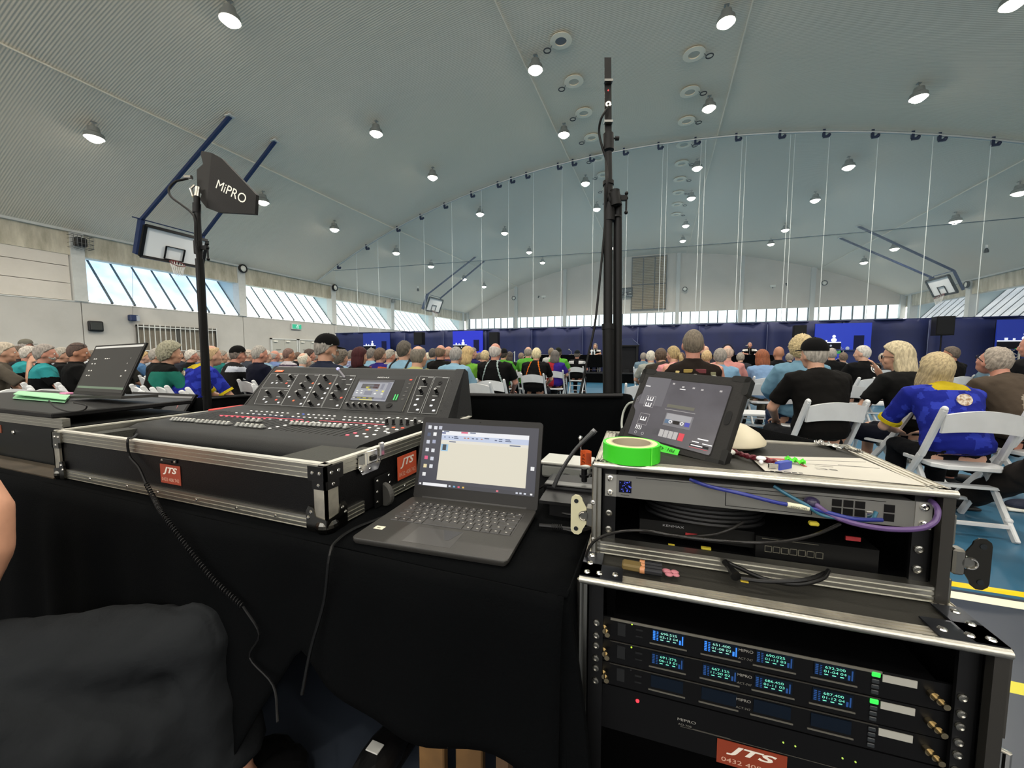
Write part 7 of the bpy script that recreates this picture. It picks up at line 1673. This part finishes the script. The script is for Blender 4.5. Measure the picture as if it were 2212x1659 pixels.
g = G(); g.loft([bk, [p - nA * .028 for p in bk]]); g.done('rear_grip', mat('#1f1e1d', .5), an)
ux_ = (A3[2] - A3[0]); tx_ = (ap(528, 430, 2.24) - ap(468, 397, 2.33)); tx_ = (tx_ - nA * tx_.dot(nA)); cc_ = (ap(498, 413, 2.28)); cc_ = cc_ - nA * (cc_ - c0).dot(nA)
upt = nA.cross(tx_).normalized()
if upt.z < 0: upt = -upt
text('MiPRO', an, cc_ + nA * .0008, tx_, upt, .052, WHITEP, width=tx_.length * 1.08, bold=0)
g = G(); p = ap(414, 383, 2.38); g.cyl(p, p - RGT * .04, .012); g.cyl(ap(425, 425, 2.36), ap(428, 405, 2.37), .014); g.tube([ap(418, 425, 2.36), ap(412, 408, 2.37), ap(420, 400, 2.38)], .008, 8); g.done('connector', CHROME, an)
t = thing('antenna_cable', 'black coaxial cable curving down from the paddle antenna', 'cable', tuple(at_d(400, 388, 2.38)))
g = G(); g.tube([at_d(413, 384, 2.38), at_d(396, 388, 2.38), at_d(378, 393, 2.37), at_d(365, 408, 2.36), at_d(370, 425, 2.35), at_d(392, 442, 2.34), at_d(412, 458, 2.33), at_d(421, 475, 2.32), at_d(422, 520, 2.32), at_d(427, 560, 2.32), at_d(434, 700, 2.32), at_d(438, 855, 2.32)], .0065, 8, sm=6); g.done('lead', STM, t, sm=True, world=True)
# right pair of poles
D2 = 2.3
q0 = at_d(1317, 860, D2)
t = thing('antenna_stand', 'tall black stand of two parallel poles rising in front of the stage', 'stand', (q0.x, q0.y, 0))
g = G(); g.cyl((q0.x + .01, q0.y, .3), at_d(1313, 705, D2), .032, n=18); g.cyl(at_d(1313, 700, D2), at_d(1313, 712, D2), .035, n=18); g.cyl(at_d(1313, 705, D2), at_d(1314, 400, D2), .026, n=18); g.cyl(at_d(1314, 400, D2), at_d(1314, 392, D2), .032, n=18); g.done('main_tube', STM, t, sm=True, world=True)
g = G(); g.cyl((at_d(1338, 860, D2 + .02) - Vector((0, 0, .6))), at_d(1334, 440, D2 + .02), .026, n=18); g.cyl(at_d(1330, 468, D2 + .02), at_d(1330, 472, D2 + .02), .034); g.done('second_tube', mat('#0c0c0c', .5), t, sm=True, world=True)
g = G(); g.cyl(at_d(1316, 470, D2), at_d(1314, 330, D2), .021, n=16); g.cyl(at_d(1315, 325, D2), at_d(1314, 290, D2), .03, n=16); g.cyl(at_d(1316, 478, D2), at_d(1316, 440, D2), .032, n=16); g.done('upper_tube', mat('#0a0a0a', .5), t, sm=True, world=True)
g = G(); g.ball(at_d(1325, 430, D2 - .02), .045, (1, .6, 1.1)); g.cyl(at_d(1326, 418, D2 - .02), at_d(1330, 445, D2 - .02), .035); g.done('hinge_block', STM, t, sm=True, world=True)
clamp(t, at_d(1328, 428, D2 - .02), 1, .9)
g = G(); p = at_d(1322, 299, D2); g.cyl(p, p + RGT * .03, .005); g.cyl(p + RGT * .02, p + RGT * .04, .012); g.done('knob', BLACK, t, world=True)
for k in range(3):
    a = k * 2.094 + 1.1; g = G(); g.bar((q0.x, q0.y, .85), (q0.x + .5 * math.cos(a), q0.y + .5 * math.sin(a), .012), .025, .025); g.done('leg', STM, t, world=True)
an = thing('paddle_antenna', 'black paddle antenna seen edge on atop the tall twin pole stand', 'antenna', tuple(at_d(1314, 290, D2)))
pt, pb = at_d(1313, 124, D2), at_d(1314, 290, D2)
fw = Vector((pt.x, pt.y, 0)).normalized()
g = G(); q = [pt + fw * .05, pt + fw * .0, pb + Vector((0, 0, .0)), pb + fw * .1, (pt + pb) / 2 + fw * .3, pt.lerp(pb, .3) + fw * .3]
g.loft([[p - RGT * .02 for p in q], [p + RGT * .02 for p in q]]); g.done('paddle_board', mat('#121111', .5), an, world=True)
for y in (176, 264):
    g = G(); a = at_d(1314, y, D2 - .012); g.bar(a - RGT * .024, a + RGT * .024, .03, .012); g.done('bracket', mat('#8a8a86', .3, .8), an, world=True)
g = G(); g.ball(at_d(1314, 195, D2 - .012), .004); g.done('red_light', mat('#ff4a4a', emit=1.5), an, world=True)
g = G(); g.lathe([(.006, 0), (.016, 0), (.016, .012), (.006, .012)], at_d(1314, 227, D2 - .006), -fw, 16, close=True); g.done('connector', CHROME, an, world=True)
t = thing('antenna_cable', 'long black cable drooping beside the twin pole stand', 'cable', tuple(at_d(1314, 232, D2 - .03)))
g = G(); g.tube([at_d(1315, 230, D2 - .03), at_d(1308, 240, D2 - .04), at_d(1298, 258, D2 - .03), at_d(1294, 285, D2), at_d(1300, 315, D2), at_d(1308, 340, D2), at_d(1312, 370, D2 - .03), at_d(1311, 400, D2 - .05), at_d(1307, 480, D2), at_d(1296, 600, D2), at_d(1285, 700, D2), at_d(1268, 780, D2), at_d(1252, 855, D2)], .007, 8, sm=6); g.done('lead', STM, t, sm=True, world=True)

# ---- left end of the desk
t = thing('road_case', 'worn black road case with metal corner and orange stickers at far left', 'case', (-2.6, .76, ZT))
g = G(); g.bb((-.75, 0, .0), (.55, .42, .15)); g.done('case_body', mat('#0e1010', .5), t)
g = G(); extrusion(g, (-.36, -.003, .145), (.55, -.003, .145), (0, -1, 0), (0, 0, 1), .036); g.done('edge_profile', ALU, t)
g = G(); g.bb((-.75, -.008, .13), (-.36, .02, .18)); g.bb((-.50, -.008, .04), (-.43, .0, .15)); g.done('corner_angle', mat('#8a8676', .45, .7, nz=.4, nscale=20), t)
g = G(); g.bb((-.58, -.012, -.0), (-.36, .0, .055)); g.done('latch_dish', mat('#6d6b5e', .4, .7, nz=.5, nscale=25), t)
g = G(); g.tube([(-.44, -.022, .065), (-.325, -.022, .065), (-.315, -.022, .055), (-.315, -.022, -.0)], .012, 10); g.done('handle', mat('#a9a595', .3, .9), t)
g = G()
for x in (-.46, -.30, .17): rivet(g, (x, -.002, .105), (0, -1, 0), .009)
g.done('rivets', CHROME, t)
g = G(); g.bb((-.22, -.002, .095), (.07, .0, .128)); s1 = g.done('sticker', mat('#7c3a1e', .7, nz=.4, nscale=60), t); g = G(); g.bb((-.14, -.002, .0), (-.08, .0, .09)); g.done('sticker', mat('#a8402c', .6, nz=.2, nscale=40), t)
g = G(); g.bb((-.06, -.03, .0), (.0, -.005, .012)); g.done('yellow_tag', mat('#8a7a2c', .6), t)
t = thing('desk_board', 'brown varnished board edge under the left road case', 'board', (-2.3, .7, ZT)); g = G(); g.bb((-.35, -.03, -.0), (.4, .05, .004)); g.done('board', mat('#4d4438', .35, nz=.4, nscale=12), t)
t = thing('laptop_stand_tray', 'black tray top on the left road case', 'tray', (-2.6, .8, ZT + .181)); g = G(); g.bb((-.9, -.05, 0), (.5, .42, .02), .004); g.done('tray', mat('#131314', .45), t)
l2 = thing('laptop', 'open dark laptop on the left road case, screen with small text', 'laptop', tuple(Vector((at_y(150, 855, 1.0).x, .98, ZT + .202))), R_(-12))
BL, BR, TRr, TL_ = at_y(158, 850, 1.02), at_y(262, 857, 1.02), at_y(317, 740, 1.12), at_y(207, 747, 1.12)
I2 = wm(l2).inverted(); q = [I2 @ p for p in (BL, BR, TRr, TL_)]; n2 = (q[1] - q[0]).cross(q[3] - q[0]).normalized()
if (wm(l2).to_3x3() @ n2).dot(FWD) > 0: n2 = -n2
g = G(); g.loft([q, [p - n2 * .008 for p in q]]); g.done('lid', mat('#161616', .45), l2)
def q2(u, v, o): return (q[0] * (1 - u) + q[1] * u) * (1 - v) + (q[3] * (1 - u) + q[2] * u) * v + n2 * o
def q2r(a, b_, c_, d, o, m_, nm): g = G(); s_ = [q2(a, b_, o), q2(c_, b_, o), q2(c_, d, o), q2(a, d, o)]; g.loft([s_, [p + n2 * .0004 for p in s_]]); return g.done(nm, m_, l2)
q2r(.03, .06, .97, .93, .0004, mat('#26241f', emit=1), 'screen'); q2r(.03, .93, .97, .97, .0006, mat('#9a9a96', emit=.8), 'title_bar'); q2r(.03, .12, .97, .16, .0008, mat('#4a5a4a', emit=.7), 'screen_band')
for v, us in ((.70, (.1, .14, .33, .37, .41, .48, .55, .72, .82)), (.60, (.1, .16, .33, .37, .46, .50, .80)), (.46, (.1, .15, .36, .40, .46, .50, .54, .84)), (.36, (.1, .15, .36, .41, .48, .51, .55, .80))):
    for u in us: q2r(u, v, u + .025, v + .02, .0008, mat('#a8a6a0', emit=.8), 'screen_text')
g = G(); a, b_ = I2 @ at_y(150, 860, 1.0), I2 @ at_y(262, 862, 1.0)
g.loft([[a, b_, b_ + Vector((.02, .12, 0)) - Vector((0, .36, 0)) * 0, a + Vector((.0, .1, 0))], [p + Vector((0, 0, .012)) for p in (a, b_, b_ + Vector((.02, .12, 0)), a + Vector((0, .1, 0)))]]); g.done('base', SLATE, l2)
t = thing('green_folder', 'pale green paper folder lying open left of the dark laptop', 'folder', tuple(Vector((at_y(90, 862, .95)))))
g = G(); a, b_, c_, d = at_y(28, 868, .92), at_y(140, 866, .92), at_y(150, 852, 1.05), at_y(40, 858, 1.05)
for p in (a, b_, c_, d): p.z = ZT + .205
g.loft([[a, b_, c_, d], [p + Vector((0, 0, .004)) for p in (a, b_, c_, d)]]); e = [p + Vector((.01, .0, .012)) for p in (a, b_, c_, d)]; e[0].z += .008; g.loft([e, [p + Vector((0, 0, .003)) for p in e]]); g.done('folder_sheets', mat('#8fc79a', .6), t, world=True)
g = G(); p = c_ + Vector((.0, -.01, .02)); g.box(p, (.06, .03, .01), None, .003); g.done('pink_note', mat('#c87aa0', .6), t, world=True)
t = thing('thin_cable', 'thin black lead looping down over the left road case edge', 'cable', tuple(at_y(115, 868, .74)))
g = G(); g.tube([at_y(106, 866, .74), at_y(120, 880, .735), at_y(150, 889, .735), at_y(180, 886, .735), at_y(186, 876, .735), at_y(160, 870, .74)], .0025, 6, sm=6); g.done('lead', BLACK, t, world=True)
BL, BR, TRr, TL_ = at_y(262, 918, 1.50), at_y(392, 888, 1.50), at_y(424, 852, 1.60), at_y(286, 846, 1.60)
t3 = thing('monitor', 'small tilted screen with a dull red window left of the console', 'monitor', tuple(Vector((BL.x, 1.5, ZT))))
I2 = wm(t3).inverted(); q = [I2 @ p for p in (at_y(255, 925, 1.5), at_y(378, 925, 1.5), TRr, TL_)]; n2 = (q[1] - q[0]).cross(q[3] - q[0]).normalized()
if n2.dot(FWD) > 0: n2 = -n2
g = G(); g.loft([q, [p - n2 * .014 for p in q]]); g.done('frame', mat('#151516', .4), t3)
def q3r(a, b_, c_, d, o, m_, nm): g = G(); s_ = [q2(a, b_, o), q2(c_, b_, o), q2(c_, d, o), q2(a, d, o)]; g.loft([s_, [p + n2 * .0004 for p in s_]]); return g.done(nm, m_, t3)
q3r(.03, .0, .97, .93, .0006, mat('#2a2b2c', emit=1), 'screen'); q3r(.03, .88, .97, .93, .0008, mat('#6a6a68', emit=.7), 'menu_bar'); q3r(.18, .0, .84, .72, .001, mat('#8a4a48', emit=.9), 'red_window')
g = G(); g.tube([q2(.5, .2, -.014), q2(.5, .2, -.1), Vector((q2(.5, .2, -.12).x, q2(.5, .2, -.12).y, 0.005))], .01, 6); g.bb(Vector((q2(.5, 0, 0).x - .1, q2(.5, 0, 0).y - .05, 0)), Vector((q2(.5, 0, 0).x + .1, q2(.5, 0, 0).y + .12, .008))); g.done('stand', BLACK, t3)

# ================================================================== people cut by the frame
SKA = sk('#d8a184')
t = thing('person', 'seated person in dark grey trousers at lower left, bare arm in view', 'person', (-1.5, .2, 0))
TI = Matrix.Translation((1.5, -.2, 0))
g = G()
kn1 = at_d(450, 1372, 1.0); hip = at_d(20, 1455, .95); hip = hip + (hip - kn1) * .25; kn2 = at_d(330, 1560, .95); hip2 = hip + Vector((.02, -.17, -.02))
sh1 = Vector((kn1.x + .05, kn1.y + .02, .09)); sh2 = Vector((kn2.x + .06, kn2.y + .12, .09))
def legs(rs, end):
    for a, k_, s_ in ((hip, kn1, sh1), (hip2, kn2, sh2)):
        g.tube([a, a.lerp(k_, .5), k_, k_.lerp(s_, end)], rs, 14); g.ball(k_, rs[2])
legs([.095, .085, .062, .038], 1.0)
for s_ in (sh1, sh2): g.ball(s_ + Vector((.04, .04, -.045)), 1, (.08, .09, .04))
base_ = hip + Vector((-.10, -.06, 0)); T, sh, nk, hc, el, hd = joints('up'); MM = Matrix.Translation((base_.x, base_.y, hip.z - .52)) @ Matrix.Rotation(R_(-60), 4, 'Z')
R3 = MM.to_3x3(); g.loft([ell(MM @ p, R3 @ a, w, d, R3 @ Vector((1, 0, 0))) for p, a, w, d in T]); g.tube([MM @ nk, MM @ hc], [.06, .058], 12); g.ball(MM @ hc, 1, (.08, .1, .12))
arm = [MM @ (sh + Vector((.17, 0, 0))), at_d(-140, 930, 1.0), at_d(-52, 1110, 1.0), at_d(-46, 1200, .99), at_d(-66, 1275, .97), at_d(-160, 1340, .95)]
g.tube(arm, [.06, .064, .066, .060, .045, .03], 14); hand(g, arm[-1], arm[-1] - arm[-2], 1)
link('body', withmat(remesh(g, 'body', .012), [SKA]), t, TI)
g = G(); legs([.125, .112, .088, .07], .85); g.ball(hip + Vector((-.08, -.08, 0)), .16)
link('trousers', withmat(remesh(g, 'trousers', .015, .035, .11), [mat('#1d1f21', .9, spec=.1, bump=.2, bscale=90)]), t, TI)
g = G(); g.loft([ell(MM @ p, R3 @ a, w + .02, d + .02, R3 @ Vector((1, 0, 0))) for p, a, w, d in T[:-1]]); g.tube([arm[0], arm[0].lerp(arm[1], .8)], [.085, .08], 14); link('shirt', withmat(remesh(g, 'shirt', .016, .02), [mat('#1c1d22', .9)]), t, TI)
g = G(); g.ball(MM @ hc + Vector((0, 0, .02)), 1, (.088, .108, .118)); g.done('hair', hairmat('#57493c'), t, world=True)
for s_ in (sh1, sh2):
    g = G(); g.ball(s_ + Vector((.05, .05, -.04)), 1, (.09, .1, .045)); g.box(s_ + Vector((.05, .05, -.078)), (.16, .17, .02), None, .006); g.done('shoe', DARKM, t, world=True)
t = thing('folding_chair', 'chair under the seated person at lower left', 'chair', (base_.x, base_.y, 0), R_(-60)); t.scale.z = max(.9, (hip.z - .09) / .46)
for nm, me in CHM: link(nm, me, t)
t = thing('khaki_bag', 'khaki cloth bag on the dark floor at the bottom left', 'bag', (-.62, .36, 0)); p = at_d(300, 1640, 1.15); t.location = (p.x, p.y, 0)
g = G(); g.loft([rrect(.2, .16, .05, z, 5, -.1 + i_, -.08 + i_) for z, i_ in ((0, .0), (.12, -.005), (p.z - .03, .01))] + [rrect(.14, .1, .04, p.z + .02, 5, -.07, -.05)]); g.done('bag_body', mat('#4a4220', .9, bump=.3, bscale=60), t)
g = G(); g.tube([(-.05, 0, p.z), (-.03, 0, p.z + .05), (.03, 0, p.z + .05), (.05, 0, p.z)], .008, 6); g.done('handle', mat('#2a2614', .9), t)
t = thing('black_shoe', 'black shoe with small white mark under the desk cloth', 'shoe', (0, 0, 0)); p = at_d(820, 1600, 1.12); t.location = (p.x, p.y, 0)
g = G(); g.ball((0, 0, .05), 1, (.055, .13, .05)); g.box((0, 0, .012), (.1, .26, .024), None, .008); g.done('upper', DARKM, t); g = G(); g.box((0, -.02, .102), (.04, .03, .004), None, .001); g.done('white_mark', mat('#b9b9b4', .6), t)
# right edge person: one leg stretched across
t = thing('person', 'person beyond the right edge, dark trouser leg stretched toward the racks', 'person', (2.38, 1.5, 0))
ft = at_z(2072, 1082, .06); kn = at_d(2270, 950, 2.35); hp_ = Vector((2.38, 1.5, .52))
kn.z = .52
g = G(); g.tube([hp_, kn], [.09, .065], 14); g.ball(kn, .065); g.tube([kn, kn.lerp(ft, .45), ft + (kn - ft).normalized() * .1], [.062, .056, .04], 14); g.ball(ft, 1, (.09, .05, .04)); g.loft([ell(Vector((2.40, 1.47, .5 + .12 * k)), Vector((0, 0, 1)), w, d) for k, (w, d) in enumerate(((.18, .13), (.17, .13), (.17, .12), (.19, .12), (.17, .09), (.06, .06)))]); g.tube([(2.40, 1.47, 1.08), (2.40, 1.5, 1.2)], .055, 12); g.ball((2.40, 1.51, 1.26), 1, (.08, .1, .12))
link('body', withmat(remesh(g, 'body', .013), [SKP]), t, Matrix.Translation((-2.38, -1.5, 0)))
g = G(); g.tube([hp_, kn], [.115, .095], 14); g.ball(kn, .095); g.tube([kn, kn.lerp(ft, .45), ft + (kn - ft).normalized() * .12], [.092, .085, .07], 14)
link('trousers', withmat(remesh(g, 'trousers', .015, .035, .11), [cloth('#2a2624')]), t, Matrix.Translation((-2.38, -1.5, 0)))
g = G(); g.loft([ell(Vector((2.40, 1.47, .5 + .12 * k)), Vector((0, 0, 1)), w, d) for k, (w, d) in enumerate(((.2, .15), (.19, .15), (.19, .14), (.21, .14), (.19, .11)))]); g.done('shirt', cloth('#33343a'), t, sm=True, world=True)
g = G(); g.ball(ft, 1, (.11, .055, .045)); g.box(ft + Vector((0, 0, -.045)), (.22, .09, .018), None, .005); g.done('shoe', mat('#1c1c1e', .6), t, world=True)
g = G(); g.ball((2.40, 1.50, 1.28), 1, (.086, .106, .12)); g.done('hair', hairmat('#6b5f52'), t, world=True)
p = at_z(2205, 1090, .05)
t = thing('shoe', 'white and navy trainer at the right edge of the picture', 'shoe', tuple(p)); g = G(); g.ball((0.03, 0, .0), 1, (.12, .055, .045)); g.done('upper', mat('#20263c', .7), t); g = G(); g.box((.03, 0, -.035), (.25, .1, .025), None, .01, 2); g.done('sole', WHITEP, t)
t = thing('drinks_cup', 'clear cup with yellow top on the floor under the jersey wearer chair', 'cup', tuple(at_z(1945, 1020, .0))); t.location.z = 0; g = G(); g.lathe([(.03, 0), (.04, .12)], n=14); g.done('cup', mat('#9fb0a4', .3), t); g = G(); g.lathe([(.001, .12), (.043, .12), (.04, .15), (.001, .15)], n=14); g.done('lid', mat('#8a9a3a', .5), t)
